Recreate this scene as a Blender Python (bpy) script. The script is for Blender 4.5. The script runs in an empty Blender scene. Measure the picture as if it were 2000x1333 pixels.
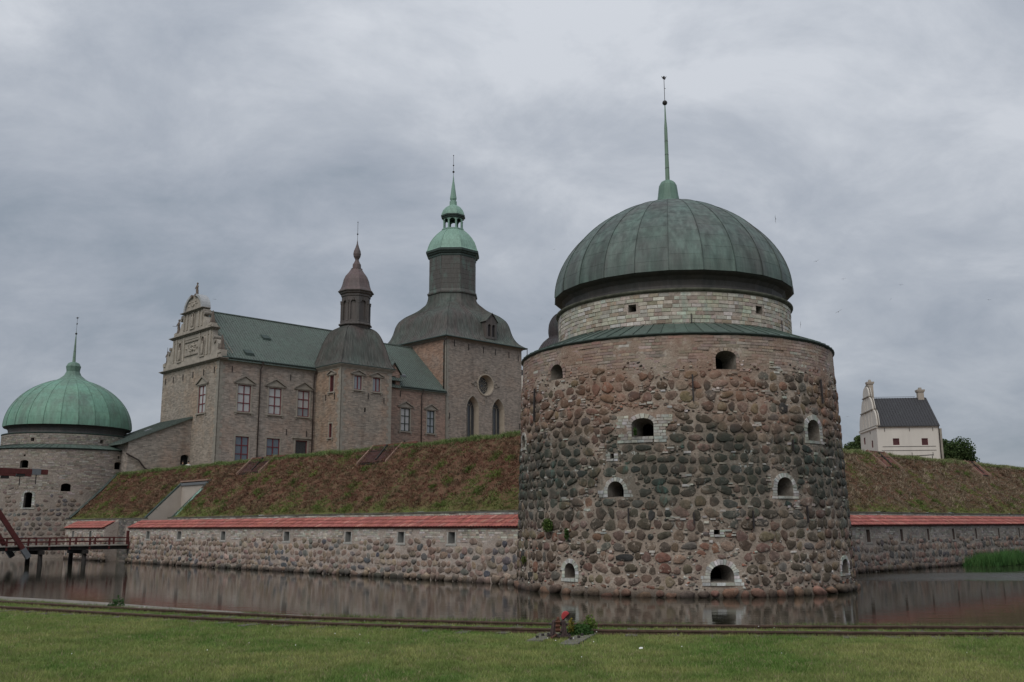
import bpy, math, random
import numpy as np
from mathutils import Vector, Matrix, noise as mnoise
random.seed(7)
RNG = np.random.default_rng(11)
sc = bpy.context.scene
COL = sc.collection
R = math.radians
PI = math.pi

# ------------------------------------------------------------------ camera
cam_d = bpy.data.cameras.new('camera')
cam = bpy.data.objects.new('camera', cam_d); COL.objects.link(cam)
cam.location = (0, 0, 2.65)
PITCH, ROLL = math.atan(361 / 1900), .004
cam.rotation_mode = 'QUATERNION'
cam.rotation_quaternion = (Matrix.Rotation(R(90) + PITCH, 4, 'X') @ Matrix.Rotation(-ROLL, 4, 'Z')).to_quaternion()
cam_d.sensor_width = 36; cam_d.lens = 36 * 1900 / 2000
cam_d.clip_start = .1; cam_d.clip_end = 3000
sc.camera = cam

# ------------------------------------------------------------------ sky: Nishita daylight behind a procedural overcast
world = bpy.data.worlds.new('World'); sc.world = world; world.use_nodes = True
nt = world.node_tree; nt.nodes.clear()
SUN_EL, SUN_AZ = R(46), R(202)
def W(t, **k):
    n = nt.nodes.new(t)
    for a, b in k.items(): setattr(n, a, b)
    return n
def wmath(op, a, b=None, clamp=False):
    n = W('ShaderNodeMath', operation=op, use_clamp=clamp)
    for i, q in enumerate((a, b)):
        if q is None: continue
        if isinstance(q, (int, float)): n.inputs[i].default_value = q
        else: nt.links.new(q, n.inputs[i])
    return n.outputs[0]
sky = W('ShaderNodeTexSky', sky_type='NISHITA', sun_disc=False, sun_elevation=SUN_EL, sun_rotation=SUN_AZ)
tc = W('ShaderNodeTexCoord'); sep = W('ShaderNodeSeparateXYZ'); nt.links.new(tc.outputs['Generated'], sep.inputs[0])
zz = wmath('ADD', wmath('MAXIMUM', sep.outputs[2], 0.0), .52)
cmb = W('ShaderNodeCombineXYZ')
nt.links.new(wmath('DIVIDE', sep.outputs[0], zz), cmb.inputs[0]); nt.links.new(wmath('DIVIDE', sep.outputs[1], zz), cmb.inputs[1])
cmb.inputs[2].default_value = 3.7
mp_ = W('ShaderNodeMapping'); mp_.inputs['Rotation'].default_value = (0, 0, R(-28)); mp_.inputs['Scale'].default_value = (1.7, 2.3, 1); mp_.inputs['Location'].default_value = (3.1, 1.4, 0)
nt.links.new(cmb.outputs[0], mp_.inputs[0])
n1 = W('ShaderNodeTexNoise'); n1.inputs['Scale'].default_value = .80; n1.inputs['Detail'].default_value = 6; n1.inputs['Roughness'].default_value = .50; n1.inputs['Distortion'].default_value = .5
n2 = W('ShaderNodeTexNoise'); n2.inputs['Scale'].default_value = 2.6; n2.inputs['Detail'].default_value = 8; n2.inputs['Roughness'].default_value = .62; n2.inputs['Distortion'].default_value = .3
nt.links.new(mp_.outputs[0], n1.inputs['Vector']); nt.links.new(mp_.outputs[0], n2.inputs['Vector'])
f = wmath('ADD', wmath('MULTIPLY', n1.outputs[0], .58), wmath('MULTIPLY', n2.outputs[0], .42))
rp = W('ShaderNodeValToRGB'); nt.links.new(f, rp.inputs[0])
els = rp.color_ramp.elements
els[0].position = .38; els[0].color = (.300, .345, .405, 1)
els[1].position = .63; els[1].color = (.620, .650, .700, 1)
e = els.new(.455); e.color = (.380, .418, .480, 1)
e = els.new(.535); e.color = (.470, .505, .562, 1)
SKY_GAIN = 10.0
sc1 = W('ShaderNodeVectorMath', operation='SCALE'); nt.links.new(wmath('MULTIPLY', wmath('ADD', wmath('MULTIPLY', wmath('MAXIMUM', sep.outputs[2], 0.0), .55), .86), SKY_GAIN * .94), sc1.inputs[3])   # an overcast sky brightens towards the zenith
nt.links.new(rp.outputs[0], sc1.inputs[0])
mx = W('ShaderNodeMix', data_type='RGBA'); mx.inputs[0].default_value = .94
nt.links.new(sky.outputs[0], mx.inputs[6]); nt.links.new(sc1.outputs[0], mx.inputs[7])
bg = W('ShaderNodeBackground'); bg.inputs[1].default_value = .10
nt.links.new(mx.outputs[2], bg.inputs[0])
wo = W('ShaderNodeOutputWorld'); nt.links.new(bg.outputs[0], wo.inputs[0])

sun_d = bpy.data.lights.new('sun', 'SUN'); sun_d.energy = 1.5; sun_d.angle = R(40); sun_d.color = (1, .95, .88)
sun = bpy.data.objects.new('sun', sun_d); COL.objects.link(sun)
sdir = Vector((math.sin(SUN_AZ) * math.cos(SUN_EL), math.cos(SUN_AZ) * math.cos(SUN_EL), math.sin(SUN_EL)))
sun.rotation_euler = sdir.to_track_quat('Z', 'Y').to_euler(); sun.location = sdir * 300
sc.view_settings.view_transform = 'Standard'; sc.view_settings.look = 'None'
sc.view_settings.exposure = 0; sc.view_settings.gamma = 1; sc.view_settings.use_curve_mapping = False
sc.render.engine = 'CYCLES'
sc.cycles.use_denoising = True; sc.cycles.max_bounces = 5; sc.cycles.diffuse_bounces = 3

# ------------------------------------------------------------------ frames: the fort's own axes, u along the palace front, v behind it
P0 = Vector((-28.2866, 92.7840, 0)); ROT = R(44)
FM = Matrix.Translation(P0) @ Matrix.Rotation(ROT, 4, 'Z')
def fort(u, v, z=0): return FM @ Vector((u, v, z))

# ------------------------------------------------------------------ mesh builder
class M:
    def __init__(s): s.v = []; s.f = []; s.c = []
    def add(s, vs, fs, col=None):
        o = len(s.v); s.v += [tuple(p) for p in vs]; s.f += [tuple(o + i for i in f) for f in fs]
        if col is not None: s.c += [col] * len(vs)
        return s
    def hexa(s, p, col=None):   # p: 4 bottom, 4 top
        return s.add(p, [(3, 2, 1, 0), (4, 5, 6, 7), (0, 1, 5, 4), (1, 2, 6, 5), (2, 3, 7, 6), (3, 0, 4, 7)], col)
    def box(s, x0, x1, y0, y1, z0, z1):
        return s.hexa([(x0, y0, z0), (x1, y0, z0), (x1, y1, z0), (x0, y1, z0), (x0, y0, z1), (x1, y0, z1), (x1, y1, z1), (x0, y1, z1)])
    def bar(s, a, b, w, h=None, up=(0, 0, 1)):
        a = Vector(a); b = Vector(b); h = h or w; d = (b - a).normalized(); x = d.cross(Vector(up))
        if x.length < 1e-4: x = d.cross(Vector((0, 1, 0)))
        x.normalize(); y = x.cross(d); x *= w / 2; y *= h / 2
        return s.hexa([a - x - y, a + x - y, a + x + y, a - x + y, b - x - y, b + x - y, b + x + y, b - x + y])
    def tube(s, pts, rad, n=8, cap=True):
        pts = [Vector(p) for p in pts]; k = len(pts); rs = rad if isinstance(rad, (list, tuple)) else [rad] * k
        vs = []; x = None
        for i, p in enumerate(pts):
            d = (pts[min(i + 1, k - 1)] - pts[max(i - 1, 0)]).normalized()
            if x is None:
                x = d.cross(Vector((0, 0, 1)))
                if x.length < 1e-3: x = d.cross(Vector((0, 1, 0)))
            x = (x - d * x.dot(d)).normalized(); y = d.cross(x)
            vs += [p + (x * math.cos(2 * PI * j / n) + y * math.sin(2 * PI * j / n)) * rs[i] for j in range(n)]
        fs = [(i * n + j, i * n + (j + 1) % n, (i + 1) * n + (j + 1) % n, (i + 1) * n + j) for i in range(k - 1) for j in range(n)]
        if cap: fs += [tuple(range(n))[::-1], tuple((k - 1) * n + j for j in range(n))]
        return s.add(vs, fs)
    def lathe(s, prof, n, cx=0, cy=0, ph=0, a0=None, a1=None):
        full = a0 is None; a0 = 0 if full else a0; a1 = 2 * PI if full else a1
        m = n if full else n + 1
        vs = [(cx + r * math.sin(ph + a0 + (a1 - a0) * j / n), cy - r * math.cos(ph + a0 + (a1 - a0) * j / n), z) for r, z in prof for j in range(m)]
        fs = [(i * m + j, i * m + (j + 1) % m, (i + 1) * m + (j + 1) % m, (i + 1) * m + j) for i in range(len(prof) - 1) for j in range(n)]
        return s.add(vs, fs)
    def ball(s, c, r, n=10, sz=1):
        prof = [(r * math.sin(PI * k / 6) + 1e-4, c[2] - r * sz * math.cos(PI * k / 6)) for k in range(7)]
        return s.lathe(prof, n, c[0], c[1])
    def loft(s, rings, close=True):
        n = len(rings[0]); vs = [p for r in rings for p in r]
        fs = [(i * n + j, i * n + (j + 1) % n, (i + 1) * n + (j + 1) % n, (i + 1) * n + j) for i in range(len(rings) - 1) for j in range(n if close else n - 1)]
        return s.add(vs, fs)

def tag(o, label=None, cat=None, group=None, kind=None):
    if label: o['label'] = label
    if cat: o['category'] = cat
    if group: o['group'] = group
    if kind: o['kind'] = kind
    return o

def mesh_from(m, name, off=(0, 0, 0), smooth=False, mats=None):
    me = bpy.data.meshes.new(name)
    V = np.asarray(m.v, dtype=float) - np.array(off) if len(m.v) else np.zeros((0, 3))
    me.from_pydata(V.tolist(), [], m.f)
    if m.c:
        at = me.color_attributes.new('Col', 'FLOAT_COLOR', 'POINT')
        arr = np.ones((len(m.v), 4), dtype=np.float32); arr[:, :3] = np.array(m.c)
        at.data.foreach_set('color', arr.ravel())
    if smooth: me.polygons.foreach_set('use_smooth', [True] * len(me.polygons))
    if mats: me.materials.append(mats)
    me.update()
    return me

def np_mesh(name, V, F, C=None, mat=None, smooth=False):
    """V (n,3), F (m,k) as numpy: the quick way for stuff"""
    me = bpy.data.meshes.new(name); k = F.shape[1]
    me.vertices.add(len(V)); me.vertices.foreach_set('co', V.astype(np.float32).ravel())
    me.loops.add(F.size); me.loops.foreach_set('vertex_index', F.astype(np.int32).ravel())
    me.polygons.add(len(F)); me.polygons.foreach_set('loop_start', np.arange(0, F.size, k, dtype=np.int32))
    me.update(calc_edges=True)
    if C is not None:
        at = me.color_attributes.new('Col', 'FLOAT_COLOR', 'POINT')
        arr = np.ones((len(V), 4), dtype=np.float32); arr[:, :3] = C
        at.data.foreach_set('color', arr.ravel())
    if smooth: me.polygons.foreach_set('use_smooth', [True] * len(me.polygons))
    if mat: me.materials.append(mat)
    return me

class Thing:
    """an Empty at the thing's base; its parts are built in fort (or world) coordinates and stored relative to it"""
    def __init__(s, name, label, cat, at, group=None, rot=ROT, world=False):
        s.off = np.array(at, float)
        o = bpy.data.objects.new(name, None); COL.objects.link(o); s.o = o
        if world: o.location = at; s.rot = 0
        else: o.location = fort(*at); o.rotation_euler = (0, 0, ROT)
        o.empty_display_size = .5
        s.W = Matrix.Translation(o.location) @ (Matrix.Identity(4) if world else Matrix.Rotation(ROT, 4, 'Z'))
        tag(o, label, cat, group)
    def part(s, name, m, mat, parent=None, smooth=False, kind=None, label=None):
        o = bpy.data.objects.new(name, mesh_from(m, name, s.off, smooth, mat)); COL.objects.link(o)
        o.parent = parent or s.o
        return tag(o, label, kind=kind)

def struct(name, m, mat, smooth=False, fortframe=False, kind='structure'):
    o = bpy.data.objects.new(name, mesh_from(m, name, (0, 0, 0), smooth, mat)); COL.objects.link(o)
    if fortframe: o.matrix_world = FM
    return tag(o, kind=kind)

# ------------------------------------------------------------------ materials
class NT:
    def __init__(s, name):
        s.m = bpy.data.materials.new(name); s.m.use_nodes = True; s.t = s.m.node_tree; s.t.nodes.clear()
        s.out = s.n('ShaderNodeOutputMaterial'); s.b = s.n('ShaderNodeBsdfPrincipled'); s.l(s.b.outputs[0], s.out.inputs[0])
        s._p = None; s._o = None
    def n(s, t, **k):
        x = s.t.nodes.new(t)
        for a, b in k.items(): setattr(x, a, b)
        return x
    def l(s, a, b): s.t.links.new(a, b)
    def put(s, sock, v):
        if isinstance(v, (int, float)): sock.default_value = v
        elif isinstance(v, tuple): sock.default_value = v if len(v) != 3 or sock.type == 'VECTOR' else v + (1,)
        else: s.l(v, sock)
    @property
    def P(s):
        if not s._p: s._p = s.n('ShaderNodeNewGeometry').outputs['Position']
        return s._p
    @property
    def O(s):
        if not s._o: s._o = s.n('ShaderNodeTexCoord').outputs['Object']
        return s._o
    def scl(s, v, sc_, rot=(0, 0, 0)):
        x = s.n('ShaderNodeMapping'); s.l(v, x.inputs[0]); x.inputs['Scale'].default_value = sc_; x.inputs['Rotation'].default_value = rot
        return x.outputs[0]
    def noise(s, scale, detail=4, vec=None, rough=.55, dist=0):
        x = s.n('ShaderNodeTexNoise'); s.l(vec if vec is not None else s.P, x.inputs['Vector'])
        x.inputs['Scale'].default_value = scale; x.inputs['Detail'].default_value = detail; x.inputs['Roughness'].default_value = rough
        x.inputs['Distortion'].default_value = dist
        return x.outputs[0]
    def ramp(s, f, *st):
        x = s.n('ShaderNodeValToRGB'); s.put(x.inputs[0], f); e = x.color_ramp.elements
        def c4(c): return (c, c, c, 1) if isinstance(c, (int, float)) else tuple(c) + (1,)
        e[0].position = st[0][0]; e[0].color = c4(st[0][1]); e[1].position = st[-1][0]; e[1].color = c4(st[-1][1])
        for p, c in st[1:-1]: q = e.new(p); q.color = c4(c)
        return x.outputs[0]
    def mix(s, f, a, b, mode='MIX'):
        x = s.n('ShaderNodeMix', data_type='RGBA', blend_type=mode); s.put(x.inputs[0], f)
        s.put(x.inputs[6], a); s.put(x.inputs[7], b)
        return x.outputs[2]
    def math(s, op, a, b=0.0, clamp=False):
        x = s.n('ShaderNodeMath', operation=op, use_clamp=clamp); s.put(x.inputs[0], a); s.put(x.inputs[1], b)
        return x.outputs[0]
    def sep(s, v):
        x = s.n('ShaderNodeSeparateXYZ'); s.l(v, x.inputs[0]); return x.outputs
    def comb(s, a, b, c=0.0):
        x = s.n('ShaderNodeCombineXYZ'); s.put(x.inputs[0], a); s.put(x.inputs[1], b); s.put(x.inputs[2], c); return x.outputs[0]
    def bump(s, h, strength=.5, dist=.02, prev=None):
        x = s.n('ShaderNodeBump'); x.inputs['Strength'].default_value = strength; x.inputs['Distance'].default_value = dist
        s.l(h, x.inputs['Height'])
        if prev is not None: s.l(prev, x.inputs['Normal'])
        return x.outputs[0]
    def done(s, col, rough=.85, norm=None, metal=0, spec=.3):
        s.put(s.b.inputs['Base Color'], col); s.put(s.b.inputs['Roughness'], rough); s.b.inputs['Metallic'].default_value = metal
        s.b.inputs['Specular IOR Level'].default_value = spec
        if norm is not None: s.l(norm, s.b.inputs['Normal'])
        return s.m
    def src(s, kind):
        """piece colour: from the object's own colour, or from the stuff mesh's vertex colour"""
        if kind == 'obj': return s.n('ShaderNodeObjectInfo').outputs['Color']
        x = s.n('ShaderNodeAttribute', attribute_name='Col'); return x.outputs['Color']

def plain(name, col, rough=.7, var=.25, sc_=3, bump=.2, metal=0, streak=False, spec=.3):
    q = NT(name); v = q.scl(q.P, (1, 1, .15)) if streak else q.P
    f = q.noise(sc_, 5, v); c = q.mix(1.0, q.ramp(f, (.3, 1 - var), (.7, 1 + var)), tuple(col), 'MULTIPLY')
    return q.done(c, rough, q.bump(q.noise(sc_ * 9, 4), bump, .02), metal, spec)

TC = Vector((7.5, 44.48, 0))       # main tower centre
def tower_stain(q, col, amt=1.0, lime=1.0):
    """copper water and moss that ran down the big tower: dark green belt at mid height with ragged vertical tongues, limewash drips"""
    x, y, z = q.sep(q.P)
    ang = q.math('ARCTAN2', q.math('SUBTRACT', x, TC.x), q.math('SUBTRACT', TC.y, y))
    v = q.comb(q.math('MULTIPLY', ang, 7.2), q.math('MULTIPLY', z, .35), 0.0)
    tong = q.math('ADD', q.math('MULTIPLY', q.noise(.55, 5, v, .6), .7), q.math('MULTIPLY', q.noise(2.2, 5, v, .7), .3))
    belt = q.math('MULTIPLY', q.ramp(q.math('DIVIDE', z, 12.0), (.16, 0.0), (.34, 1.0), (.49, 1.0), (.60, .0)), 1.0)
    msk = q.math('MULTIPLY', q.ramp(tong, (.37, 0.0), (.52, 1.0)), belt)
    c = q.mix(q.math('MULTIPLY', msk, .80 * amt), col, (.034, .044, .036))
    g = q.math('MULTIPLY', q.math('MULTIPLY', q.ramp(q.noise(1.3, 6, v, .7), (.58, 0.0), (.66, 1.0)), msk), .35 * amt)
    c = q.mix(g, c, (.10, .24, .20))
    w = q.math('MULTIPLY', q.ramp(q.noise(2.8, 6, q.comb(q.math('MULTIPLY', ang, 7.2), q.math('MULTIPLY', z, .5), 2.0), .75), (.62, 0.0), (.66, 1.0)), belt)
    c = q.mix(q.math('MULTIPLY', w, .6 * lime), c, (.46, .48, .45))
    red = q.math('MULTIPLY', q.ramp(q.math('DIVIDE', z, 12.0), (.48, 0.0), (.60, 1.0)), q.ramp(q.noise(.45, 5, None, .65), (.42, 0.0), (.58, 1.0)))
    c = q.mix(q.math('MULTIPLY', red, .38), c, (.26, .125, .080))      # iron-red patches in the upper masonry
    wet = q.ramp(q.math('DIVIDE', z, 12.0), (.0, .22), (.012, .5), (.03, 1.0))
    return q.mix(1.0, c, wet, 'MULTIPLY')

def boulder_mat(name, kind, stain, smeared=True):
    q = NT(name); c = q.src(kind)
    rnd = q.n('ShaderNodeObjectInfo').outputs['Random']
    m = q.noise(5.5, 6, None, .65)
    c = q.mix(1.0, c, q.ramp(m, (.28, .55), (.5, 1.0), (.74, 1.55)), 'MULTIPLY')
    sp = q.noise(38, 3, None, .6)
    c = q.mix(.55, c, q.ramp(sp, (.35, .6), (.65, 1.45)), 'MULTIPLY')
    lich = q.ramp(q.noise(3.1, 6, None, .7), (.60, 0.0), (.68, .45))
    c = q.mix(lich, c, (.30, .28, .24))
    # pointing mortar smeared over parts of the stones
    smear = 0.0 if not smeared else q.ramp(q.noise(3.4, 6, q.scl(q.P, (1, 1, 1.3)), .72), (.575, 0.0), (.625, .9 if stain else .5))
    c = q.mix(smear, c, (.34, .282, .232) if stain else (.34, .29, .25))
    if stain: c = tower_stain(q, c, 1.0, .7)
    else:
        z = q.sep(q.P)[2]; c = q.mix(1.0, c, q.ramp(q.math('DIVIDE', z, 10.0), (.0, .3), (.025, 1.0)), 'MULTIPLY')
    b = q.bump(q.noise(9, 5), .6, .05); b = q.bump(sp, .35, .01, b)
    return q.done(c, .82, b, 0, .25)

def masonry_mat(name, c1, c2, c3, stain, bs=1.0):
    q = NT(name)
    c = q.mix(q.ramp(q.noise(.9 * bs, 6, None, .6), (.38, 0.0), (.62, 1.0)), tuple(c1), tuple(c2))
    c = q.mix(q.ramp(q.noise(2.7 * bs, 6, None, .7), (.56, 0.0), (.68, .8)), c, tuple(c3))
    c = q.mix(.7, c, q.ramp(q.noise(14 * bs, 5, None, .7), (.3, .62), (.7, 1.35)), 'MULTIPLY')
    if stain: c = tower_stain(q, c, .66, 1.7)
    b = q.bump(q.noise(6 * bs, 6, None, .7), .8, .08); b = q.bump(q.noise(30 * bs, 4), .5, .015, b)
    return q.done(c, .92, b, 0, .15)

def block_mat(name, kind, green=0.0, stain=False):
    q = NT(name); c = q.src(kind)
    c = q.mix(1.0, c, q.ramp(q.noise(7, 5, None, .6), (.3, .75), (.7, 1.22)), 'MULTIPLY')
    if green:
        v = q.scl(q.P, (1, 1, .12)); g = q.ramp(q.noise(1.1, 5, v, .6), (.56, 0.0), (.66, 1.0))
        c = q.mix(q.math('MULTIPLY', g, green), c, (.20, .38, .31))
    if stain: c = tower_stain(q, c, .45)
    return q.done(c, .85, q.bump(q.noise(24, 5), .5, .02), 0, .2)

def copper_mat(name, cg, cb, kind=None, seam=0, f0=.42, f1=.62, scale=1.0, streaks=False):
    q = NT(name)
    v = q.scl(q.P, (1.0, 1.0, .18)); a = q.noise(.9 * scale, 6, v, .62); b = q.noise(.5 * scale, 5, None, .6)
    f = q.math('ADD', q.math('MULTIPLY', a, .6), q.math('MULTIPLY', b, .4))
    c = q.mix(q.ramp(f, (f0, 0.0), (f1, 1.0)), tuple(cg), tuple(cb))
    c = q.mix(.8, c, q.ramp(q.noise(5 * scale, 5, v, .7), (.3, .72), (.7, 1.28)), 'MULTIPLY')
    if streaks: c = q.mix(.9, c, q.ramp(q.noise(4.5, 3, q.scl(q.P, (1, 1, .04)), .4), (.38, .80), (.62, 1.20)), 'MULTIPLY')
    if kind: c = q.mix(1.0, c, q.src(kind), 'MULTIPLY')
    return q.done(c, .62, q.bump(q.noise(2.2, 3), .25, .04), 0, .35)

def ashlar_mat(name, base, warm, dark, patch=.5, bw=.42, bh=.115):
    """coursed limestone and brick of the palace: too far off to tell single blocks apart"""
    q = NT(name); x, y, z = q.sep(q.O)
    w = q.noise(1.2, 3, q.O)
    vec = q.comb(q.math('ADD', x, y), q.math('ADD', z, q.math('MULTIPLY', w, .08)), 0.0)
    bt = q.n('ShaderNodeTexBrick'); q.l(vec, bt.inputs['Vector']); bt.inputs['Scale'].default_value = 1
    bt.inputs['Brick Width'].default_value = bw; bt.inputs['Row Height'].default_value = bh; bt.inputs['Mortar Size'].default_value = .011
    bt.inputs['Color1'].default_value = (.55, .55, .55, 1); bt.inputs['Color2'].default_value = (1.25, 1.22, 1.2, 1); bt.inputs['Mortar'].default_value = (1.05, 1.03, 1, 1)
    pm = q.ramp(q.math('ADD', q.math('MULTIPLY', q.noise(.16, 5, q.O, .6), .6), q.math('MULTIPLY', q.noise(.9, 5, q.O, .7), .4)), (.50 - .1 * patch, 0.0), (.62 - .08 * patch, .85))
    c = q.mix(pm, tuple(base), tuple(warm))
    hz = q.scl(q.O, (.5, .5, 6.0))
    c = q.mix(q.ramp(q.noise(1.3, 6, hz, .75), (.58, 0.0), (.68, .45)), c, tuple(dark))
    c = q.mix(.75, c, bt.outputs['Color'], 'MULTIPLY')
    c = q.mix(q.ramp(q.noise(2.3, 6, q.scl(q.O, (1, 1, 2.2)), .75), (.62, 0.0), (.70, .5)), c, (.42, .40, .36))
    c = q.mix(.8, c, q.ramp(q.noise(3.0, 6, None, .7), (.3, .70), (.7, 1.28)), 'MULTIPLY')
    st = q.ramp(q.noise(.5, 5, q.scl(q.P, (1, 1, .10)), .6), (.56, 1.0), (.72, .70))
    c = q.mix(1.0, c, st, 'MULTIPLY')
    b = q.bump(bt.outputs['Fac'], .4, -.02); b = q.bump(q.noise(9, 5), .4, .025, b)
    return q.done(c, .92, b, 0, .15)

MAT = {}
MAT['boulder_o'] = boulder_mat('boulder', 'obj', True); MAT['boulder_a'] = boulder_mat('boulder_many', 'attr', True)
MAT['stone_o'] = boulder_mat('fieldstone', 'obj', False); MAT['stone_a'] = boulder_mat('fieldstone_many', 'attr', False)
MAT['base_o'] = boulder_mat('base_boulder', 'obj', True, False); MAT['base_a'] = boulder_mat('base_boulder_many', 'attr', True, False)
MAT['mortar'] = masonry_mat('tower_mortar', (.365, .300, .245), (.290, .235, .192), (.50, .46, .40), True)
MAT['mortar2'] = masonry_mat('far_tower_mortar', (.275, .235, .200), (.215, .182, .158), (.38, .35, .31), False)
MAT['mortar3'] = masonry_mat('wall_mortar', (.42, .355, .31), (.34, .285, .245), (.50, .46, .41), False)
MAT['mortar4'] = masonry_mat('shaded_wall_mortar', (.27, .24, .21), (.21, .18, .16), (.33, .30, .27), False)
MAT['block_o'] = block_mat('limestone', 'obj', .35); MAT['block_a'] = block_mat('limestone_many', 'attr', .35)
MAT['tblock_o'] = block_mat('quoin', 'obj', 0, True); MAT['tblock_a'] = block_mat('quoin_many', 'attr', 0, True)
MAT['wblock_o'] = block_mat('rubble', 'obj'); MAT['wblock_a'] = block_mat('rubble_many', 'attr')
MAT['dome'] = copper_mat('dark_patina', (.098, .142, .124), (.088, .096, .090), 'obj', f0=.40, f1=.62, streaks=True)
MAT['dome_base'] = copper_mat('dome_joint', (.07, .085, .078), (.06, .062, .058))
MAT['dome_base2'] = copper_mat('green_dome_joint', (.075, .14, .105), (.06, .10, .08))
MAT['dome2'] = copper_mat('green_patina', (.150, .285, .215), (.125, .175, .145), 'obj', f0=.42, f1=.66)
MAT['cove'] = copper_mat('brown_copper', (.075, .064, .060), (.055, .056, .055))
MAT['knob'] = copper_mat('knob_copper', (.15, .245, .195), (.11, .17, .14))
MAT['spire'] = copper_mat('spire_copper', (.19, .28, .21), (.14, .20, .16))
MAT['verd'] = copper_mat('verdigris', (.215, .345, .280), (.165, .25, .205), f0=.45, f1=.75)
MAT['seam_green'] = copper_mat('seam_green', (.112, .145, .126), (.104, .122, .110), f0=.4, f1=.62)
MAT['seam_panel'] = copper_mat('seam_panel', (.080, .118, .098), (.070, .090, .078), 'obj', f0=.4, f1=.62)
MAT['bell'] = copper_mat('bell_roof_copper', (.090, .112, .098), (.095, .076, .070), f0=.38, f1=.62, scale=.55, streaks=True)
MAT['bell2'] = copper_mat('brown_lantern_copper', (.105, .088, .080), (.080, .074, .070), f0=.40, f1=.6)
MAT['redcopper'] = copper_mat('red_brown_copper', (.125, .088, .086), (.095, .080, .078), f0=.42, f1=.6)
MAT['octa'] = copper_mat('streaked_copper', (.085, .080, .073), (.11, .155, .135), f0=.50, f1=.66, scale=1.6)
MAT['palace'] = ashlar_mat('palace_wall', (.318, .284, .252), (.335, .258, .212), (.255, .210, .185), .3)
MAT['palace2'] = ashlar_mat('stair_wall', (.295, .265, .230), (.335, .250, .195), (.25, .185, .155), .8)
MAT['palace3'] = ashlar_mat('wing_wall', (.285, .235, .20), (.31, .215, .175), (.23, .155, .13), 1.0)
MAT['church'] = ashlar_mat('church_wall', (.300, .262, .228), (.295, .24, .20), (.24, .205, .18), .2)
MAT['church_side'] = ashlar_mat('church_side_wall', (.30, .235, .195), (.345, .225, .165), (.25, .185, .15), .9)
MAT['sandstone'] = plain('sandstone', (.290, .265, .225), .85, .18, 2)
MAT['gable'] = plain('gable_stone', (.335, .30, .255), .85, .22, 1.5)
MAT['statue'] = plain('statue_stone', (.15, .12, .10), .85, .25, 3)
MAT['iron'] = plain('dark_iron', (.035, .03, .03), .6, .2, 5)
MAT['pipe'] = plain('downpipe_copper', (.055, .042, .038), .6, .2, 4)
MAT['gutter'] = plain('gutter_copper', (.045, .065, .058), .6, .2, 4)
MAT['void'] = plain('dark_interior', (.012, .012, .012), .95, .1, 3)
MAT['redframe'] = plain('red_paint', (.15, .030, .036), .5, .12, 6)
MAT['greenframe'] = plain('green_paint', (.028, .04, .035), .5, .12, 6)
MAT['shutter'] = plain('dark_red_shutter', (.075, .028, .03), .6, .15, 6)
MAT['blind'] = plain('pane_with_blind', (.42, .42, .415), .12, .06, 2, 0, spec=.5)
MAT['glass'] = plain('blue_grey_pane', (.10, .125, .155), .08, .12, 1.2, 0, spec=.6)
MAT['leaded'] = plain('leaded_glass', (.045, .05, .055), .18, .3, 8, .3, spec=.5)
MAT['white'] = plain('lime_plaster', (.60, .565, .515), .9, .07, 1.2, .15, streak=True)
MAT['slate'] = copper_mat('black_roof', (.042, .042, .046), (.10, .12, .11), f0=.60, f1=.75, scale=1.2)
MAT['plaster'] = plain('passage_plaster', (.40, .355, .31), .9, .08, 1)
MAT['board'] = plain('rust_red_boards', (.17, .065, .052), .75, .3, 5, streak=True)
MAT['board_edge'] = plain('weathered_board_edge', (.26, .17, .13), .85, .2, 5)
MAT['bridge_red'] = plain('falu_red_beam', (.088, .022, .020), .65, .2, 4)
MAT['tarwood'] = plain('tarred_wood', (.028, .025, .023), .8, .3, 4)
MAT['plank'] = plain('grey_plank', (.24, .22, .19), .85, .2, 4)
MAT['metal'] = plain('zinc_collar', (.14, .15, .16), .5, .1, 5)
MAT['rust'] = plain('rusty_rail', (.085, .052, .038), .75, .35, 9)
MAT['oldrust'] = plain('orange_rust', (.095, .04, .024), .8, .4, 20)
MAT['leverred'] = plain('faded_red_weight', (.38, .045, .05), .6, .3, 14, .5)
MAT['sleeper'] = plain('old_sleeper', (.13, .115, .10), .9, .35, 9, .6)
MAT['kerb'] = plain('quay_stone', (.215, .195, .165), .9, .25, 2.5, .5)
MAT['coping'] = plain('mossy_coping', (.11, .11, .085), .9, .35, 3, .5)
MAT['skin'] = plain('skin', (.45, .28, .2), .6, .05, 3); MAT['shirt'] = plain('white_shirt', (.7, .7, .68), .8, .05, 3)
MAT['trousers'] = plain('dark_clothing', (.03, .03, .035), .8, .1, 3)
MAT['bird'] = plain('bird_grey', (.22, .22, .23), .8, .2, 9)
MAT['rail_tile_o'] = block_mat('clay_tile', 'obj'); MAT['rail_tile_a'] = block_mat('clay_tile_many', 'attr')

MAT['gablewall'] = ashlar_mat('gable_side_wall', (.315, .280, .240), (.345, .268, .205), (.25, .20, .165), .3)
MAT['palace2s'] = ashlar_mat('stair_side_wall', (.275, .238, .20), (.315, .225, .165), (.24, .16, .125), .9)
MAT['quoinstone'] = plain('quoin_stone', (.27, .25, .215), .9, .15, 3, .3)
MAT['glass2'] = plain('grey_pane', (.24, .26, .28), .10, .12, 2, 0, spec=.6)
MAT['gablerim'] = plain('lead_grey_rim', (.36, .37, .38), .7, .1, 3)
MAT['palereveal'] = plain('pale_reveal', (.36, .31, .25), .9, .12, 2, .3)
MAT['hatchdoor'] = plain('dark_hatch_boards', (.055, .05, .05), .8, .2, 5)
MAT['void2'] = plain('dark_louvre', (.03, .028, .03), .8, .2, 5)
MAT['slatebrown'] = copper_mat('turret_copper', (.06, .05, .052), (.045, .05, .05))
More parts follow.
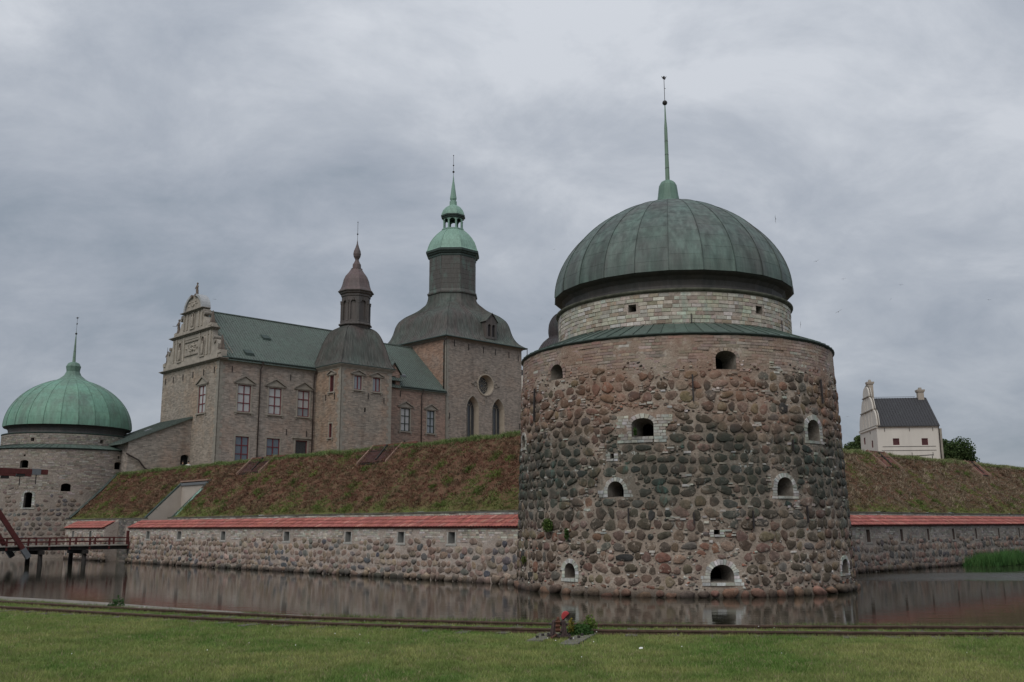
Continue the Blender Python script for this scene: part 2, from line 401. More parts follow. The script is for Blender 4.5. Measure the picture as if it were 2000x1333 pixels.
MAT['chimney'] = plain('chimney_plaster', (.38, .33, .28), .9, .1, 2)
def leaf_mat(name, trans=.25):
    q = NT(name); c = q.src('attr'); c = q.mix(.6, c, q.ramp(q.noise(2.0, 4), (.3, .7), (.7, 1.35)), 'MULTIPLY')
    q.done(c, .7, None, 0, .2)
    tr = q.n('ShaderNodeBsdfTranslucent'); q.put(tr.inputs[0], c); mxs = q.n('ShaderNodeMixShader'); mxs.inputs[0].default_value = trans
    q.l(q.b.outputs[0], mxs.inputs[1]); q.l(tr.outputs[0], mxs.inputs[2]); q.l(mxs.outputs[0], q.out.inputs[0])
    return q.m
MAT['leaf'] = leaf_mat('leaves'); MAT['blade'] = leaf_mat('grass_blades', .3); MAT['heath'] = leaf_mat('slope_plants', .15)
MAT['bark'] = plain('bark', (.08, .065, .05), .9, .3, 6, .6)

def slope_colour(q):
    """dry brown heath with green cushions, greener along the foot"""
    a = q.noise(.55, 6, q.scl(q.P, (1, 1, 1.0)), .65); b = q.noise(2.4, 6, None, .7)
    c = q.mix(q.ramp(a, (.40, 0.0), (.60, 1.0)), (.150, .075, .050), (.175, .105, .068))
    c = q.mix(q.ramp(b, (.50, 0.0), (.64, .85)), c, (.130, .135, .062))
    z = q.sep(q.P)[2]
    foot = q.math('MULTIPLY', q.ramp(q.math('DIVIDE', z, 10.0), (.34, 1.0), (.43, 0.0)), q.ramp(q.noise(.8, 4), (.40, .2), (.6, 1.0)))
    c = q.mix(foot, c, (.135, .165, .050))
    top = q.ramp(q.math('DIVIDE', z, 10.0), (.745, 0.0), (.765, .85))
    return q.mix(top, c, (.12, .175, .065))
q = NT('rampart_heath'); cc = slope_colour(q)
cc = q.mix(.9, cc, q.ramp(q.noise(16, 5, None, .7), (.3, .45), (.7, 1.5)), 'MULTIPLY')
MAT['slope'] = q.done(cc, .95, q.bump(q.noise(7, 6, None, .75), .9, .12), 0, .1)

q = NT('lawn_soil'); c = q.mix(q.ramp(q.noise(.8, 6, None, .6), (.4, 0.0), (.6, 1.0)), (.09, .15, .035), (.15, .175, .055))
MAT['lawn'] = q.done(q.mix(.8, c, q.ramp(q.noise(30, 5, None, .7), (.3, .6), (.7, 1.4)), 'MULTIPLY'), .95, q.bump(q.noise(20, 5), .8, .04), 0, .1)

q = NT('moat_water')
wv = q.scl(q.P, (1, 1, 1), (0, 0, R(10)))
w1 = q.noise(1.6, 3, q.scl(q.P, (.45, 1.5, 1)), .5); w2 = q.noise(9, 3, q.scl(q.P, (.5, 1.4, 1)), .55)
patch = q.n('ShaderNodeVectorMath', operation='DISTANCE'); q.l(q.scl(q.P, (.30, 1.0, 1)), patch.inputs[0]); patch.inputs[1].default_value = (8.8, 51.5, 0)
pm = q.ramp(q.math('ADD', patch.outputs['Value'], q.math('MULTIPLY', q.noise(.35, 3), 3.0)), (.0, 1.0), (.99, 1.0))
pm = q.math('SUBTRACT', 1.0, q.math('DIVIDE', q.math('ADD', patch.outputs['Value'], q.math('MULTIPLY', q.math('SUBTRACT', q.noise(.5, 4, q.scl(q.P, (.4, 1.4, 1))), .5), 6.0)), 5.0), True)
hgt = q.math('ADD', q.math('MULTIPLY', w1, .0042), q.math('MULTIPLY', w2, q.math('ADD', .0008, q.math('MULTIPLY', pm, .14))))
bn = q.n('ShaderNodeBump'); bn.inputs['Strength'].default_value = 1; bn.inputs['Distance'].default_value = 1; q.l(hgt, bn.inputs['Height'])
q.done((.030, .029, .020), q.math('ADD', .035, q.math('MULTIPLY', pm, .30)), bn.outputs[0], 0, .5); q.b.inputs['IOR'].default_value = 1.33
MAT['water'] = q.m

# ------------------------------------------------------------------ piece templates and the scatterer
def boulder_template(k, seed, flat=0):
    rr = random.Random(seed); n = 9
    rad = [1 + rr.uniform(-.26, .16) for _ in range(n)]
    ph = rr.uniform(0, 6.28); sq = rr.uniform(.0, .28)
    m = M(); rings = []
    for s_, z in ((1.0, -.35), (.96, .55), (.78, .93)):
        ring = []
        for j in range(n):
            a = ph + 2 * PI * j / n; g = rad[j] * s_ * (1 + sq * (1 / max(abs(math.cos(a)), abs(math.sin(a))) - 1.2) * .8)
            ring.append((g * math.cos(a), g * math.sin(a), z + rr.uniform(-.16, .12) * (z > 0)))
        rings.append(ring)
    m.loft(rings); o = len(m.v); m.v.append((rr.uniform(-.3, .3), rr.uniform(-.3, .3), .98 + rr.uniform(-.10, .14)))
    m.f += [(2 * n + j, 2 * n + (j + 1) % n, o) for j in range(n)]
    return m
def block_template(seed):
    rr = random.Random(seed); j = lambda a: a + rr.uniform(-.05, .05)
    cs = [(-1, -1), (1, -1), (1, 1), (-1, 1)]; cs = [(j(x), j(y) * 1.0) for x, y in cs]
    m = M(); m.loft([[(x, y, -.4) for x, y in cs], [(x, y, .7) for x, y in cs], [(x * .93, y * .84, 1 + rr.uniform(-.08, .08)) for x, y in cs]])
    m.f.append((8, 9, 10, 11)); return m
def tile_template():
    m = M(); n = 5; pr = [(-1 + 2 * i / n, .16 * math.cos(PI * (i / n) * 2 - .4) * -1) for i in range(n + 1)]
    a = [(x, -1, z * 1.0 + .55) for x, z in pr]; b = [(x, 1, z + 0.0) for x, z in pr]; c = [(x, -1, z - .35 + .55) for x, z in pr]
    m.loft([b, a, c], close=False); return m
BT = [boulder_template(0, 100 + i) for i in range(14)]; KT = [block_template(200 + i) for i in range(6)]; TT = [tile_template()]

def scatter(T, name, items, temps, mat_o, mat_a, limit=300, parent=None, smooth=True, stuffname=None):
    """items: (4x4 local matrix, colour, template index, score). The 300 that show largest become parts, the rest one stuff part."""
    items = sorted(items, key=lambda t: -t[3]); par = parent or T.o
    meshes = {}
    for Mx, col, ti, s_ in items[:limit]:
        if ti not in meshes: meshes[ti] = mesh_from(temps[ti], name, (0, 0, 0), smooth, mat_o)
        o = bpy.data.objects.new(name, meshes[ti]); COL.objects.link(o); o.parent = par; o.matrix_local = Mx
        o.color = tuple(col) + (1,)
    rest = items[limit:]
    if rest:
        Vs = []; Cs = []; fs = []; o_ = 0; smallv = {i: np.array(t.v) for i, t in enumerate(temps)}
        for Mx, col, ti, s_ in rest:
            A = np.array(Mx); v = smallv[ti] @ A[:3, :3].T + A[:3, 3]; Vs.append(v); Cs.append(np.tile(col, (len(v), 1)))
            fs += [tuple(i + o_ for i in f) for f in temps[ti].f]; o_ += len(v)
        m = M(); m.v = np.vstack(Vs).tolist(); m.f = fs; m.c = np.vstack(Cs).tolist()
        o = bpy.data.objects.new(stuffname or ('small_' + name), mesh_from(m, stuffname or name, (0, 0, 0), smooth, mat_a)); COL.objects.link(o); o.parent = par
        tag(o, kind='stuff')

CAMF = FM.inverted() @ Vector((0, 0, 2.65))     # camera in fort coordinates
def frame_at(T, mp, s_, z, w, h, d, rot=0):
    """matrix for a piece of half sizes w,h and depth d on surface mp at (s,z), facing out; also a score"""
    e = .02
    p = Vector(mp(s_, z, 0)); t = (Vector(mp(s_ + e, z, 0)) - p).normalized(); up = (Vector(mp(s_, z + e, 0)) - p).normalized()
    n = (p - Vector(mp(s_, z, .1))).normalized(); up = n.cross(t).normalized(); up = up if up.z > 0 else -up
    if rot: c, q_ = math.cos(rot), math.sin(rot); t, up = t * c + up * q_, up * c - t * q_
    Mx = Matrix(((t.x * w, up.x * h, n.x * d, p.x - T.off[0]), (t.y * w, up.y * h, n.y * d, p.y - T.off[1]), (t.z * w, up.z * h, n.z * d, p.z - T.off[2]), (0, 0, 0, 1)))
    v = CAMF - p; dist = v.length; face = max(.02, n.dot(v) / dist)
    return Mx, (w * h) * (face if n.dot(v) > 0 else .001) / dist ** 2

# ------------------------------------------------------------------ walls with real openings
def subdiv(a, b, step):
    n = max(1, int(math.ceil((b - a) / step))); return [a + (b - a) * i / n for i in range(n)]
def breaks(vals, step):
    vals = sorted(set(round(v, 4) for v in vals)); out = []
    for a, b in zip(vals, vals[1:]): out += subdiv(a, b, step)
    return out + [vals[-1]]
class Hole:
    def __init__(s, s0, s1, z0, z1, rise=0, kind='arch'): s.s0, s.s1, s.z0, s.z1, s.rise, s.kind = s0, s1, z0, z1, rise, kind
    def top(s, n=10):
        mid = (s.s0 + s.s1) / 2; w = (s.s1 - s.s0) / 2; zs = s.z1 - s.rise
        if s.rise <= 0: return [(s.s0, s.z1), (s.s1, s.z1)]
        out = []
        for i in range(n + 1):
            t = PI * (1 - i / n); x = math.cos(t)
            if s.kind == 'pointed':
                q_ = abs(x); y = math.sqrt(max(0, 4 - (1 + q_) ** 2)) / math.sqrt(3)
            else: y = math.sin(t)
            out.append((mid + w * x, zs + s.rise * y))
        return out
    def bottom(s, n=10):
        if s.kind != 'circle': return [(s.s0, s.z0), (s.s1, s.z0)]
        mid = (s.s0 + s.s1) / 2; w = (s.s1 - s.s0) / 2; zc = (s.z0 + s.z1) / 2
        return [(mid + w * math.cos(PI * (1 - i / n)), zc - (s.z1 - s.z0) / 2 * math.sin(PI * i / n)) for i in range(n + 1)]
    def outline(s, n=10): 
        b = s.bottom(n); t = s.top(n)
        o = t + b[::-1]; r = []
        for p in o:
            if not r or abs(p[0] - r[-1][0]) + abs(p[1] - r[-1][1]) > 1e-4: r.append(p)
        if abs(r[0][0] - r[-1][0]) + abs(r[0][1] - r[-1][1]) < 1e-4: r.pop()
        return r
def surface(m, mp, s0, s1, z0, z1, holes, ds, dz, rough=0):
    S = breaks([s0, s1] + [h.s0 for h in holes] + [h.s1 for h in holes], ds)
    Z = breaks([z0, z1] + [h.z0 for h in holes] + [h.z1 for h in holes], dz)
    vs = []
    for z in Z:
        for s_ in S:
            d = 0
            if rough:
                k = 1.0
                for h in holes:
                    dx = max(h.s0 - s_, s_ - h.s1, 0); dy = max(h.z0 - z, z - h.z1, 0); k = min(k, math.hypot(dx, dy) / .25)
                d = rough * k * (mnoise.noise(Vector((s_ * 1.1, z * 1.1, 3))) + .6 * mnoise.noise(Vector((s_ * 3.1, z * 3.1, 9))))
            vs.append(mp(s_, z, d))
    n = len(S); fs = []
    for i in range(len(Z) - 1):
        zc = (Z[i] + Z[i + 1]) / 2
        for j in range(n - 1):
            c = (S[j] + S[j + 1]) / 2
            if any(h.s0 < c < h.s1 and h.z0 < zc < h.z1 for h in holes): continue
            fs.append((i * n + j, i * n + j + 1, (i + 1) * n + j + 1, (i + 1) * n + j))
    m.add(vs, fs)
    for h in holes:
        for curve, zl in ((h.top(), h.z1), (h.bottom(), h.z0)):
            if len(curve) > 2:
                for (a, b), (c, d_) in zip(curve, curve[1:]): m.add([mp(a, b, 0), mp(c, d_, 0), mp(c, zl, 0), mp(a, zl, 0)], [(0, 1, 2, 3)])
def reveal(mp, h, depth, inner=1.0, n=10, d0=0):
    """the sides of an opening going into the wall; inner<1 narrows it like a gun loop"""
    m = M(); o = h.outline(n); mid = (h.s0 + h.s1) / 2; zc = h.z0 + (h.z1 - h.z0) * .42
    rings = []
    for d, k in ((d0, 1.0), (d0 + depth, inner)):
        rings.append([mp(mid + (a - mid) * k, zc + (b - zc) * (k ** .7), d) for a, b in o])
    m.loft(rings); return m, rings[-1]
def sbox(m, mp, s0, s1, z0, z1, d0, d1):
    return m.hexa([mp(s0, z0, d0), mp(s1, z0, d0), mp(s1, z0, d1), mp(s0, z0, d1), mp(s0, z1, d0), mp(s1, z1, d0), mp(s1, z1, d1), mp(s0, z1, d1)])
def sprism(m, mp, pts, d0, d1):
    n = len(pts); m.add([mp(a, b, d0) for a, b in pts] + [mp(a, b, d1) for a, b in pts], [tuple(range(n)), tuple(range(2 * n - 1, n - 1, -1))] + [(i, (i + 1) % n, n + (i + 1) % n, n + i) for i in range(n)]); return m
def flat(origin, dirn):
    ox, oy = origin; dx, dy = dirn; nx, ny = dy, -dx
    return lambda s_, z, d=0: (ox + dx * s_ - nx * d, oy + dy * s_ - ny * d, z)

def lerp(a, b, t): return tuple(a[i] + (b[i] - a[i]) * t for i in range(3))
PAL = [((.150, .098, .076), 3.2), ((.185, .130, .100), 2.0), ((.100, .077, .058), 3.8), ((.120, .110, .094), 1.8), ((.225, .165, .128), 1.5), ((.050, .048, .045), .8), ((.165, .128, .084), 2.0), ((.190, .105, .075), .7), ((.090, .070, .052), 2.6)]
PALW = [((.245, .175, .142), 3), ((.195, .145, .118), 2.8), ((.17, .158, .143), 1.8), ((.275, .210, .165), 2.6), ((.135, .13, .125), .9), ((.21, .16, .12), 2.0), ((.30, .235, .19), 1.2), ((.10, .105, .115), .5)]
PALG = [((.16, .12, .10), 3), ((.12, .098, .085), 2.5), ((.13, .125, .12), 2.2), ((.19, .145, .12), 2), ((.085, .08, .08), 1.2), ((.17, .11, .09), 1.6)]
def pick(pal, rr):
    t = rr.uniform(0, sum(w for _, w in pal))
    for c, w in pal:
        t -= w
        if t <= 0: break
    k = rr.uniform(.78, 1.22); return tuple(min(.7, x * k * rr.uniform(.94, 1.06)) for x in c)

def stone_courses(T, mp, s0, s1, z0, z1, size, pal, clear, seed, proud=.11, gap=.80, zprob=None, jit=.14):
    """field stones laid in rough courses; returns items and their occupied discs"""
    rr = random.Random(seed); items = []; occ = []
    z = z0
    while z < z1:
        hrow = size * rr.uniform(.78, 1.05); s_ = s0 + rr.uniform(0, size)
        while s_ < s1:
            w = size * rr.choice((.62, .8, .95, 1.1, 1.25, 1.45)) * rr.uniform(.9, 1.1); hh = hrow * rr.uniform(.62, 1.05)
            zc = z + hrow / 2 + rr.uniform(-jit, jit) * size; sc_ = s_ + w / 2
            s_ += w * rr.uniform(.94, 1.06) + size * .03
            if zc > z1 + .02 or clear(sc_, zc, w / 2 * .8, hh / 2 * .8): continue
            if zprob and rr.random() > zprob(zc): continue
            Mx, scr = frame_at(T, mp, sc_, zc, w / 2 * gap, hh / 2 * gap * 1.05, proud * rr.uniform(.65, 1.25) * (w / size) ** .5, rr.uniform(-.35, .35))
            items.append((Mx, pick(pal, rr), rr.randrange(len(BT)), scr)); occ.append((sc_, zc, w / 2 * gap, hh / 2 * gap))
        z += hrow * .94
    return items, occ
def pinning(T, mp, s0, s1, z0, z1, n, occ, clear, seed, size=(.035, .10), pal=None, zprob=None):
    rr = random.Random(seed); cell = {}; out = []
    for o in occ: cell.setdefault((int(o[0] // .6), int(o[1] // .6)), []).append(o)
    for _ in range(n):
        s_, z = rr.uniform(s0, s1), rr.uniform(z0, z1); w = rr.uniform(*size); h = w * rr.uniform(.4, .9)
        if clear(s_, z, w, h) or (zprob and rr.random() > zprob(z)): continue
        a, b = int(s_ // .6), int(z // .6)
        if any(((s_ - o[0]) / (o[2] + w * .8)) ** 2 + ((z - o[1]) / (o[3] + h * .8)) ** 2 < 1 for i in (-1, 0, 1) for j in (-1, 0, 1) for o in cell.get((a + i, b + j), ())): continue
        o = (s_, z, w, h); cell.setdefault((a, b), []).append(o)
        Mx, scr = frame_at(T, mp, s_, z, w, h, .035, rr.uniform(-.4, .4)); out.append((Mx, pick(pal, rr), rr.randrange(len(BT)), scr))
    return out
def block_courses(T, mp, s0, s1, z0, z1, hrow, wr, pal, clear, seed, proud=.02, skip=0, joint=.008):
    rr = random.Random(seed); items = []; n = max(1, round((z1 - z0) / hrow)); hrow = (z1 - z0) / n
    for i in range(n):
        z = z0 + (i + .5) * hrow; s_ = s0 - rr.uniform(0, wr[0])
        while s_ < s1:
            w = rr.uniform(*wr); c = s_ + w / 2; s_ += w
            if c + w / 2 > s1 + .02 or c - w / 2 < s0 - .02 or clear(c, z, w / 2, hrow / 2) or rr.random() < skip: continue
            Mx, scr = frame_at(T, mp, c, z, w / 2 - joint, hrow / 2 - joint * rr.uniform(.7, 1.6), proud * rr.uniform(.6, 1.5), rr.uniform(-.012, .012))
            items.append((Mx, pick(pal, rr), rr.randrange(len(KT)), scr))
    return items

# ------------------------------------------------------------------ ground, water, ramparts
QUAY = [(-60, 52), (-40, 42), (-22, 31.2), (-13.2, 25.3), (-9.88, 23.3), (-6.65, 21.0), (-3.0, 18.9), (-.02, 17.9), (2.69, 17.2), (6.22, 16.95), (8.8, 16.72), (14, 16.4), (26, 16.2), (60, 16.6), (160, 20)]
RAIL_A = [(-30, 34.6), (-22, 29.3), (-15.5, 25.2), (-11.5, 22.49), (-8.6, 20.85), (-6.01, 19.45), (-3.4, 18.2), (-.9, 17.33), (1.26, 16.76), (3.34, 16.46), (5.79, 16.22), (8.14, 16.06), (14, 15.85), (26, 15.8), (40, 16.1)]
def smooth_line(P, k=4):
    out = []; n = len(P)
    for i in range(n - 1):
        p0, p1, p2, p3 = P[max(i - 1, 0)], P[i], P[i + 1], P[min(i + 2, n - 1)]
        for j in range(k):
            t = j / k
            out.append(tuple(.5 * ((2 * p1[a]) + (-p0[a] + p2[a]) * t + (2 * p0[a] - 5 * p1[a] + 4 * p2[a] - p3[a]) * t * t + (-p0[a] + 3 * p1[a] - 3 * p2[a] + p3[a]) * t ** 3) for a in (0, 1)))
    return out + [P[-1]]
def offset_line(P, d):
    out = []
    for i, p in enumerate(P):
        a = Vector(P[max(i - 1, 0)]); b = Vector(P[min(i + 1, len(P) - 1)]); t = (b - a).normalized(); out.append((p[0] + t.y * d, p[1] - t.x * d))
    return out
Q2 = smooth_line(QUAY); RA = smooth_line(RAIL_A, 6); RB = offset_line(RA, .92)
QX = np.array([p[0] for p in Q2]); QY = np.array([p[1] for p in Q2])
def KW(x): return .42 + .75 * max(0, min(1, (-3.5 - x) / 5))
def lawn_z(x, y): return 1.0 - .03 * mnoise.noise(Vector((x * .35, y * .35, 0))) - .012
m = M()
xs = list(np.linspace(-20, 20, 81)); xs = [-400, -160, -60, -40, -28] + xs + [28, 40, 60, 160, 400]
rows = [0, .05, .1, .15, .2, .25, .3, .36, .42, .5, .6, .75, 1.0]
vs = []
for f_ in rows:
    for x in xs:
        yq = float(np.interp(x, QX, QY)); k_ = KW(x) - .12; y = -60 if f_ == 1.0 else yq - k_ - (yq + 10) * f_
        vs.append((x, y, lawn_z(x, y) if abs(x) < 22 else .99))
n_ = len(xs); m.add(vs, [(i * n_ + j, (i + 1) * n_ + j, (i + 1) * n_ + j + 1, i * n_ + j + 1) for i in range(len(rows) - 1) for j in range(n_ - 1)])
struct('lawn', m, MAT['lawn'], True)
m = M(); pts = [p for p in Q2 if -62 < p[0] < 162]
inn = [(p[0] + (o_[0] - p[0]) * KW(p[0]), p[1] + (o_[1] - p[1]) * KW(p[0])) for p, o_ in zip(pts, offset_line(pts, 1.0))]
m.loft([[(a[0], a[1], -1.5) for a in pts], [(a[0], a[1], .93) for a in pts], [(a[0] - .0, a[1] - .03, .975) for a in pts], [(b[0], b[1], .992) for b in inn], [(b[0], b[1], .5) for b in inn]], close=False)
struct('quay_edge', m, MAT['kerb'])
m = M(); m.add([(-900, -300, 0), (900, -300, 0), (900, 1500, 0), (-900, 1500, 0)], [(0, 1, 2, 3)]); struct('water', m, MAT['water'])
m = M(); m.add([(-1500, 230, .6), (1500, 230, .6), (1500, 2200, .6), (-1500, 2200, .6), (-1500, 230, -1), (1500, 230, -1)], [(0, 1, 2, 3), (0, 1, 5, 4)]); struct('far_ground', m, MAT['lawn'])

LU, RV = -12.15, -59.75        # outer faces of the left and right moat walls
def slope_h(a, b):             # a, b: distances behind the two wall faces
    d = min(a, b); t = max(0, min(1, (d - 1.45) / 4.3)); z = 3.38 + 4.3 * t
    if t > .96: z -= (t - .96) * 1.2
    return z - max(0, min(.9, (d - 8.5) * .12))
cut0, cut1 = -14.72, -10.25    # the stairway cut in the left rampart (v range)
A = list(np.linspace(1.1, 7.0, 26)) + [8, 10, 13, 18, 26, 40, 70, 110]
Vv = list(np.arange(-59, 32, .5)) + [34, 40, 52]
def rz(a, b, x, y):
    return slope_h(a, b) +   .11 * mnoise.noise(Vector((x * .55, y * .55, 1))) + .05 * mnoise.noise(Vector((x * 1.7, y * 1.7, 4)))
m = M(); Uv = [LU + a for a in A]; Vc = [RV + a for a in A]
# one sheet on a common grid of (u, v)
US = sorted(set([round(x, 3) for x in Uv if x < -2] + [round(x, 2) for x in np.arange(-2, 60, .6)] + [64, 70, 80, 100]))
VS = sorted(set([round(x, 3) for x in Vc if x < -50] + [round(x, 2) for x in np.arange(-50, 30, .6)] + [34, 40, 50, 60, cut0, cut1]))
nu = len(US)
vs = [(u_, v_, rz(u_ - LU, v_ - RV, u_, v_)) for v_ in VS for u_ in US]
fs = []
for i in range(len(VS) - 1):
    for j in range(nu - 1):
        uc, vc = (US[j] + US[j + 1]) / 2, (VS[i] + VS[i + 1]) / 2
        if cut0 < vc < cut1 and uc < -7.95: continue
        fs.append((i * nu + j, i * nu + j + 1, (i + 1) * nu + j + 1, (i + 1) * nu + j))
m.add(vs, fs); struct('earth_rampart', m, MAT['slope'], True, True)

def tufts(name, P, N_blades, hgt, wid, cols, mat, spread, lean=.5, fortframe=False, hs=None):
    """clumps of thin triangles standing at points P"""
    k = len(P); n = k * N_blades
    base = np.repeat(P, N_blades, 0) + np.column_stack([RNG.normal(0, spread, n), RNG.normal(0, spread, n), np.zeros(n)])
    a = RNG.uniform(0, 2 * PI, n); h = hgt * RNG.uniform(.45, 1.2, n) * (1 if hs is None else np.repeat(hs, N_blades)); w = wid * RNG.uniform(.6, 1.3, n)
    ln = RNG.normal(0, lean, (n, 2)) * h[:, None]
    d = np.column_stack([np.cos(a), np.sin(a), np.zeros(n)]) * w[:, None] / 2
    V = np.empty((n, 3, 3)); V[:, 0] = base - d; V[:, 1] = base + d; V[:, 2] = base + np.column_stack([ln, h])
    C = np.repeat(cols, N_blades, 0) * RNG.uniform(.75, 1.3, (n, 1))
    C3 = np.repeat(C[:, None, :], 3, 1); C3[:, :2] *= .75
    me = np_mesh(name, V.reshape(-1, 3), np.arange(3 * n).reshape(-1, 3), C3.reshape(-1, 3), mat)
    o = bpy.data.objects.new(name, me); COL.objects.link(o)
    if fortframe: o.matrix_world = FM
    return o
# heath plants on the slopes
pts = []; cols = []
rr = random.Random(5)
def slope_pts(n, left):
    for _ in range(n):
        d = 1.5 + 4.6 * rr.random(); 
        if left: u_, v_ = LU + d, rr.uniform(-57, 12)
        else: v_, u_ = RV + d, rr.uniform(-2, 62)
        if left and cut0 - .15 < v_ < cut1 + .15 and d < 4.4: continue
        z = rz(u_ - LU, v_ - RV, u_, v_)
        g = mnoise.noise(Vector((u_ * .45, v_ * .45, 7))) + .6 * mnoise.noise(Vector((u_ * 1.5, v_ * 1.5, 2)))
        foot = max(0, 1 - (z - 3.4) / 1.0); top = z > 7.5
        if top: c = lerp((.12, .21, .06), (.20, .24, .09), rr.random())
        elif -.05 < g < .12: c = lerp((.125, .095, .052), (.165, .13, .07), rr.random())
        elif g + foot * .7 > .34: c = lerp((.13, .165, .05), (.215, .245, .075), rr.random())
        elif g < -.35: c = lerp((.095, .07, .042), (.14, .082, .052), rr.random())
        else: c = lerp((.150, .066, .044), (.215, .120, .080), rr.random()) if left else lerp((.20, .15, .105), (.32, .255, .185), rr.random())
        pts.append((u_, v_, z - .03)); cols.append(c)
slope_pts(15000, True); slope_pts(11000, False)
hsc = [1.0] * len(pts)
def extra(u_, v_, c, h):
    if cut0 - .2 < v_ < cut1 + .2 and u_ < -7.7: return
    pts.append((u_, v_, rz(u_ - LU, v_ - RV, u_, v_) - .02)); cols.append(c); hsc.append(h)
for _ in range(100):        # bright green cushions
    left = rr.random() < .7; d = 1.7 + 3.9 * rr.random() ** 1.2; a = rr.uniform(-56, 5) if left else rr.uniform(2, 55); r = rr.uniform(.15, .45)
    c = lerp((.12, .17, .045), (.20, .25, .065), rr.random() ** 1.5)
    for _ in range(int(70 * r)):
        e, f_ = rr.gauss(0, r * .5), rr.gauss(0, r * .5)
        if left: extra(LU + d + e * .7, a + f_, c, 1.3)
        else: extra(a + f_, RV + d + e * .7, c, 1.3)
for _ in range(5200):       # longer grass along the crest
    left = rr.random() < .5; d = rr.uniform(5.5, 6.4); a = rr.uniform(-56, 12) if left else rr.uniform(0, 60); h = 1.2 + 1.4 * max(0, mnoise.noise(Vector((a * .8, 3, 1)))) + rr.random() * .5
    c = lerp((.12, .21, .06), (.26, .27, .12), rr.random())
    if left: extra(LU + d, a, c, h)
    else: extra(a, RV + d, lerp(c, (.30, .27, .15), .4), h)
for _ in range(2600):       # dry stalks
    left = rr.random() < .45; d = rr.uniform(1.8, 5.8); a = rr.uniform(-56, 12) if left else rr.uniform(0, 60)
    if mnoise.noise(Vector((a * .3, d * .5, 12))) < .0: continue
    if left: extra(LU + d, a, (.27, .19, .12), 1.9)
    else: extra(a, RV + d, (.36, .29, .20), 2.2)
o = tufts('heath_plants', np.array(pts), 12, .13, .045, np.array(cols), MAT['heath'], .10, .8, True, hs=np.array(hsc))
tag(o, 'low brown heath and green cushions covering the rampart slopes', 'ground cover', kind='stuff')

# lawn blades
def lawn_cols(x, y, rr):
    g = mnoise.noise(Vector((x * .5, y * .5, 2))) + .7 * mnoise.noise(Vector((x * 1.9, y * 1.9, 5)))
    return g
N = 110000
yy = 10.3 + 15.5 * RNG.random(N) ** 1.25; xx = RNG.uniform(-1, 1, N) * (yy * .58 + 1)
yq = np.interp(xx, QX, QY); ra = np.interp(xx, [p[0] for p in RB], [p[1] for p in RB]); ra2 = np.interp(xx, [p[0] for p in RA], [p[1] for p in RA])
keep = (yy < yq - (.42 + .75 * np.clip((-3.5 - xx) / 5, 0, 1)))
nr = (np.abs(yy - ra) < .05) | (np.abs(yy - ra2) < .05); keep &= ~nr
slab = (np.abs(xx - .35) < .75) & (yy > 14.2) & (yy < 16.3)
xx, yy = xx[keep], yy[keep]
P = []; Cc = []
for x, y in zip(xx, yy):
    g = lawn_cols(x, y, None); t = min(1, max(0, .5 + g * .9))
    c = lerp((.135, .225, .052), (.315, .330, .120), t)
    if random.random() < .10: c = (.34, .30, .17)
    P.append((x, y, lawn_z(x, y) - .004)); Cc.append(c)
P = np.array(P); Cc = np.array(Cc)
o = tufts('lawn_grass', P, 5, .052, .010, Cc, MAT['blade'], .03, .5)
tag(o, 'short green lawn grass with straw coloured tips in the foreground', 'grass', kind='stuff')

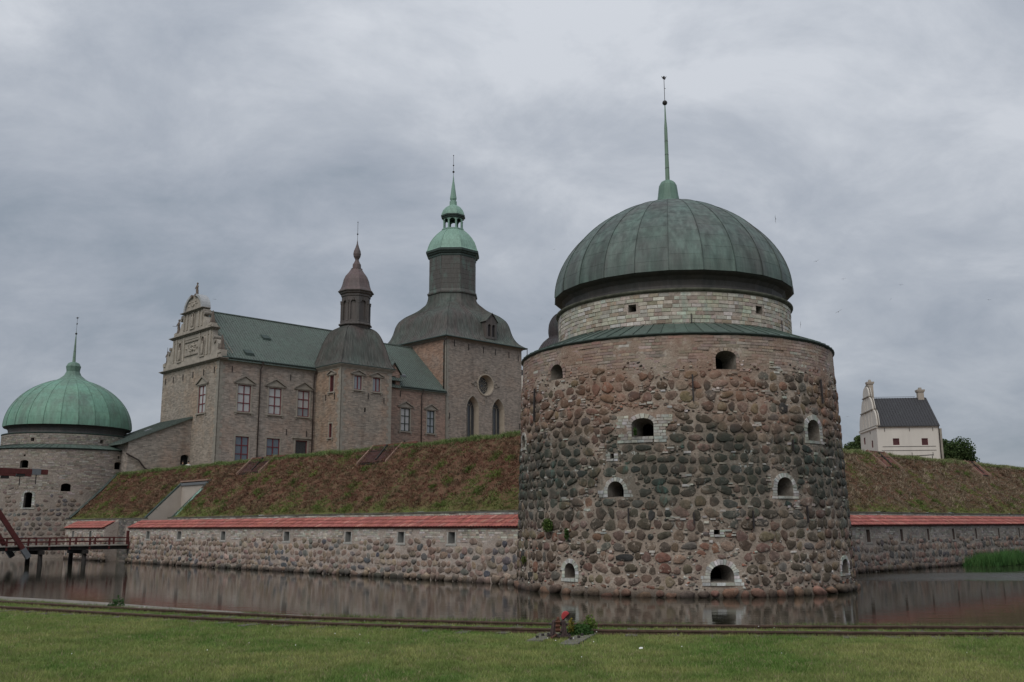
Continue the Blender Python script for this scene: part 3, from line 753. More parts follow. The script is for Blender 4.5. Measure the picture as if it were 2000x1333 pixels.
# ------------------------------------------------------------------ round towers
LIME = [((.47, .48, .44), 4), ((.40, .40, .36), 2), ((.54, .54, .51), 2), ((.36, .34, .30), 1)]
EARTHY = [((.34, .275, .235), 3), ((.29, .235, .20), 2)]
def loop_frame(T, mp, h, n_v, vh, jamb, pal, seed, bigness=1, mat=None, dark=True, inner=.62, depth=.75, sill=True):
    """a gun loop: the opening's sides, the dark throat, arch stones, jamb stones and sill"""
    rr = random.Random(seed); mid = (h.s0 + h.s1) / 2; w = (h.s1 - h.s0) / 2; zs = h.z1 - h.rise
    m, ring = reveal(mp, h, depth, inner)
    emb = T.part('gun_loop', m, MAT['reveal'])
    m = M(); n = len(ring); c = Vector((0, 0, 0))
    for p in ring: c += Vector(p) / n
    ctr = mp(mid, (h.z0 + h.z1) / 2, 2.0); back = [tuple(Vector(p) + (Vector(ctr) - c)) for p in ring]
    m.loft([ring, back]); m.add(back, [tuple(range(n))]); T.part('throat', m, MAT['void'], emb)
    mat = mat or MAT['tblock_o']
    def piece(name, pts, d0=-.035, d1=.14):
        m = sprism(M(), mp, pts, d0 - rr.uniform(0, .02), d1); o = T.part(name, m, mat, emb); o.color = tuple(pick(pal, rr)) + (1,)
    if n_v:
        for i in range(n_v):
            t0, t1 = PI * (1 - (i + .06) / n_v), PI * (1 - (i + .94) / n_v); v2 = vh * rr.uniform(.88, 1.1)
            piece('arch_stone', [(mid + w * math.cos(t0), zs + h.rise * math.sin(t0)), (mid + (w + v2) * math.cos(t0), zs + (h.rise + v2) * math.sin(t0)), (mid + (w + v2) * math.cos(t1), zs + (h.rise + v2) * math.sin(t1)), (mid + w * math.cos(t1), zs + h.rise * math.sin(t1))][::-1])
    if jamb:
        rows = max(2, round((zs - h.z0) / .125)); rh = (zs - h.z0) / rows
        for i in range(-bigness, rows + (3 if bigness > 1 else 0)):
            z0 = h.z0 + i * rh + .008; z1 = z0 + rh - .016
            for sg, e in ((-1, h.s0), (1, h.s1)):
                if i >= rows: e = e + sg * vh * (1.05 if i == rows else .7)
                if i < 0: e = e
                x = e + sg * .004; lim = jamb * rr.uniform(.75, 1.25)
                while abs(x - e) < lim - .06:
                    ww = min(rr.uniform(.13, .34), lim - abs(x - e) + .03); a, b = sorted((x, x + sg * ww)); piece('jamb_stone', [(a, z0), (b, z0), (b, z1), (a, z1)], -.02); x += sg * (ww + .016)
        if sill:
            for k in range(bigness):
                x = h.s0 + .01
                while x < h.s1 - .05:
                    ww = min(rr.uniform(.2, .4), h.s1 - x); z1 = h.z0 - .008 - k * rh; piece('sill_stone', [(x, z1 - rh + .016), (x + ww - .012, z1 - rh + .016), (x + ww - .012, z1), (x, z1)], -.05, .2); x += ww
    return emb
q = NT('reveal_stone'); c = q.mix(q.ramp(q.noise(3, 5), (.4, 0.0), (.6, 1.0)), (.15, .13, .11), (.22, .20, .175))
MAT['reveal'] = q.done(c, .9, q.bump(q.noise(12, 4), .6, .04), 0, .1)

def round_tower(c, label, rb, rt, ztop, openings, dome_par, main):
    """c: centre in fort coordinates"""
    T = Thing('round_tower', label, 'round tower', (c[0], c[1], 0))
    cx, cy = c; RR = rt; off = R(-44)
    def mp(s_, z, d=0):
        a = s_ / RR + off; r = rb + (rt - rb) * z / ztop - d
        return (cx + r * math.sin(a), cy - r * math.cos(a), z)
    deg = lambda a: R(a) * RR
    holes = []; specs = []
    for (a0, z0, a1, z1, rise, nv, vh, jamb, big, inner) in openings:
        h = Hole(deg(a0), deg(a1), z0, z1, rise); holes.append(h); specs.append((h, nv, vh, jamb, big, inner))
    m = M(); step = .14 if main else .3
    zb = -.6
    surface(m, mp, deg(-100), deg(100), zb, ztop, holes, step, step, .055 if main else .05)
    T.part('wall', m, MAT['mortar'] if main else MAT['mortar2'], smooth=True)
    m = M(); surface(m, mp, deg(100), deg(260), zb, ztop, [], 1.0, 1.0); T.part('rear_wall', m, MAT['mortar'] if main else MAT['mortar2'], smooth=True)
    for i, (h, nv, vh, jamb, big, inner) in enumerate(specs):
        loop_frame(T, mp, h, nv, vh, jamb, EARTHY if (main and i < 2) else LIME, 40 + i, big, None, True, inner, 1.0 if main else .30)
    def clear(s_, z, w, hh):
        for h, nv, vh, jamb, big, inner in specs:
            j = jamb + .02 if jamb else .02
            if h.s0 - j - w < s_ < h.s1 + j + w and h.z0 - .125 * big - .02 - hh < z < h.z1 + (vh if nv else .03) + hh + (.12 if big > 1 else 0): return True
        return False
    # boulders
    size = .47 if main else .46; ztb = 8.75 if main else 6.2
    pal = PAL if main else PALG
    zp = (lambda z: 1 if z < ztb - 1.3 else (.86 if z < ztb - .45 else .5)) if main else (lambda z: 1 if z < 4.4 else (.65 if z < 5.4 else .35))
    it, occ = stone_courses(T, mp, deg(-118), deg(118), .42 if main else .3, ztb, size, pal, clear, 3 if main else 4, .062 if main else .05, .97 if main else .86, zp)
    scatter(T, 'boulder', it, BT, MAT['boulder_o' if main else 'stone_o'], MAT['boulder_a' if main else 'stone_a'], 300)
    if main:
        it2, occ2 = stone_courses(T, mp, deg(-112), deg(112), -.14, .40, .52, [((.27, .165, .12), 3), ((.21, .145, .11), 2), ((.15, .115, .09), 2)], lambda s_, z, w, hh: any(h.s0 - .05 - w < s_ < h.s1 + .05 + w and h.z0 - .1 < z + hh for h in holes), 8, .17, .96, None, .18)
        scatter(T, 'base_boulder', it2, BT, MAT['base_o'], MAT['base_a'], 300)
        mid_ = pinning(T, mp, deg(-108), deg(108), .35, 8.3, 9000, occ, clear, 19, (.11, .22), pal, zp); occ += [(0, 0, 0, 0)]
        scatter(T, 'fill_stone', mid_, BT, MAT['boulder_o'], MAT['boulder_a'], 300, stuffname='fill_stones')
        pin = pinning(T, mp, deg(-100), deg(100), .3, 9.0, 15000, occ, clear, 9, (.025, .085), [((.10, .075, .06), 3), ((.24, .16, .13), 3), ((.42, .40, .36), 2.2), ((.035, .032, .03), 2), ((.30, .14, .10), .8)], lambda z: .75 if z < 8 else .3)
        scatter(T, 'pinning_stone', pin, BT, MAT['boulder_o'], MAT['boulder_a'], 0, stuffname='pinning_stones')
        # limestone pieces between the boulders, in little stacks
        rr = random.Random(31); its = []
        for _ in range(620):
            s_, z = deg(rr.uniform(-95, 95)), rr.uniform(1.5, 8.8)
            for k in range(rr.randrange(1, 4)):
                w, hh = rr.uniform(.05, .15), rr.uniform(.022, .05); zc = z + k * .1; sc_ = s_ + rr.uniform(-.05, .05)
                if clear(sc_, zc, w, hh) or any(((sc_ - o[0]) / (o[2] + w * .35 + .001)) ** 2 + ((zc - o[1]) / (o[3] + hh * .35 + .001)) ** 2 < 1 for o in occ if abs(o[0] - sc_) < 1 and abs(o[1] - zc) < 1): continue
                Mx, scr = frame_at(T, mp, sc_, zc, w, hh, .06); its.append((Mx, pick([((.46, .45, .41), 2), ((.34, .30, .26), 2)], rr), rr.randrange(6), scr))
        scatter(T, 'packing_stone', its, KT, MAT['tblock_o'], MAT['tblock_a'], 300, smooth=False)
    # coursed stone band at the top
    zbb = 8.55 if main else 5.6
    palb = [((.33, .268, .228), 4), ((.305, .248, .212), 3), ((.36, .305, .262), 1.6), ((.325, .235, .19), 1.0), ((.50, .48, .44), .12)] if main else [((.27, .235, .20), 4), ((.235, .20, .172), 3), ((.32, .285, .25), 2)]
    def clb(s_, z, w, hh):
        if clear(s_, z, w, hh): return True
        return any(abs(o[0] - s_) < o[2] + w * .8 and abs(o[1] - z) < o[3] + hh * .7 for o in occ_hi)
    occ_hi = [o for o in occ if o[1] > zbb - .4]
    it = block_courses(T, mp, deg(-112), deg(112), zbb, ztop - .02, .118 if main else .13, (.2, .62), palb, clb, 12, .013, .06, .007)
    scatter(T, 'wall_block', it, KT, MAT['tblock_o'] if main else MAT['wblock_o'], MAT['tblock_a'] if main else MAT['wblock_a'], 300 if main else 0, smooth=False, stuffname='coursed_blocks')
    # wall anchors
    if main:
        for a, z0, z1 in ((-66, 7.05, 8.45), (-4.1, 7.35, 8.4), (46, 7.5, 8.5), (-24.8, 2.72, 3.3), (-5.4, 2.7, 3.12), (12.4, 2.55, 3.18), (32.4, 2.72, 3.38), (28.6, 5.48, 5.92)):
            m = M(); sbox(m, mp, deg(a) - .025, deg(a) + .025, z0, z1, -.17, -.10); T.part('wall_anchor', m, MAT['iron'])
    p = dome_par
    # skirt roof of seamed sheets
    zr, rs, zd, rd = p['skirt_z'], p['skirt_r'], p['drum_z0'], p['drum_r']
    m = M().lathe([(rt - .02, ztop - .02), (rs - .04, zr - .055), (rs, zr - .03), (rs, zr), (rs - .03, zr + .004)], 96, cx, cy); T.part('eaves_board', m, MAT['gutter'], smooth=False)
    m = M().lathe([(rs - .03, zr + .0), (rd - .05, zd + .01)], 96, cx, cy); base = T.part('skirt_roof', m, MAT['seam_green'], smooth=True)
    NP = 80
    rr = random.Random(6)
    for k in range(NP):
        a0, a1 = off + 2 * PI * k / NP, off + 2 * PI * (k + 1) / NP; m = M()
        def P_(a, f_, up): r = rs - .012 + (rd - rs) * f_; z = zr + (zd - zr) * f_ + up; return (cx + r * math.sin(a), cy - r * math.cos(a), z)
        g = .0035
        m.hexa([P_(a0 + g, 0, .004), P_(a1 - g, 0, .004), P_(a1 - g, 1, .004), P_(a0 + g, 1, .004), P_(a0 + g, 0, .016), P_(a1 - g, 0, .016), P_(a1 - g, 1, .016), P_(a0 + g, 1, .016)])
        m.hexa([P_(a1 - g, 0, .006), P_(a1 + g * .4, 0, .006), P_(a1 + g * .4, 1, .006), P_(a1 - g, 1, .006), P_(a1 - g, 0, .05), P_(a1 + g * .4, 0, .05), P_(a1 + g * .4, 1, .05), P_(a1 - g, 1, .05)])
        o = T.part('roof_panel', m, MAT['seam_panel'], base); t = rr.uniform(.82, 1.18); o.color = (t, t * rr.uniform(.97, 1.03), t, 1)
    # drum
    z1 = p['drum_z1']
    def mpd(s_, z, d=0):
        a = s_ / rd + off; r = rd - d; return (cx + r * math.sin(a), cy - r * math.cos(a), z)
    dd = lambda a: R(a) * rd
    dh = [Hole(dd(a0), dd(a1), za, zb_, 0) for a0, za, a1, zb_ in p['drum_holes']]
    m = M(); surface(m, mpd, dd(-180), dd(180), zd - .3, z1, dh, .35, .4, .012); T.part('drum', m, MAT['mortar3'] if main else MAT['mortar2'], smooth=True)
    for i, h in enumerate(dh):
        m, ring = reveal(mpd, h, .5, .6); e = T.part('vent_hole', m, MAT['reveal']); m = M().add([Vector(p_) for p_ in ring], [tuple(range(len(ring)))]); T.part('dark_back', m, MAT['void'], e)
    cld = lambda s_, z, w, hh: any(h.s0 - w < s_ < h.s1 + w and h.z0 - hh < z < h.z1 + hh for h in dh)
    pald = [((.45, .42, .36), 4), ((.40, .36, .30), 3), ((.33, .27, .215), 1.4), ((.50, .485, .43), 1.6)] if main else [((.26, .235, .20), 3), ((.22, .195, .17), 2), ((.30, .28, .24), 1)]
    it = block_courses(T, mpd, dd(-112), dd(112), zd + .03, z1 - .03, .155 if main else .15, (.20, .50), pald, cld, 14, .022, .02, .009)
    scatter(T, 'limestone_block', it, KT, MAT['block_o'] if main else MAT['wblock_o'], MAT['block_a'] if main else MAT['wblock_a'], 300 if main else 0, smooth=False, stuffname='drum_blocks')
    # cornice, cove and dome
    rc = p['cor_r']; re_, ze = p['eave_r'], p['eave_z']; NG = 24
    m = M().lathe([(rd - .02, z1 - .02), (rc - .02, z1 + .05), (rc, z1 + .09), (rc, z1 + .13), (re_ - .62, z1 + .15)], 96, cx, cy); T.part('cornice', m, MAT['coping'] if main else MAT['gutter'])
    k0 = 1 / math.cos(PI / NG); ph = off + PI / NG * p['phase']
    m = M().lathe([(r * k0, z) for r, z in ((re_ - .46, z1 + .16), (re_ - .50, z1 + .36), (re_ - .46, ze - .30), (re_ - .32, ze - .14), (re_ - .10, ze - .07), (re_, ze - .015))], NG, cx, cy, ph); T.part('cove', m, MAT['cove'])
    hgt, pw = p['h'], p['p']
    topr = p['top_r']
    def prof(t): 
        a = PI / 2 * t; r = topr + (re_ - topr) * max(0, math.cos(a)) ** pw; return r, ze + hgt * math.sin(a) ** p['q']
    rows = 12; ts = [i / rows for i in range(rows + 1)]
    m = M().lathe([((prof(t)[0] - .03) * k0, prof(t)[1] - .02) for t in [i / 30 for i in range(31)]], NG, cx, cy, ph); dome = T.part('dome', m, MAT['dome_base' if main else 'dome_base2'])
    rr = random.Random(77 if main else 78)
    for g in range(NG):
        a0, a1 = ph + 2 * PI * g / NG, ph + 2 * PI * (g + 1) / NG
        tint = rr.uniform(.90, 1.10)
        jog = rr.uniform(-.3, .3)
        for i in range(rows):
            t0 = ts[i] + (jog / rows if 0 < i else 0); t1 = ts[i + 1] + (jog / rows if i < rows - 1 else 0); m = M(); K = 3
            lay = []
            for q_ in range(K + 1):
                t = t0 + (t1 - t0) * q_ / K; gz = .0 if q_ else .004; r, z = prof(t); r *= k0; lift = .005 - .005 * q_ / K
                z += gz * .3; w_ = .004 / max(.4, r)
                A0 = Vector((math.sin(a0 + w_), -math.cos(a0 + w_), 0)); A1 = Vector((math.sin(a1 - w_), -math.cos(a1 - w_), 0)); o_ = Vector((cx, cy, z))
                lay.append([o_ + A0 * (r - .03), o_ + A0 * (r + lift), o_ + A1 * (r + lift), o_ + A1 * (r - .03)])
            m.loft(lay, close=False); m.add([lay[0][j] for j in range(4)], [(0, 1, 2, 3)])
            o = T.part('copper_sheet', m, MAT['dome'] if main else MAT['dome2'], dome); t = tint * rr.uniform(.95, 1.05); o.color = (t * rr.uniform(.98, 1.02), t, t * rr.uniform(.98, 1.02), 1)
        m = M(); lay = []
        for q_ in range(25):
            r, z = prof(q_ / 24); r *= k0; w_ = min(.3, .018 / max(.1, r)); o_ = Vector((cx, cy, z))
            lay.append([o_ + Vector((math.sin(a0 + s_), -math.cos(a0 + s_), 0)) * (r + b) for s_, b in ((-w_, -.02), (-w_ * .7, .036), (w_ * .7, .036), (w_, -.02))])
        m.loft(lay, close=False); o = T.part('rib', m, MAT['dome'] if main else MAT['dome2'], dome); o.color = (.62, .62, .62, 1)
    # knob, spire, ball, rod and vane
    m = M().lathe(p['knob'], 10, cx, cy, ph); T.part('lantern_knob', m, MAT['knob'], smooth=False)
    zs = p['spire']
    m = M().lathe([(zs[0][0] * 1.25, zs[0][1]), (zs[0][0], zs[0][1] + .06)] + zs[1:], 10, cx, cy); T.part('spire', m, MAT['spire'])
    for i in range(1, 4):
        z = zs[0][1] + (zs[1][1] - zs[0][1]) * i / 4; r = zs[0][0] + (zs[1][0] - zs[0][0]) * i / 4
        T.part('spire_ring', M().lathe([(r, z - .02), (r + .012, z), (r, z + .02)], 10, cx, cy), MAT['seam_green'])
    zb_, rbal = p['ball']; T.part('ball', M().ball((cx, cy, zb_), rbal, 12), MAT['iron'], smooth=True)
    T.part('rod', M().tube([(cx, cy, zs[-1][1] - .05), (cx, cy, p['tip'])], .014, 6), MAT['iron'])
    t = p['tip']; m = M(); m.tube([(cx - .13, cy + .05, t - .02), (cx - .05, cy, t - .12), (cx + .05, cy, t - .12), (cx + .14, cy - .04, t + .04)], [.012, .035, .035, .012], 6); m.ball((cx, cy, t - .03), .055, 6); m.tube([(cx, cy, t - .62), (cx + .1, cy, t - .6)], .014, 5)
    T.part('weather_vane', m, MAT['iron'])
    return T, mp, deg

ops = [  # a0, z0, a1, z1, rise, voussoirs, their length, jamb width, size class, throat width
    (-56.7, 8.66, -50.1, 9.30, .36, 9, .17, .10, 0, .7), (3.6, 8.62, 10.4, 9.36, .26, 9, .13, .08, 0, .55), (-23.6, 6.04, -16.6, 6.76, .24, 9, .17, .50, 2, .55),
    (36.9, 5.95, 43.9, 6.80, .36, 11, .20, .24, 1, .62), (-31.9, 3.72, -26.5, 4.34, .34, 11, .15, .32, 0, .55), (21.8, 3.74, 28.1, 4.46, .40, 13, .16, .20, 1, .6),
    (-48.5, .62, -44.0, 1.20, .30, 11, .16, .13, 1, .6), (-1.3, .55, 5.8, 1.20, .40, 15, .19, .26, 1, .55), (50.5, .72, 57.5, 1.30, .40, 9, .14, .12, 1, .6),
    (-84.5, 6.05, -77.0, 6.62, .3, 7, .12, .10, 1, .6),
    (-30.9, 5.22, -29.6, 5.42, 0, 0, 0, .13, 1, .7), (.4, 2.30, 2.2, 2.48, 0, 0, 0, .12, 1, .7)]
TM, mpM, degM = round_tower((-7.81, -59.61), 'nearest and largest round tower, of boulders, under a dark green ribbed dome', 7.29, 6.976, 10.0, ops,
    dict(skirt_z=10.09, skirt_r=7.08, drum_z0=10.80, drum_r=5.30, drum_z1=12.16, drum_holes=[(-29.6, 11.42, -25.8, 11.74), (31.4, 11.38, 35.5, 11.72)], cor_r=5.44, eave_r=5.46, eave_z=13.04, h=4.75, p=1.22, q=1.04, top_r=.0, phase=.62,
         knob=[(.66, 17.70), (.54, 17.86), (.485, 18.15), (.45, 18.45), (.42, 18.65), (.34, 18.80), (.22, 18.88), (.1, 18.91)], spire=[(.105, 18.85), (.075, 21.6), (.045, 22.0), (.02, 22.9)], ball=(22.9, .125), tip=24.28), True)
# mooring-iron sized mast stubs on the drum
for a, z0, z1 in ((-1.4, 10.8, 11.2), (50, 10.82, 11.28)):
    c = math.radians(a - 44); x, y = -7.81 + 5.38 * math.sin(c), -59.61 - 5.38 * math.cos(c)
    TM.part('lightning_rod_bracket', M().tube([(x, y, z0), (x, y, z1)], .022, 6), MAT['iron'])
ops2 = [(-5.8, 8.0, .1, 8.72, .18, 0, 0, 0, 0, .96), (58.7, 8.05, 65.2, 8.75, .2, 0, 0, 0, 0, .96), (22.7, 5.9, 29.0, 6.62, .22, 0, 0, 0, 0, .96), (-.1, 4.43, 5.3, 5.82, .2, 7, .18, .26, 1, .96),
        (57.0, 5.65, 63.7, 6.32, .3, 0, 0, 0, 0, .96), (37.4, 4.21, 40.2, 4.54, 0, 0, 0, .22, 1, .8), (-4.0, 9.06, -2.5, 9.22, 0, 0, 0, 0, 0, .8), (61.4, 9.04, 63.2, 9.3, 0, 0, 0, 0, 0, .8)]
TL, mpL, degL = round_tower((-8.81, 13.54), 'far left round tower with a bright green copper dome ending in a small onion knob', 7.95, 7.40, 9.75, ops2,
    dict(skirt_z=9.86, skirt_r=7.58, drum_z0=10.30, drum_r=5.83, drum_z1=11.30, drum_holes=[(-7.9, 10.57, -4.5, 10.88), (53.7, 10.52, 57, 10.86)], cor_r=5.90, eave_r=5.80, eave_z=12.20, h=5.05, p=1.08, q=1.0, top_r=0, phase=.3,
         knob=[(1.75, 16.95), (1.2, 17.28), (.80, 17.62), (.62, 18.0), (.66, 18.3), (.70, 18.52), (.52, 18.85), (.25, 18.98), (.12, 19.0)], spire=[(.16, 18.9), (.07, 21.2), (.04, 21.7), (.02, 22.2)], ball=(21.9, .11), tip=23.6), False)
TL.part('knob_on_rod', M().ball((-8.81, 13.54, 22.9), .07, 8), MAT['iron'])

pts_ = []
for k in range(60):
    a = R(-100 + k * 2.6); r = 7.66; u_, v_ = -8.81 + r * math.sin(a), 13.54 - r * math.cos(a)
    if u_ - LU > 1.3: z = slope_h(u_ - LU, 99); pts_.append((-8.81 + (7.95 - .055 * z + .10) * math.sin(a), 13.54 - (7.95 - .055 * z + .10) * math.cos(a), z + .12))
TL.part('slope_flashing', M().tube([p for p in pts_ if p[2] < 7.7], .16, 6), MAT['gutter'])
# plants rooted in the big tower's wall
def bush(T_name, label, mpf, s_, z, n, size, drop, cols, cat='shrub', world=None):
    p = Vector(mpf(s_, z, -.12)) if mpf else Vector(world)
    T = Thing(T_name, label, cat, tuple(p))
    nrm = (Vector(mpf(s_, z, 0)) - Vector(mpf(s_, z, .5))).normalized() if mpf else Vector((0, 0, 1))
    k = n; c = RNG.normal(0, 1, (k, 3)); c /= np.linalg.norm(c, axis=1)[:, None] + 1e-6; c *= (RNG.random((k, 1)) ** .45) * np.array(size)
    c += np.array(p) + np.array(nrm) * size[0] * .35 + np.array((0, 0, -drop)) * RNG.random((k, 1))
    d1 = RNG.normal(0, 1, (k, 3)); d1 /= np.linalg.norm(d1, axis=1)[:, None]; d2 = np.cross(d1, RNG.normal(0, 1, (k, 3))); d2 /= np.linalg.norm(d2, axis=1)[:, None]
    L = .055 * RNG.uniform(.6, 1.3, (k, 1)); V = np.stack([c - d1 * L, c + d2 * L * .6, c + d1 * L, c - d2 * L * .6], 1)
    C = np.array([lerp(cols[0], cols[1], t) for t in RNG.random(k)])
    me = np_mesh('leaves', V.reshape(-1, 3) - T.off, np.arange(4 * k).reshape(-1, 4), np.repeat(C, 4, 0), MAT['leaf'])
    o = bpy.data.objects.new('leaves', me); COL.objects.link(o); o.parent = T.o; tag(o, kind='stuff')
    m = M(); b0 = Vector(mpf(s_, z - size[2] * .5, .02)) if mpf else p - Vector((0, 0, size[2]))
    for _ in range(5): e_ = c[RNG.integers(k)]; m.tube([b0, (b0 + Vector(e_)) / 2 + Vector((0, 0, .03)), e_], [.012, .008, .004], 4)
    T.part('stem', m, MAT['bark'])
bush('wall_shrub', 'green shrub growing out of the big tower wall, left and low', mpM, degM(-55), 2.72, 420, (.26, .26, .24), .10, ((.045, .085, .022), (.11, .16, .04)))
bush('wall_weed', 'narrow trailing weed hanging on the big tower wall beside the shrub', mpM, degM(-46.8), 2.35, 160, (.09, .09, .24), .12, ((.035, .075, .02), (.08, .13, .035)))
bush('ivy_sprig', 'small green sprig inside the white framed gun loop', mpM, degM(-22.2), 6.25, 90, (.07, .07, .17), .05, ((.035, .07, .022), (.06, .11, .03)))
bush('moss_clump', 'yellow green moss clump at the left edge of the big tower', mpM, degM(-72), 1.25, 90, (.10, .10, .16), .05, ((.06, .075, .02), (.10, .12, .035)))

# ------------------------------------------------------------------ moat walls with loopholes, tiled ridge and boulder facing
RUB = [((.47, .43, .375), 4), ((.41, .37, .32), 3), ((.54, .51, .46), 1.5), ((.30, .265, .235), 1.1), ((.40, .32, .27), 1)]
TILE = [((.33, .115, .097), 5), ((.36, .130, .108), 3), ((.295, .10, .085), 2), ((.38, .18, .15), .5)]
def moat_wall(label, mp, L, loops, side, seed, mort, base, near_end, pal, rub, ends=()):
    T = Thing('moat_wall', label, 'wall', (Vector(mp(L / 2, 0, .4))[0], Vector(mp(L / 2, 0, .4))[1], 0))
    zt = 2.60; lz = 1.66 if side == 'r' else 1.80; hs = [Hole(a, b, lz, 2.36, 0) for a, b in loops]
    m = M(); surface(m, mp, 0, L, -.6, zt, hs, .3, .2, .05); T.part('wall_face', m, mort, smooth=True)
    m = M()
    for s_ in (0, L): m.add([mp(s_, -.6, 0), mp(s_, -.6, 1.1), mp(s_, 3.15, 1.1), mp(s_, 3.13, .92), mp(s_, zt, -.02)], [(0, 1, 2, 3, 4)])
    m.add([mp(0, zt, 0), mp(L, zt, 0), mp(L, 3.13, .92), mp(0, 3.13, .92)], [(0, 1, 2, 3)]); T.part('wall_core', m, mort)
    rr = random.Random(seed)
    for h in hs:
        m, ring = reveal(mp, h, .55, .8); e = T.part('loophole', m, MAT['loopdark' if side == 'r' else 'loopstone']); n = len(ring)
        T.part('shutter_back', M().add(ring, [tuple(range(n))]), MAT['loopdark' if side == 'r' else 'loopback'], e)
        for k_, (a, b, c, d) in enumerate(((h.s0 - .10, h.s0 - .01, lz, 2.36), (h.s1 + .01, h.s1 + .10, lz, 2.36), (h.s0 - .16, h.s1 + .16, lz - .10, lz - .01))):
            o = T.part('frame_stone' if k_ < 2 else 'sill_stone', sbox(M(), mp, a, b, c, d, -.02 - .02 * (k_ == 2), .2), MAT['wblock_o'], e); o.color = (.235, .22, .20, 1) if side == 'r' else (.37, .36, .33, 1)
    clear = lambda s_, z, w, hh: any(h.s0 - .12 - w < s_ < h.s1 + .12 + w and z + hh > lz - .12 for h in hs)
    edge = lambda s_: 1.98 + .22 * mnoise.noise(Vector((s_ * .45, 3, seed)))
    it, occ = stone_courses(T, mp, .05, L - .05, .26, 2.25, .43, pal, lambda s_, z, w, hh: clear(s_, z, w, hh) or z + hh * .5 > edge(s_), seed, .06, 1.0, None, .22)
    scatter(T, 'field_stone', it, BT, MAT['stone_o'], MAT['stone_a'], 300, stuffname='field_stones')
    it, _ = stone_courses(T, mp, 0, L, -.12, .34, .44, base, lambda *a: False, seed + 1, .15, 1.02, None, .2)
    scatter(T, 'footing_boulder', it, BT, MAT['base_o'], MAT['base_a'], 300, stuffname='footing_boulders')
    it = block_courses(T, mp, 0, L, 1.86, zt - .01, .098, (.14, .46), rub, lambda s_, z, w, hh: any(h.s0 - .11 - w < s_ < h.s1 + .11 + w and z + hh > lz - .11 for h in hs) or any(abs(o[0] - s_) < o[2] + w * .7 and abs(o[1] - z) < o[3] + hh * .6 for o in occ if abs(o[0] - s_) < .8 and o[1] > 1.6), seed + 2, .016, .05, .006)
    scatter(T, 'rubble_block', it, KT, MAT['wblock_o'], MAT['wblock_a'], 300, smooth=False, stuffname='rubble_blocks')
    # tiles in three overlapping rows
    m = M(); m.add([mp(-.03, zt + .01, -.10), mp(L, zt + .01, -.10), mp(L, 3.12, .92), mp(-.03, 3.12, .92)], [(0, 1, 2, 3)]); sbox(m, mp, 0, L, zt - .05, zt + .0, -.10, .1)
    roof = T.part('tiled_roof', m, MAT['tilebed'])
    items = []; nrm2 = 1.02; rows = 3; tw = .215; n = int(L / tw)
    for r_ in range(rows):
        for i in range(n):
            s_ = (i + .5) * tw; f0 = r_ / rows - .035; f1 = (r_ + 1) / rows + .015
            a = Vector(mp(s_, zt + .02 + (3.14 - zt) * f0, -.13 + 1.06 * f0)); b = Vector(mp(s_, zt + .02 + (3.14 - zt) * f1, -.13 + 1.06 * f1))
            t = (Vector(mp(s_ + .1, 0, 0)) - Vector(mp(s_, 0, 0))).normalized(); y = b - a; nn = t.cross(y).normalized()
            p = (a + b) / 2 + nn * .02; t = t * tw * .52; y = y / 2; nn = nn * .10
            Mx = Matrix(((t.x, y.x, nn.x, p.x - T.off[0]), (t.y, y.y, nn.y, p.y - T.off[1]), (t.z, y.z, nn.z, p.z - T.off[2]), (0, 0, 0, 1)))
            items.append((Mx, pick(TILE, rr), 0, 1 / (CAMF - p).length))
    scatter(T, 'roof_tile', items, TT, MAT['rail_tile_o'], MAT['rail_tile_a'], 300, parent=roof, smooth=True, stuffname='roof_tiles')
    return T
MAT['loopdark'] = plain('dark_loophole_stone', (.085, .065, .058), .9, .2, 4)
MAT['loopstone'] = plain('loophole_stone', (.21, .21, .20), .9, .15, 4); MAT['loopback'] = plain('loophole_back', (.14, .14, .13), .9, .2, 5)
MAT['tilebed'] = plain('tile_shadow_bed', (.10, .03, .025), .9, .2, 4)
LM = -10.45    # end of the left wall by the gate
mpl = lambda s_, z, d=0: (LU + d - .04 * max(0, min(1, (2.0 - z))) * 2, LM - s_, z)         # s runs towards the big tower
lo = [(-13.73, -14.25), (-18.88, -19.44), (-25.34, -25.89), (-33.29, -33.86), (-39.8, -40.32), (-44.62, -45.12), (-48.71, -49.21)]
moat_wall('long moat wall of pink field stones left of the big tower, red tiles on top', mpl, 45.2, [(LM - a, LM - b) for a, b in lo], 'l', 21, MAT['mortar3'], [((.29, .22, .17), 3), ((.22, .175, .14), 2), ((.15, .135, .115), 2)], 0, PALW, RUB)
mpr = lambda s_, z, d=0: (-4.0 + s_, RV + d - .04 * max(0, min(1, (2.0 - z))) * 2, z)
lo = [(9.56, 10.02), (13.86, 14.23), (17.62, 17.94), (21.45, 21.8), (25.22, 25.53), (29.32, 29.6), (33.29, 33.58), (37.3, 37.6), (41.3, 41.6), (45.3, 45.6), (49.3, 49.6), (53.3, 53.6)]
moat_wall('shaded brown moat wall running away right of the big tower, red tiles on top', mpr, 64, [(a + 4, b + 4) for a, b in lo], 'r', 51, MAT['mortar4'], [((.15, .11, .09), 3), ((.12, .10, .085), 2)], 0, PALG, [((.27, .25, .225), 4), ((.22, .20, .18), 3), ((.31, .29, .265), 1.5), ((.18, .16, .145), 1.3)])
mps = lambda s_, z, d=0: (LU + d - .02, 2.75 - s_, z)
ST = moat_wall('short moat wall section beyond the gate gap, small red tiled roof, behind the bridge', mps, 8.5, [(1.6, 2.0), (5.4, 5.85)], 's', 61, MAT['mortar3'], [((.19, .15, .12), 2), ((.15, .13, .11), 1)], 0, PALW, RUB)

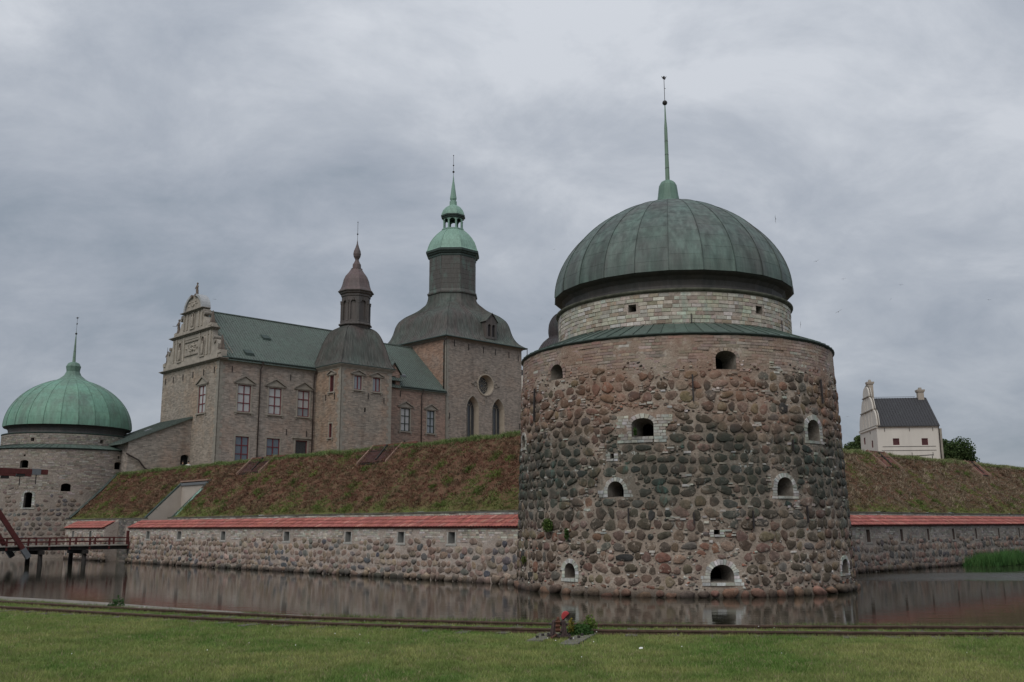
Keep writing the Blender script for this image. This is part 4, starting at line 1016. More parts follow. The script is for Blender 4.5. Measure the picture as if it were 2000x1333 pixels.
# low retaining ledge behind the tiled walls, and the recessed gate wall
for lab, a, b, v0, v1, gate in (('pale stone ledge between the left tiled wall and the heath slope', LU, 0, -57, 12, 0), ('pale stone ledge between the right tiled wall and the slope', 0, RV, -8, 60, 0)):
    left = b == 0; mpq = (lambda s_, z, d=0: (LU + 1.12 + d, 12 - s_, z)) if left else (lambda s_, z, d=0: (-8 + s_, RV + 1.12 + d, z))
    T = Thing('retaining_wall', lab, 'wall', tuple(mpq(34, 0, .2)))
    L = 69
    gaps = [(12 - cut1 + .02, 12 - cut0 - .02)] if left else []
    segs = [(0, gaps[0][0]), (gaps[0][1], L)] if gaps else [(0, L)]
    m = M()
    for a_, b_ in segs: sbox(m, mpq, a_, b_, -.5, 3.30, 0, .4)
    T.part('ledge_core', m, MAT['mortar3'])
    it = []
    for a_, b_ in segs: it += block_courses(T, mpq, a_, b_, 3.02, 3.29, .09, (.2, .5), RUB, lambda *q_: False, 71, .02, .03, .006)
    scatter(T, 'ledge_block', it, KT, MAT['wblock_o'], MAT['wblock_a'], 300, smooth=False, stuffname='ledge_blocks')
    rr = random.Random(3); items = []
    for a_, b_ in segs:
        s_ = a_
        while s_ < b_ - .3:
            w = min(rr.uniform(.5, 1.1), b_ - s_); m = sbox(M(), mpq, s_ + .006, s_ + w - .006, 3.305 + rr.uniform(-.008, .012), 3.40 + rr.uniform(-.015, .015), -.05 + rr.uniform(-.015, .015), .42); T.part('coping_stone', m, MAT['coping']); s_ += w
# gate recess between the two tiled walls
T = Thing('gate_recess', 'dark stone recess with a slit door between the two tiled walls at the bridge end', 'gateway', (LU + 1, -8, 0))
mpg = flat((LU + 1.10, -5.6), (0, -1)); h = Hole(1.55, 2.25, 1.2, 2.75, 0)
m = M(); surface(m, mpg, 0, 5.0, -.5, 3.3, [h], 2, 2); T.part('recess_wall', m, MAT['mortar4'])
it = block_courses(T, mpg, 0, 5.0, .1, 3.28, .14, (.2, .5), [((.16, .15, .135), 3), ((.12, .115, .105), 2)], lambda s_, z, w, hh: h.s0 - w < s_ < h.s1 + w and h.z0 - hh < z < h.z1 + hh, 5, .02, .05)
scatter(T, 'recess_block', it, KT, MAT['wblock_o'], MAT['wblock_a'], 300, smooth=False)
m, ring = reveal(mpg, h, .4, 1); T.part('door_reveal', m, MAT['reveal']); T.part('door', M().add(ring, [(0, 1, 2, 3)]), MAT['tarwood'])

# ------------------------------------------------------------------ stairway cut in the left slope, and the gun hatches
T = Thing('slope_passage', 'plastered sunken stairway cut into the heath slope, with green copper edging', 'passage', (LU + 3, (cut0 + cut1) / 2, 3))
zu = lambda u_: 3.40 + (u_ - LU - 1.45)
U0, U1 = LU + 1.05, -7.95
m = M()
m.add([(U0, cut1, .5), (U0, cut1, 3.34), (LU + 1.45, cut1, 3.42), (U1, cut1, zu(U1)), (U1, cut1, .5)], [(0, 1, 2, 3, 4)])
m.add([(U0, cut0, .5), (U0, cut0, 3.34), (LU + 1.45, cut0, 3.42), (U1, cut0, zu(U1)), (U1, cut0, .5)], [(4, 3, 2, 1, 0)])
T.part('side_wall', m, MAT['plaster'])
mpk = flat((U1, cut1), (0, -1)); h = Hole(2.9, 3.5, 3.6, 4.9, .25)
m = M(); surface(m, mpk, 0, cut1 - cut0, .5, zu(U1) - .02, [h], 5, 5); T.part('end_wall', m, MAT['plaster'])
m, ring = reveal(mpk, h, .5); T.part('door_reveal', m, MAT['plaster']); T.part('dark_door', M().add(ring, [tuple(range(len(ring)))]), MAT['void'])
m = M()
for i in range(10): m.box(U0 + i * .35, U0 + (i + 1) * .35, cut0, cut1, .5, 1.3 + i * .18)
T.part('steps', m, MAT['reveal'])
e = (.10, 0, .10)
T.part('edge_trim', M().bar((LU + 1.25, cut1 + .12, 3.28), (U1 + .2, cut1 + .12, zu(U1) + .2), .26, .10), MAT['gutter'])
T.part('head_trim', M().bar((U1 + .08, cut1 + .15, zu(U1) + .14), (U1 + .08, cut0 - .15, zu(U1) + .14), .34, .12), MAT['board_edge'])
T.part('head_gutter', M().bar((U1 - .05, cut1, zu(U1) - .10), (U1 - .05, cut0, zu(U1) - .10), .12, .20), MAT['metal'])
T.part('copper_edge', M().bar((LU + 1.25, cut0 - .10, 3.25), (U1 + .2, cut0 - .10, zu(U1) + .17), .22, .08), MAT['gutter'])
m = M()
for i in range(9):
    t0, t1 = i / 9, (i + .93) / 9; a = Vector((LU + 1.5, cut0 - .30, 3.42)); b = Vector((U1 - .6, cut0 - .30, zu(U1 - .6) + .03)); j = .05 * math.sin(i * 2.3)
    m.bar(a.lerp(b, t0) + Vector((0, j, .02)), a.lerp(b, t1) + Vector((0, j, .02)), .30 + .1 * math.sin(i), .05)
T.part('copper_flashing', m, MAT['verd'])

MAT['board_shaded'] = plain('shaded_rust_boards', (.060, .026, .022), .8, .3, 5, streak=True)  # rust red boards, with the shadow of the recess painted into their colour
def hatch(label, left, p, w):
    """rust red boarded cover over a gun opening at the crest"""
    a0, hgt_ = p
    mpf = (lambda s_, x, z: (LU + 1.45 + x, a0 - s_, 3.38 + z)) if left else (lambda s_, x, z: (a0 + s_, RV + 1.45 + x, 3.38 + z))
    T = Thing('gun_hatch', label, 'hatch', mpf(w / 2, 3.6, 3.4))
    lo_, hi_ = 3.15, 4.22
    up = lambda x: x + .07
    m = M().hexa([mpf(.03, lo_, lo_ - .35), mpf(w - .03, lo_, lo_ - .35), mpf(w - .03, hi_ + .4, hi_ - .4), mpf(.03, hi_ + .4, hi_ - .4), mpf(.03, lo_, up(lo_)), mpf(w - .03, lo_, up(lo_)), mpf(w - .03, hi_, up(hi_)), mpf(.03, hi_, up(hi_))])
    T.part('hatch_bed', m, MAT['tarwood'])
    n = max(6, int(w / .21))
    for i in range(n):
        s0, s1 = .10 + (w - .20) * i / n, .10 + (w - .20) * (i + .90) / n; j = .012 * math.sin(i * 5.1)
        m = M().hexa([mpf(s0, lo_ + .03, up(lo_) + .01 + j), mpf(s1, lo_ + .03, up(lo_) + .01 + j), mpf(s1, hi_, up(hi_) + j), mpf(s0, hi_, up(hi_) + j), mpf(s0, lo_, up(lo_) + .06 + j), mpf(s1, lo_, up(lo_) + .06 + j), mpf(s1, hi_ - .03, up(hi_) + .04 + j), mpf(s0, hi_ - .03, up(hi_) + .04 + j)])
        T.part('board', m, MAT['board_shaded' if left else 'board'])
    for s_ in (-.02, w - .08): T.part('side_plank', M().hexa([mpf(s_, lo_ - .12, lo_ - .25), mpf(s_ + .10, lo_ - .12, lo_ - .25), mpf(s_ + .10, hi_ + .16, hi_ - .10), mpf(s_, hi_ + .16, hi_ - .10), mpf(s_, lo_ - .16, up(lo_) + .06), mpf(s_ + .10, lo_ - .16, up(lo_) + .06), mpf(s_ + .10, hi_ + .06, up(hi_) + .22), mpf(s_, hi_ + .06, up(hi_) + .22)]), MAT['board_edge'])
    T.part('lintel', M().bar(mpf(-.05, hi_ + .10, hi_ + .17), mpf(w + 1.4 if left else w + .1, hi_ + .10, hi_ + .17), .14, .12), MAT['board'])
    T.part('prop', M().bar(mpf(w * .56, lo_ + .10, up(lo_) + .18), mpf(w * .54, hi_ - .06, up(hi_) + .10), .12, .10), MAT['tarwood'])
    T.part('rail_board', M().bar(mpf(.1, lo_ + .75, up(lo_) + .80), mpf(w - .1, lo_ + .75, up(lo_) + .80), .10, .04), MAT['tarwood'])
hatch('rust red gun hatch on the slope crest below the left palace windows', True, (-18.7, 0), 3.3)
hatch('rust red gun hatch on the crest in front of the stair tower', True, (-34.3, 0), 3.1)
hatch('red boarded hatch on the right slope just below the white house', False, (22.2, 0), 2.6)
hatch('small red hatch farthest right on the right slope crest', False, (39.4, 0), 2.0)

# ------------------------------------------------------------------ the palace
def window(T, mp, h, nx, ny, frame, pane, ped=0, sill=True, sur=.16, dep=.11, shutter=False, shades=None):
    m, ring = reveal(mp, h, dep + .12, 1.0); w = T.part('window', m, MAT['sandstone'])
    f = .075; m = M(); a, b, c, d = h.s0, h.s1, h.z0, h.z1
    for x0, x1, z0, z1 in ((a, a + f, c, d), (b - f, b, c, d), (a, b, c, c + f), (a, b, d - f, d)): sbox(m, mp, x0, x1, z0, z1, dep - .06, dep + .02)
    for i in range(1, nx): x = a + (b - a) * i / nx; sbox(m, mp, x - f * .55, x + f * .55, c, d, dep - .065, dep + .02)
    for i in range(1, ny): z = c + (d - c) * i / ny; sbox(m, mp, a, b, z - f * .5, z + f * .5, dep - .058, dep + .02)
    T.part('frame', m, MAT[frame], w)
    for i in range(nx):
        for j in range(ny):
            x0, x1 = a + (b - a) * i / nx, a + (b - a) * (i + 1) / nx; z0, z1 = c + (d - c) * j / ny, c + (d - c) * (j + 1) / ny
            if shutter:
                m = M(); n = max(4, int((z1 - z0) / .13))
                for k in range(n): zz0 = z0 + (z1 - z0) * k / n; sbox(m, mp, x0, x1, zz0, zz0 + (z1 - z0) / n * .75, dep - .02, dep + .03)
                T.part('shutter', m, MAT['shutter'], w)
                T.part('shutter_back', M().add([mp(x0, z0, dep + .05), mp(x1, z0, dep + .05), mp(x1, z1, dep + .05), mp(x0, z1, dep + .05)], [(0, 1, 2, 3)]), MAT['void'], w)
            else:
                pm_ = pane if not shades else shades.get((i, j), pane)
                T.part('pane', M().add([mp(x0, z0, dep), mp(x1, z0, dep), mp(x1, z1, dep), mp(x0, z1, dep)], [(0, 1, 2, 3)]), MAT[pm_], w)
    if sur:
        m = M()
        for x0, x1, z0, z1 in ((a - sur, a - .002, c, d), (b + .002, b + sur, c, d), (a - sur, b + sur, d + .002, d + sur)): sbox(m, mp, x0, x1, z0, z1, -.04, .06)
        T.part('surround', m, MAT['sandstone'], w)
    if sill: m = M(); sbox(m, mp, a - sur - .14, b + sur + .14, c - .13, c - .003, -.14, .06); sbox(m, mp, a - sur - .1, a - sur + .08, c - .30, c - .133, -.09, .03); sbox(m, mp, b + sur - .08, b + sur + .1, c - .30, c - .133, -.09, .03); T.part('sill', m, MAT['sandstone'], w)
    if ped:
        mid = (a + b) / 2; W_ = (b - a) / 2 + sur + .24; z0 = d + sur + .005; m = M()
        sprism(m, mp, [(mid - W_, z0), (mid + W_, z0), (mid, z0 + ped)], -.05, .05)
        T.part('pediment', m, MAT['sandstone'], w); m = M()
        for sg in (-1, 1):
            P_ = [(mid + sg * (W_ + .1), z0 + .0), (mid + sg * (W_ + .1), z0 + .10), (mid, z0 + ped + .16), (mid, z0 + ped + .04)]
            sprism(m, mp, P_ if sg < 0 else P_[::-1], -.18, .04)
        sprism(m, mp, [(mid - W_ - .1, z0 - .06), (mid + W_ + .1, z0 - .06), (mid + W_ + .1, z0 + .02), (mid - W_ - .1, z0 + .02)], -.12, .04)
        T.part('raking_cornice', m, MAT['pedstone'], w)
    return w
MAT['pedstone'] = plain('weathered_moulding', (.235, .21, .18), .9, .2, 4)
def anchors(T, mp, lst, l=.62):
    for s_, z in lst: T.part('wall_anchor', sbox(M(), mp, s_ - .028, s_ + .028, z, z + l, -.09, -.03), MAT['iron'])
def band(T, mp, s0, s1, z0, z1, pr, mat, name='cornice'):
    m = M(); n = len(pr)
    for i, d in enumerate(pr): a, b = z0 + (z1 - z0) * i / n, z0 + (z1 - z0) * (i + 1) / n; sbox(m, mp, s0 - d, s1 + d, a, b - .002, -d, .02)
    T.part(name, m, MAT[mat])
def gutter(T, mp, s0, s1, z, out=.34): T.part('gutter', M().tube([mp(s0, z, -out), mp(s1, z, -out)], .085, 8), MAT['gutter'])
def pipe(T, mp, s_, zt, zb, out=.34):
    m = M(); m.tube([mp(s_, zt, -out), mp(s_, zt - .28, -out), mp(s_ - .12, zt - .75, -.13), mp(s_ - .12, zb, -.13)], .062, 7); o = T.part('downpipe', m, MAT['pipe'], smooth=True)
    T.part('rain_head', M().lathe([(.13, -.18), (.06, -.36)], 8).__class__() if False else M().tube([mp(s_, zt - .02, -out), mp(s_, zt - .22, -out)], [.13, .07], 8), MAT['pipe'], o)
def gable_roof(T, u0, u1, v0, v1, ze, zr, over=.35, mat='seam_green', pitch=.31, dv=None):
    """two slopes, ridge along u, standing seams"""
    vm = (v0 + v1) / 2; k = (zr - ze) / (vm - v0); m = M()
    f0, f1 = v0 - over, v1 + over; zo = ze - over * k * .55
    for (a, za), (b, zb) in (((f0, zo), (vm, zr)), ((f1, zo), (vm, zr))):
        m.add([(u0, a, za), (u1, a, za), (u1, b, zb), (u0, b, zb), (u0, a, za - .09), (u1, a, za - .09)], [(0, 1, 2, 3), (0, 1, 5, 4)])
    m.add([(u0, f0, zo - .09), (u1, f0, zo - .09), (u1, f1, zo - .09), (u0, f1, zo - .09)], [(0, 1, 2, 3)])
    roof = T.part('roof', m, MAT[mat])
    m = M(); n = int((u1 - u0) / pitch); rr = random.Random(4)
    for i in range(n + 1):
        u_ = u0 + (u1 - u0) * i / n
        m.bar((u_, f0 - .01, zo + .025), (u_, vm, zr + .025), .035, .07)
    T.part('standing_seams', m, MAT[mat], roof, kind='stuff')
    m = M()     # cross welts at uneven heights
    for i in range(n):
        for _ in range(2):
            t = rr.random(); u_ = u0 + (u1 - u0) * i / n; y = f0 + (vm - f0) * t; z = zo + (zr - zo) * t; m.bar((u_ + .02, y, z + .006), (u_ + pitch - .02, y, z + .006), .03, .02)
    T.part('cross_welts', m, MAT[mat], roof, kind='stuff')
    T.part('ridge_cap', M().bar((u0, vm, zr + .04), (u1, vm, zr + .04), .24, .10), MAT[mat], roof)
    return roof

# --- gabled west wing
T = Thing('palace_wing', 'gabled palace wing with red framed windows and a long pale green seamed roof', 'palace', (6, 6, 7))
mpF = flat((0, 0), (1, 0)); mpG = flat((0, 12.4), (0, -1)); g = lambda v_: 12.4 - v_
WH = [Hole(2.07, 3.48, 13.70, 16.34), Hole(5.48, 6.90, 13.70, 16.36), Hole(8.80, 10.18, 13.72, 16.38)]
LH = [Hole(2.06, 3.50, 8.75, 11.30), Hole(5.45, 6.92, 8.75, 11.30)]; DH = Hole(8.72, 10.10, 7.6, 11.27)
m = M(); surface(m, mpF, 0, 10.9, 5, 18.9, WH + LH + [DH], 4, 4); T.part('front_wall', m, MAT['palace'])
GH = Hole(g(4.0), g(2.49), 13.66, 16.36)
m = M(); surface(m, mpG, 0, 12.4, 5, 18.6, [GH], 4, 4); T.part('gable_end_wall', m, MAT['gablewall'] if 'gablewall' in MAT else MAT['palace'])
m = M(); m.add([(0, 12.4, 5), (22, 12.4, 5), (22, 12.4, 18.9), (0, 12.4, 18.9)], [(0, 1, 2, 3)]); T.part('rear_wall', m, MAT['palace'])
m = M()   # corner quoins: dressed limestone, flush but 2 cm proud
for i in range(34):
    z = 5 + i * .41; L = .62 if i % 2 else .38; sbox(m, mpF, -.02, L, z + .006, z + .404, -.02, .1); sbox(m, mpG, 12.4 - (1.0 - L), 12.42, z + .006, z + .404, -.018, .1)
T.part('corner_quoins', m, MAT['quoinstone'] if 'quoinstone' in MAT else MAT['sandstone'], kind='stuff')
for i, h in enumerate(WH): window(T, mpF, h, 2, 3, 'redframe', 'blind', .62, shades={(0, 0): 'glass2', (1, 0): 'glass2'} if i == 2 else None)
for h in LH: window(T, mpF, h, 2, 3, 'redframe', 'glass', 0, False)
window(T, mpF, DH, 1, 1, 'redframe', 'leaded', 0, False, .18)
T.part('door_lintel', sbox(M(), mpF, 8.3, 10.5, 11.46, 11.62, -.16, .03), MAT['sandstone'])
window(T, mpG, GH, 2, 3, 'redframe', 'blind', .62)
band(T, mpF, .02, 10.88, 18.42, 18.80, (.04, .08, .16, .24), 'sandstone', 'eaves_cornice')
gutter(T, mpF, .1, 10.85, 18.84); pipe(T, mpF, 4.5, 18.8, 7.5); pipe(T, mpF, 10.72, 18.8, 7.5)
anchors(T, mpF, [(1.35, 17.45), (7.85, 17.3), (7.6, 11.7), (9.95, 11.7)]); anchors(T, mpG, [(g(v_), 17.35) for v_ in (.9, 3.1, 5.4, 7.6, 9.8, 11.6)])
gable_roof(T, .28, 22, 0, 12.2, 18.85, 24.55)
for u_, t in ((3.0, .12), (6.3, .52)):     # roof hatches
    v_ = -.35 + 6.45 * t; z = 18.7 + 5.8 * t; m = M(); m.hexa([(u_, v_, z), (u_ + .9, v_, z), (u_ + .9, v_ + .7, z + .6), (u_, v_ + .7, z + .6), (u_, v_, z + .28), (u_ + .9, v_, z + .28), (u_ + .9, v_ + .7, z + .72), (u_, v_ + .7, z + .72)]); T.part('roof_hatch', m, MAT['gutter'])
m = M()
for o_ in (0, .4): m.tube([(1.05 + o_, .2, 19.4), (.95 + o_, 3.1, 22.0)], .02, 5)
for i in range(9): t = i / 8; m.tube([(1.05 - .1 * t, .2 + 2.9 * t, 19.4 + 2.6 * t), (1.45 - .1 * t, .2 + 2.9 * t, 19.4 + 2.6 * t)], .015, 4)
T.part('roof_ladder', m, MAT['sandstone'])
# scrolled gable: c = distance from the centre line v = 6.0
CG = 6.05
half = [(6.35, 18.6), (6.35, 19.25), (5.75, 19.30), (5.55, 19.75), (5.62, 20.25), (5.35, 20.65), (4.85, 20.75), (4.50, 20.95), (4.38, 21.3), (4.34, 21.85), (4.34, 22.30), (3.95, 22.32), (3.60, 22.35), (3.05, 22.55), (2.85, 22.95), (2.62, 23.35), (2.25, 23.45), (2.12, 23.8), (2.08, 24.25)]
arch = [(1.95 * math.cos(t), 24.40 + 1.62 * math.sin(t)) for t in [PI / 2 * i / 8 for i in range(8)]]
L_ = [(-c, z) for c, z in half + arch]; Rr = [(c, z) for c, z in half + arch]
gp = [(g(CG) + c, z) for c, z in L_] + [(g(CG), 26.02)] + [(g(CG) + c, z) for c, z in Rr[::-1]]
# split in horizontal strips so that the concave outline stays clean
m = M(); hz = half + arch + [(0.02, 26.02)]
for (c0, z0), (c1, z1) in zip(hz, hz[1:]):
    if z1 - z0 < .02: continue
    m.hexa([mpG(g(CG) - c0, z0, -.03), mpG(g(CG) + c0, z0, -.03), mpG(g(CG) + c0, z0, .55), mpG(g(CG) - c0, z0, .55), mpG(g(CG) - c1, z1, -.03), mpG(g(CG) + c1, z1, -.03), mpG(g(CG) + c1, z1, .55), mpG(g(CG) - c1, z1, .55)])
GB = T.part('scrolled_gable', m, MAT['gable'])
def gs(c0, c1, z0, z1, d=.09): return sbox(M(), mpG, g(CG) + c0, g(CG) + c1, z0, z1, -.03 - d, .0)
for z, w, t in ((18.55, 6.4, .20), (21.85, 4.45, .22), (24.22, 2.15, .18)):
    m = M(); 
    for i, e_ in enumerate((.08, .18, .30)): sbox(m, mpG, g(CG) - w - e_, g(CG) + w + e_, z + i * t / 3, z + (i + 1) * t / 3 - .002, -.03 - e_ - .04, .6)
    T.part('gable_cornice', m, MAT['pedstone'], GB)
T.part('gable_plinth', gs(-5.7, 5.7, 18.8, 19.35, .07), MAT['gable'], GB)
for c in (-4.0, -3.35, -1.75, 1.75, 3.35, 4.0): T.part('pilaster', gs(c - .16, c + .16, 19.38, 21.80, .10), MAT['gable'], GB)
for c in (-1.95, -1.25, 1.25, 1.95): T.part('pilaster', gs(c - .13, c + .13, 22.55, 24.18, .10), MAT['gable'], GB)
T.part('frieze', gs(-4.2, 4.2, 21.45, 21.80, .05), MAT['gable'], GB); T.part('upper_plinth', gs(-3.9, 3.9, 22.13, 22.45, .06), MAT['gable'], GB)
for c, z0, z1 in ((-2.5, 19.45, 21.35), (2.5, 19.45, 21.35), (0, 22.6, 24.1)):
    hh = Hole(g(CG) + c - .33, g(CG) + c + .33, z0, z1, .33); o_ = hh.outline(8)
    m = sprism(M(), mpG, o_, -.036, -.032); T.part('niche', m, MAT['statue'], GB)
    m = M()
    for k in range(8):
        t0, t1 = PI * k / 8, PI * (k + 1) / 8; mid = g(CG) + c; zs_ = z1 - .33
        sprism(m, mpG, [(mid + .33 * math.cos(t0), zs_ + .33 * math.sin(t0)), (mid + .44 * math.cos(t0), zs_ + .44 * math.sin(t0)), (mid + .44 * math.cos(t1), zs_ + .44 * math.sin(t1)), (mid + .33 * math.cos(t1), zs_ + .33 * math.sin(t1))], -.14, -.03)
    sbox(m, mpG, mid - .44, mid - .33, z0, z1 - .33, -.14, -.03); sbox(m, mpG, mid + .33, mid + .44, z0, z1 - .33, -.14, -.03); sbox(m, mpG, mid - .5, mid + .5, z0 - .16, z0, -.2, -.03)
    T.part('niche_frame', m, MAT['gable'], GB)
    m = M(); x = mid; 
    p_ = [mpG(x, z0 + dz, -.12) for dz in (0, .25, .6, .95, 1.12, 1.2, 1.32, 1.42)]; m.tube(p_, [.12, .16, .13, .17, .13, .05, .085, .03], 7); T.part('niche_figure', m, MAT['gable'], GB, True)
# relief field between the lower niches
m = M(); sbox(m, mpG, g(CG) - 1.5, g(CG) + 1.5, 19.75, 19.85, -.14, -.03); sbox(m, mpG, g(CG) - 1.5, g(CG) + 1.5, 21.15, 21.25, -.14, -.03); T.part('relief_frame', m, MAT['pedstone'], GB)
m = M(); rr = random.Random(2)
for _ in range(34):
    x, z = g(CG) + rr.gauss(0, .5), 20.5 + rr.gauss(0, .25)
    if abs(x - g(CG)) < 1.3 and 19.95 < z < 21.05: m.ball(mpG(x, z, -.05), rr.uniform(.06, .15), 6)
T.part('carved_relief', m, MAT['gable'], GB, True)
m = M()
for _ in range(14): x, z = g(CG) + rr.gauss(0, .6), 24.9 + rr.random() * .6; m.ball(mpG(x, z, -.04), rr.uniform(.06, .13), 6)
T.part('carved_lunette', m, MAT['gable'], GB, True)
m = M(); n = 16    # rim of the arched top
for k in range(n):
    t0, t1 = PI * k / n, PI * (k + 1) / n
    if abs(k - n / 2 + .5) < 1: continue
    sprism(m, mpG, [(g(CG) + r * math.cos(t), 24.40 + r * .83 * math.sin(t)) for r, t in ((1.80, t0), (2.08, t0), (2.08, t1), (1.80, t1))], -.20, .75)
T.part('arched_rim', m, MAT['gablerim'] if 'gablerim' in MAT else MAT['gable'], GB)
for sg in (-1, 1): T.part('scroll_end', M().tube([mpG(g(CG) + sg * .42, 25.92, -.22), mpG(g(CG) + sg * .42, 25.92, .7)], .17, 10), MAT['statue'], GB)
for c, z in ((5.0, 20.55), (4.75, 20.95), (2.55, 23.75), (2.35, 24.0)):
    for sg in (-1, 1): T.part('volute', M().tube([mpG(g(CG) + sg * c, z, -.16), mpG(g(CG) + sg * c, z, .62)], .20, 9), MAT['pedstone'], GB)
def pedestal(c, z, w=.34, h_=.5): T.part('pedestal', sbox(M(), mpG, g(CG) + c - w, g(CG) + c + w, z, z + h_, -.12, .58), MAT['gable'], GB)
pedestal(-6.0, 19.25, .30, .35); pedestal(-3.75, 22.3, .3, .25); pedestal(6.0, 19.25, .32, .30); pedestal(3.75, 22.3, .3, .25)
def obelisk(c, z, h_): m = M(); p = mpG(g(CG) + c, z, .2); m.loft([[(p[0] + a * w, p[1] + b * w, z + dz) for a, b in ((-1, -1), (1, -1), (1, 1), (-1, 1))] for w, dz in ((.26, 0), (.26, .12), (.17, .14), (.19, .18), (.03, h_))]); T.part('obelisk', m, MAT['statue'], GB)
obelisk(6.0, 19.55, 1.5); obelisk(3.75, 22.55, 1.3)

def statue(label, c, z, s_, arm):
    p = Vector(mpG(g(CG) + c, z, .2)); T = Thing('statue', label, 'statue', tuple(p))
    m = M(); b = lambda x, y, z_: (p.x + x * s_, p.y + y * s_, p.z + z_ * s_)
    rings = []
    for z_, rx, ry in ((0, .24, .20), (.12, .21, .18), (.35, .17, .15), (.62, .19, .15), (.80, .16, .13), (1.0, .19, .13), (1.16, .22, .13), (1.24, .16, .11), (1.28, .07, .07), (1.34, .065, .065), (1.38, .085, .09), (1.46, .105, .11), (1.54, .09, .10), (1.60, .04, .05)):
        rings.append([b(ry * math.cos(t) + .02 * math.sin(z_ * 5), rx * math.sin(t), z_) for t in [2 * PI * k / 12 for k in range(12)]])
    m.loft(rings); m.add(rings[-1], [tuple(range(12))])
    m.tube([b(0, .20, 1.18), b(-.10, .30, .95), b(-.16, .22, .80)], [.06 * s_, .05 * s_, .035 * s_], 7)
    m.tube([b(0, -.20, 1.18), b(-.04, -.32, 1.02), b(-.2, -.30, 1.05 if arm == 'spear' else .85)], [.06 * s_, .05 * s_, .035 * s_], 7)
    T.part('figure', m, MAT['statue'], smooth=True)
    T.part('base', M().box(p.x - .26 * s_, p.x + .26 * s_, p.y - .26 * s_, p.y + .26 * s_, p.z - .10, p.z + .01), MAT['statue'])
    if arm == 'spear': T.part('spear', M().tube([b(-.2, -.32, .1), b(-.2, -.32, 2.0)], .02, 5), MAT['iron'])
    if arm == 'sword': T.part('sword', M().tube([b(-.16, .22, .80), b(-.5, .5, .82)], .02, 5), MAT['iron'])
statue('weathered stone figure on the very top of the scrolled gable', 0, 26.02, .86, '')
statue('stone figure with a held-out sword on the middle step of the gable, left', -3.75, 22.62, .92, 'sword')
statue('stone figure with a spear on the lowest left corner of the gable', -6.0, 19.68, .82, 'spear')

# --- stair tower
hu, hv, cu, cv = 3.16, 2.55, 14.06, -2.05
T = Thing('stair_tower', 'narrow palace stair tower with a bell shaped roof and a dark brown arcaded lantern', 'tower', (cu, cv, 7))
f0 = cv - hv; mpS = flat((cu - hu, f0), (1, 0)); mpSL = flat((cu - hu, 0), (0, -1)); W_ = 2 * hu; D_ = -f0
SH = [Hole(12.49 - 10.9, 13.42 - 10.9, 16.37, 17.80), Hole(14.79 - 10.9, 15.74 - 10.9, 16.35, 17.80), Hole(2.92, 3.10, 14.15, 14.6)]
m = M(); surface(m, mpS, 0, W_, 5, 18.6, SH, 4, 4); T.part('front_wall', m, MAT['palace2'])
SL = [Hole(D_ - 1.97, D_ - 1.24, 16.12, 17.78), Hole(D_ - 1.89, D_ - 1.35, 11.46, 12.89)]
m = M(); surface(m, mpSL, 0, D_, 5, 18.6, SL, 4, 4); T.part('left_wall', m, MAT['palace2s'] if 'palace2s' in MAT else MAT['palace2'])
m = M(); mpSR = flat((cu + hu, f0), (0, 1)); surface(m, mpSR, 0, D_, 5, 18.6, [], 9, 9); T.part('right_wall', m, MAT['palace2'])
window(T, mpS, SH[0], 2, 1, 'redframe', 'glass2', .34, True, .14); window(T, mpS, SH[1], 2, 1, 'redframe', 'glass2', .34, True, .14)
m, ring = reveal(mpS, SH[2], .4); e = T.part('slit', m, MAT['void']); T.part('slit_back', M().add(ring, [(0, 1, 2, 3)]), MAT['void'], e)
window(T, mpSL, SL[0], 1, 1, 'redframe', 'glass', .34, True, .13, shutter=True); window(T, mpSL, SL[1], 1, 1, 'redframe', 'glass', 0, True, .13, shutter=True)
m = M()
for i in range(34):
    z = 5 + i * .40; L = .55 if i % 2 else .34; sbox(m, mpS, -.02, L, z + .006, z + .394, -.02, .1); sbox(m, mpSL, D_ - (.9 - L), D_ + .02, z + .006, z + .394, -.018, .1); sbox(m, mpS, W_ - L, W_ + .02, z + .006, z + .394, -.02, .1)
T.part('corner_quoins', m, MAT['quoinstone'] if 'quoinstone' in MAT else MAT['sandstone'], kind='stuff')
m = M()
for i, d in enumerate((.05, .10, .20, .30)): m.box(cu - hu - d, cu + hu + d, f0 - d, .5, 18.42 + i * .11, 18.528 + i * .11)
T.part('eaves_cornice', m, MAT['sandstone'])
anchors(T, mpS, [(3.35, 15.5), (5.35, 15.2), (3.15, 8.9), (.3, 8.2)]); anchors(T, mpSL, [(D_ - 2.6, 15.3), (D_ - 1.0, 15.3), (D_ - .4, 9.1)])
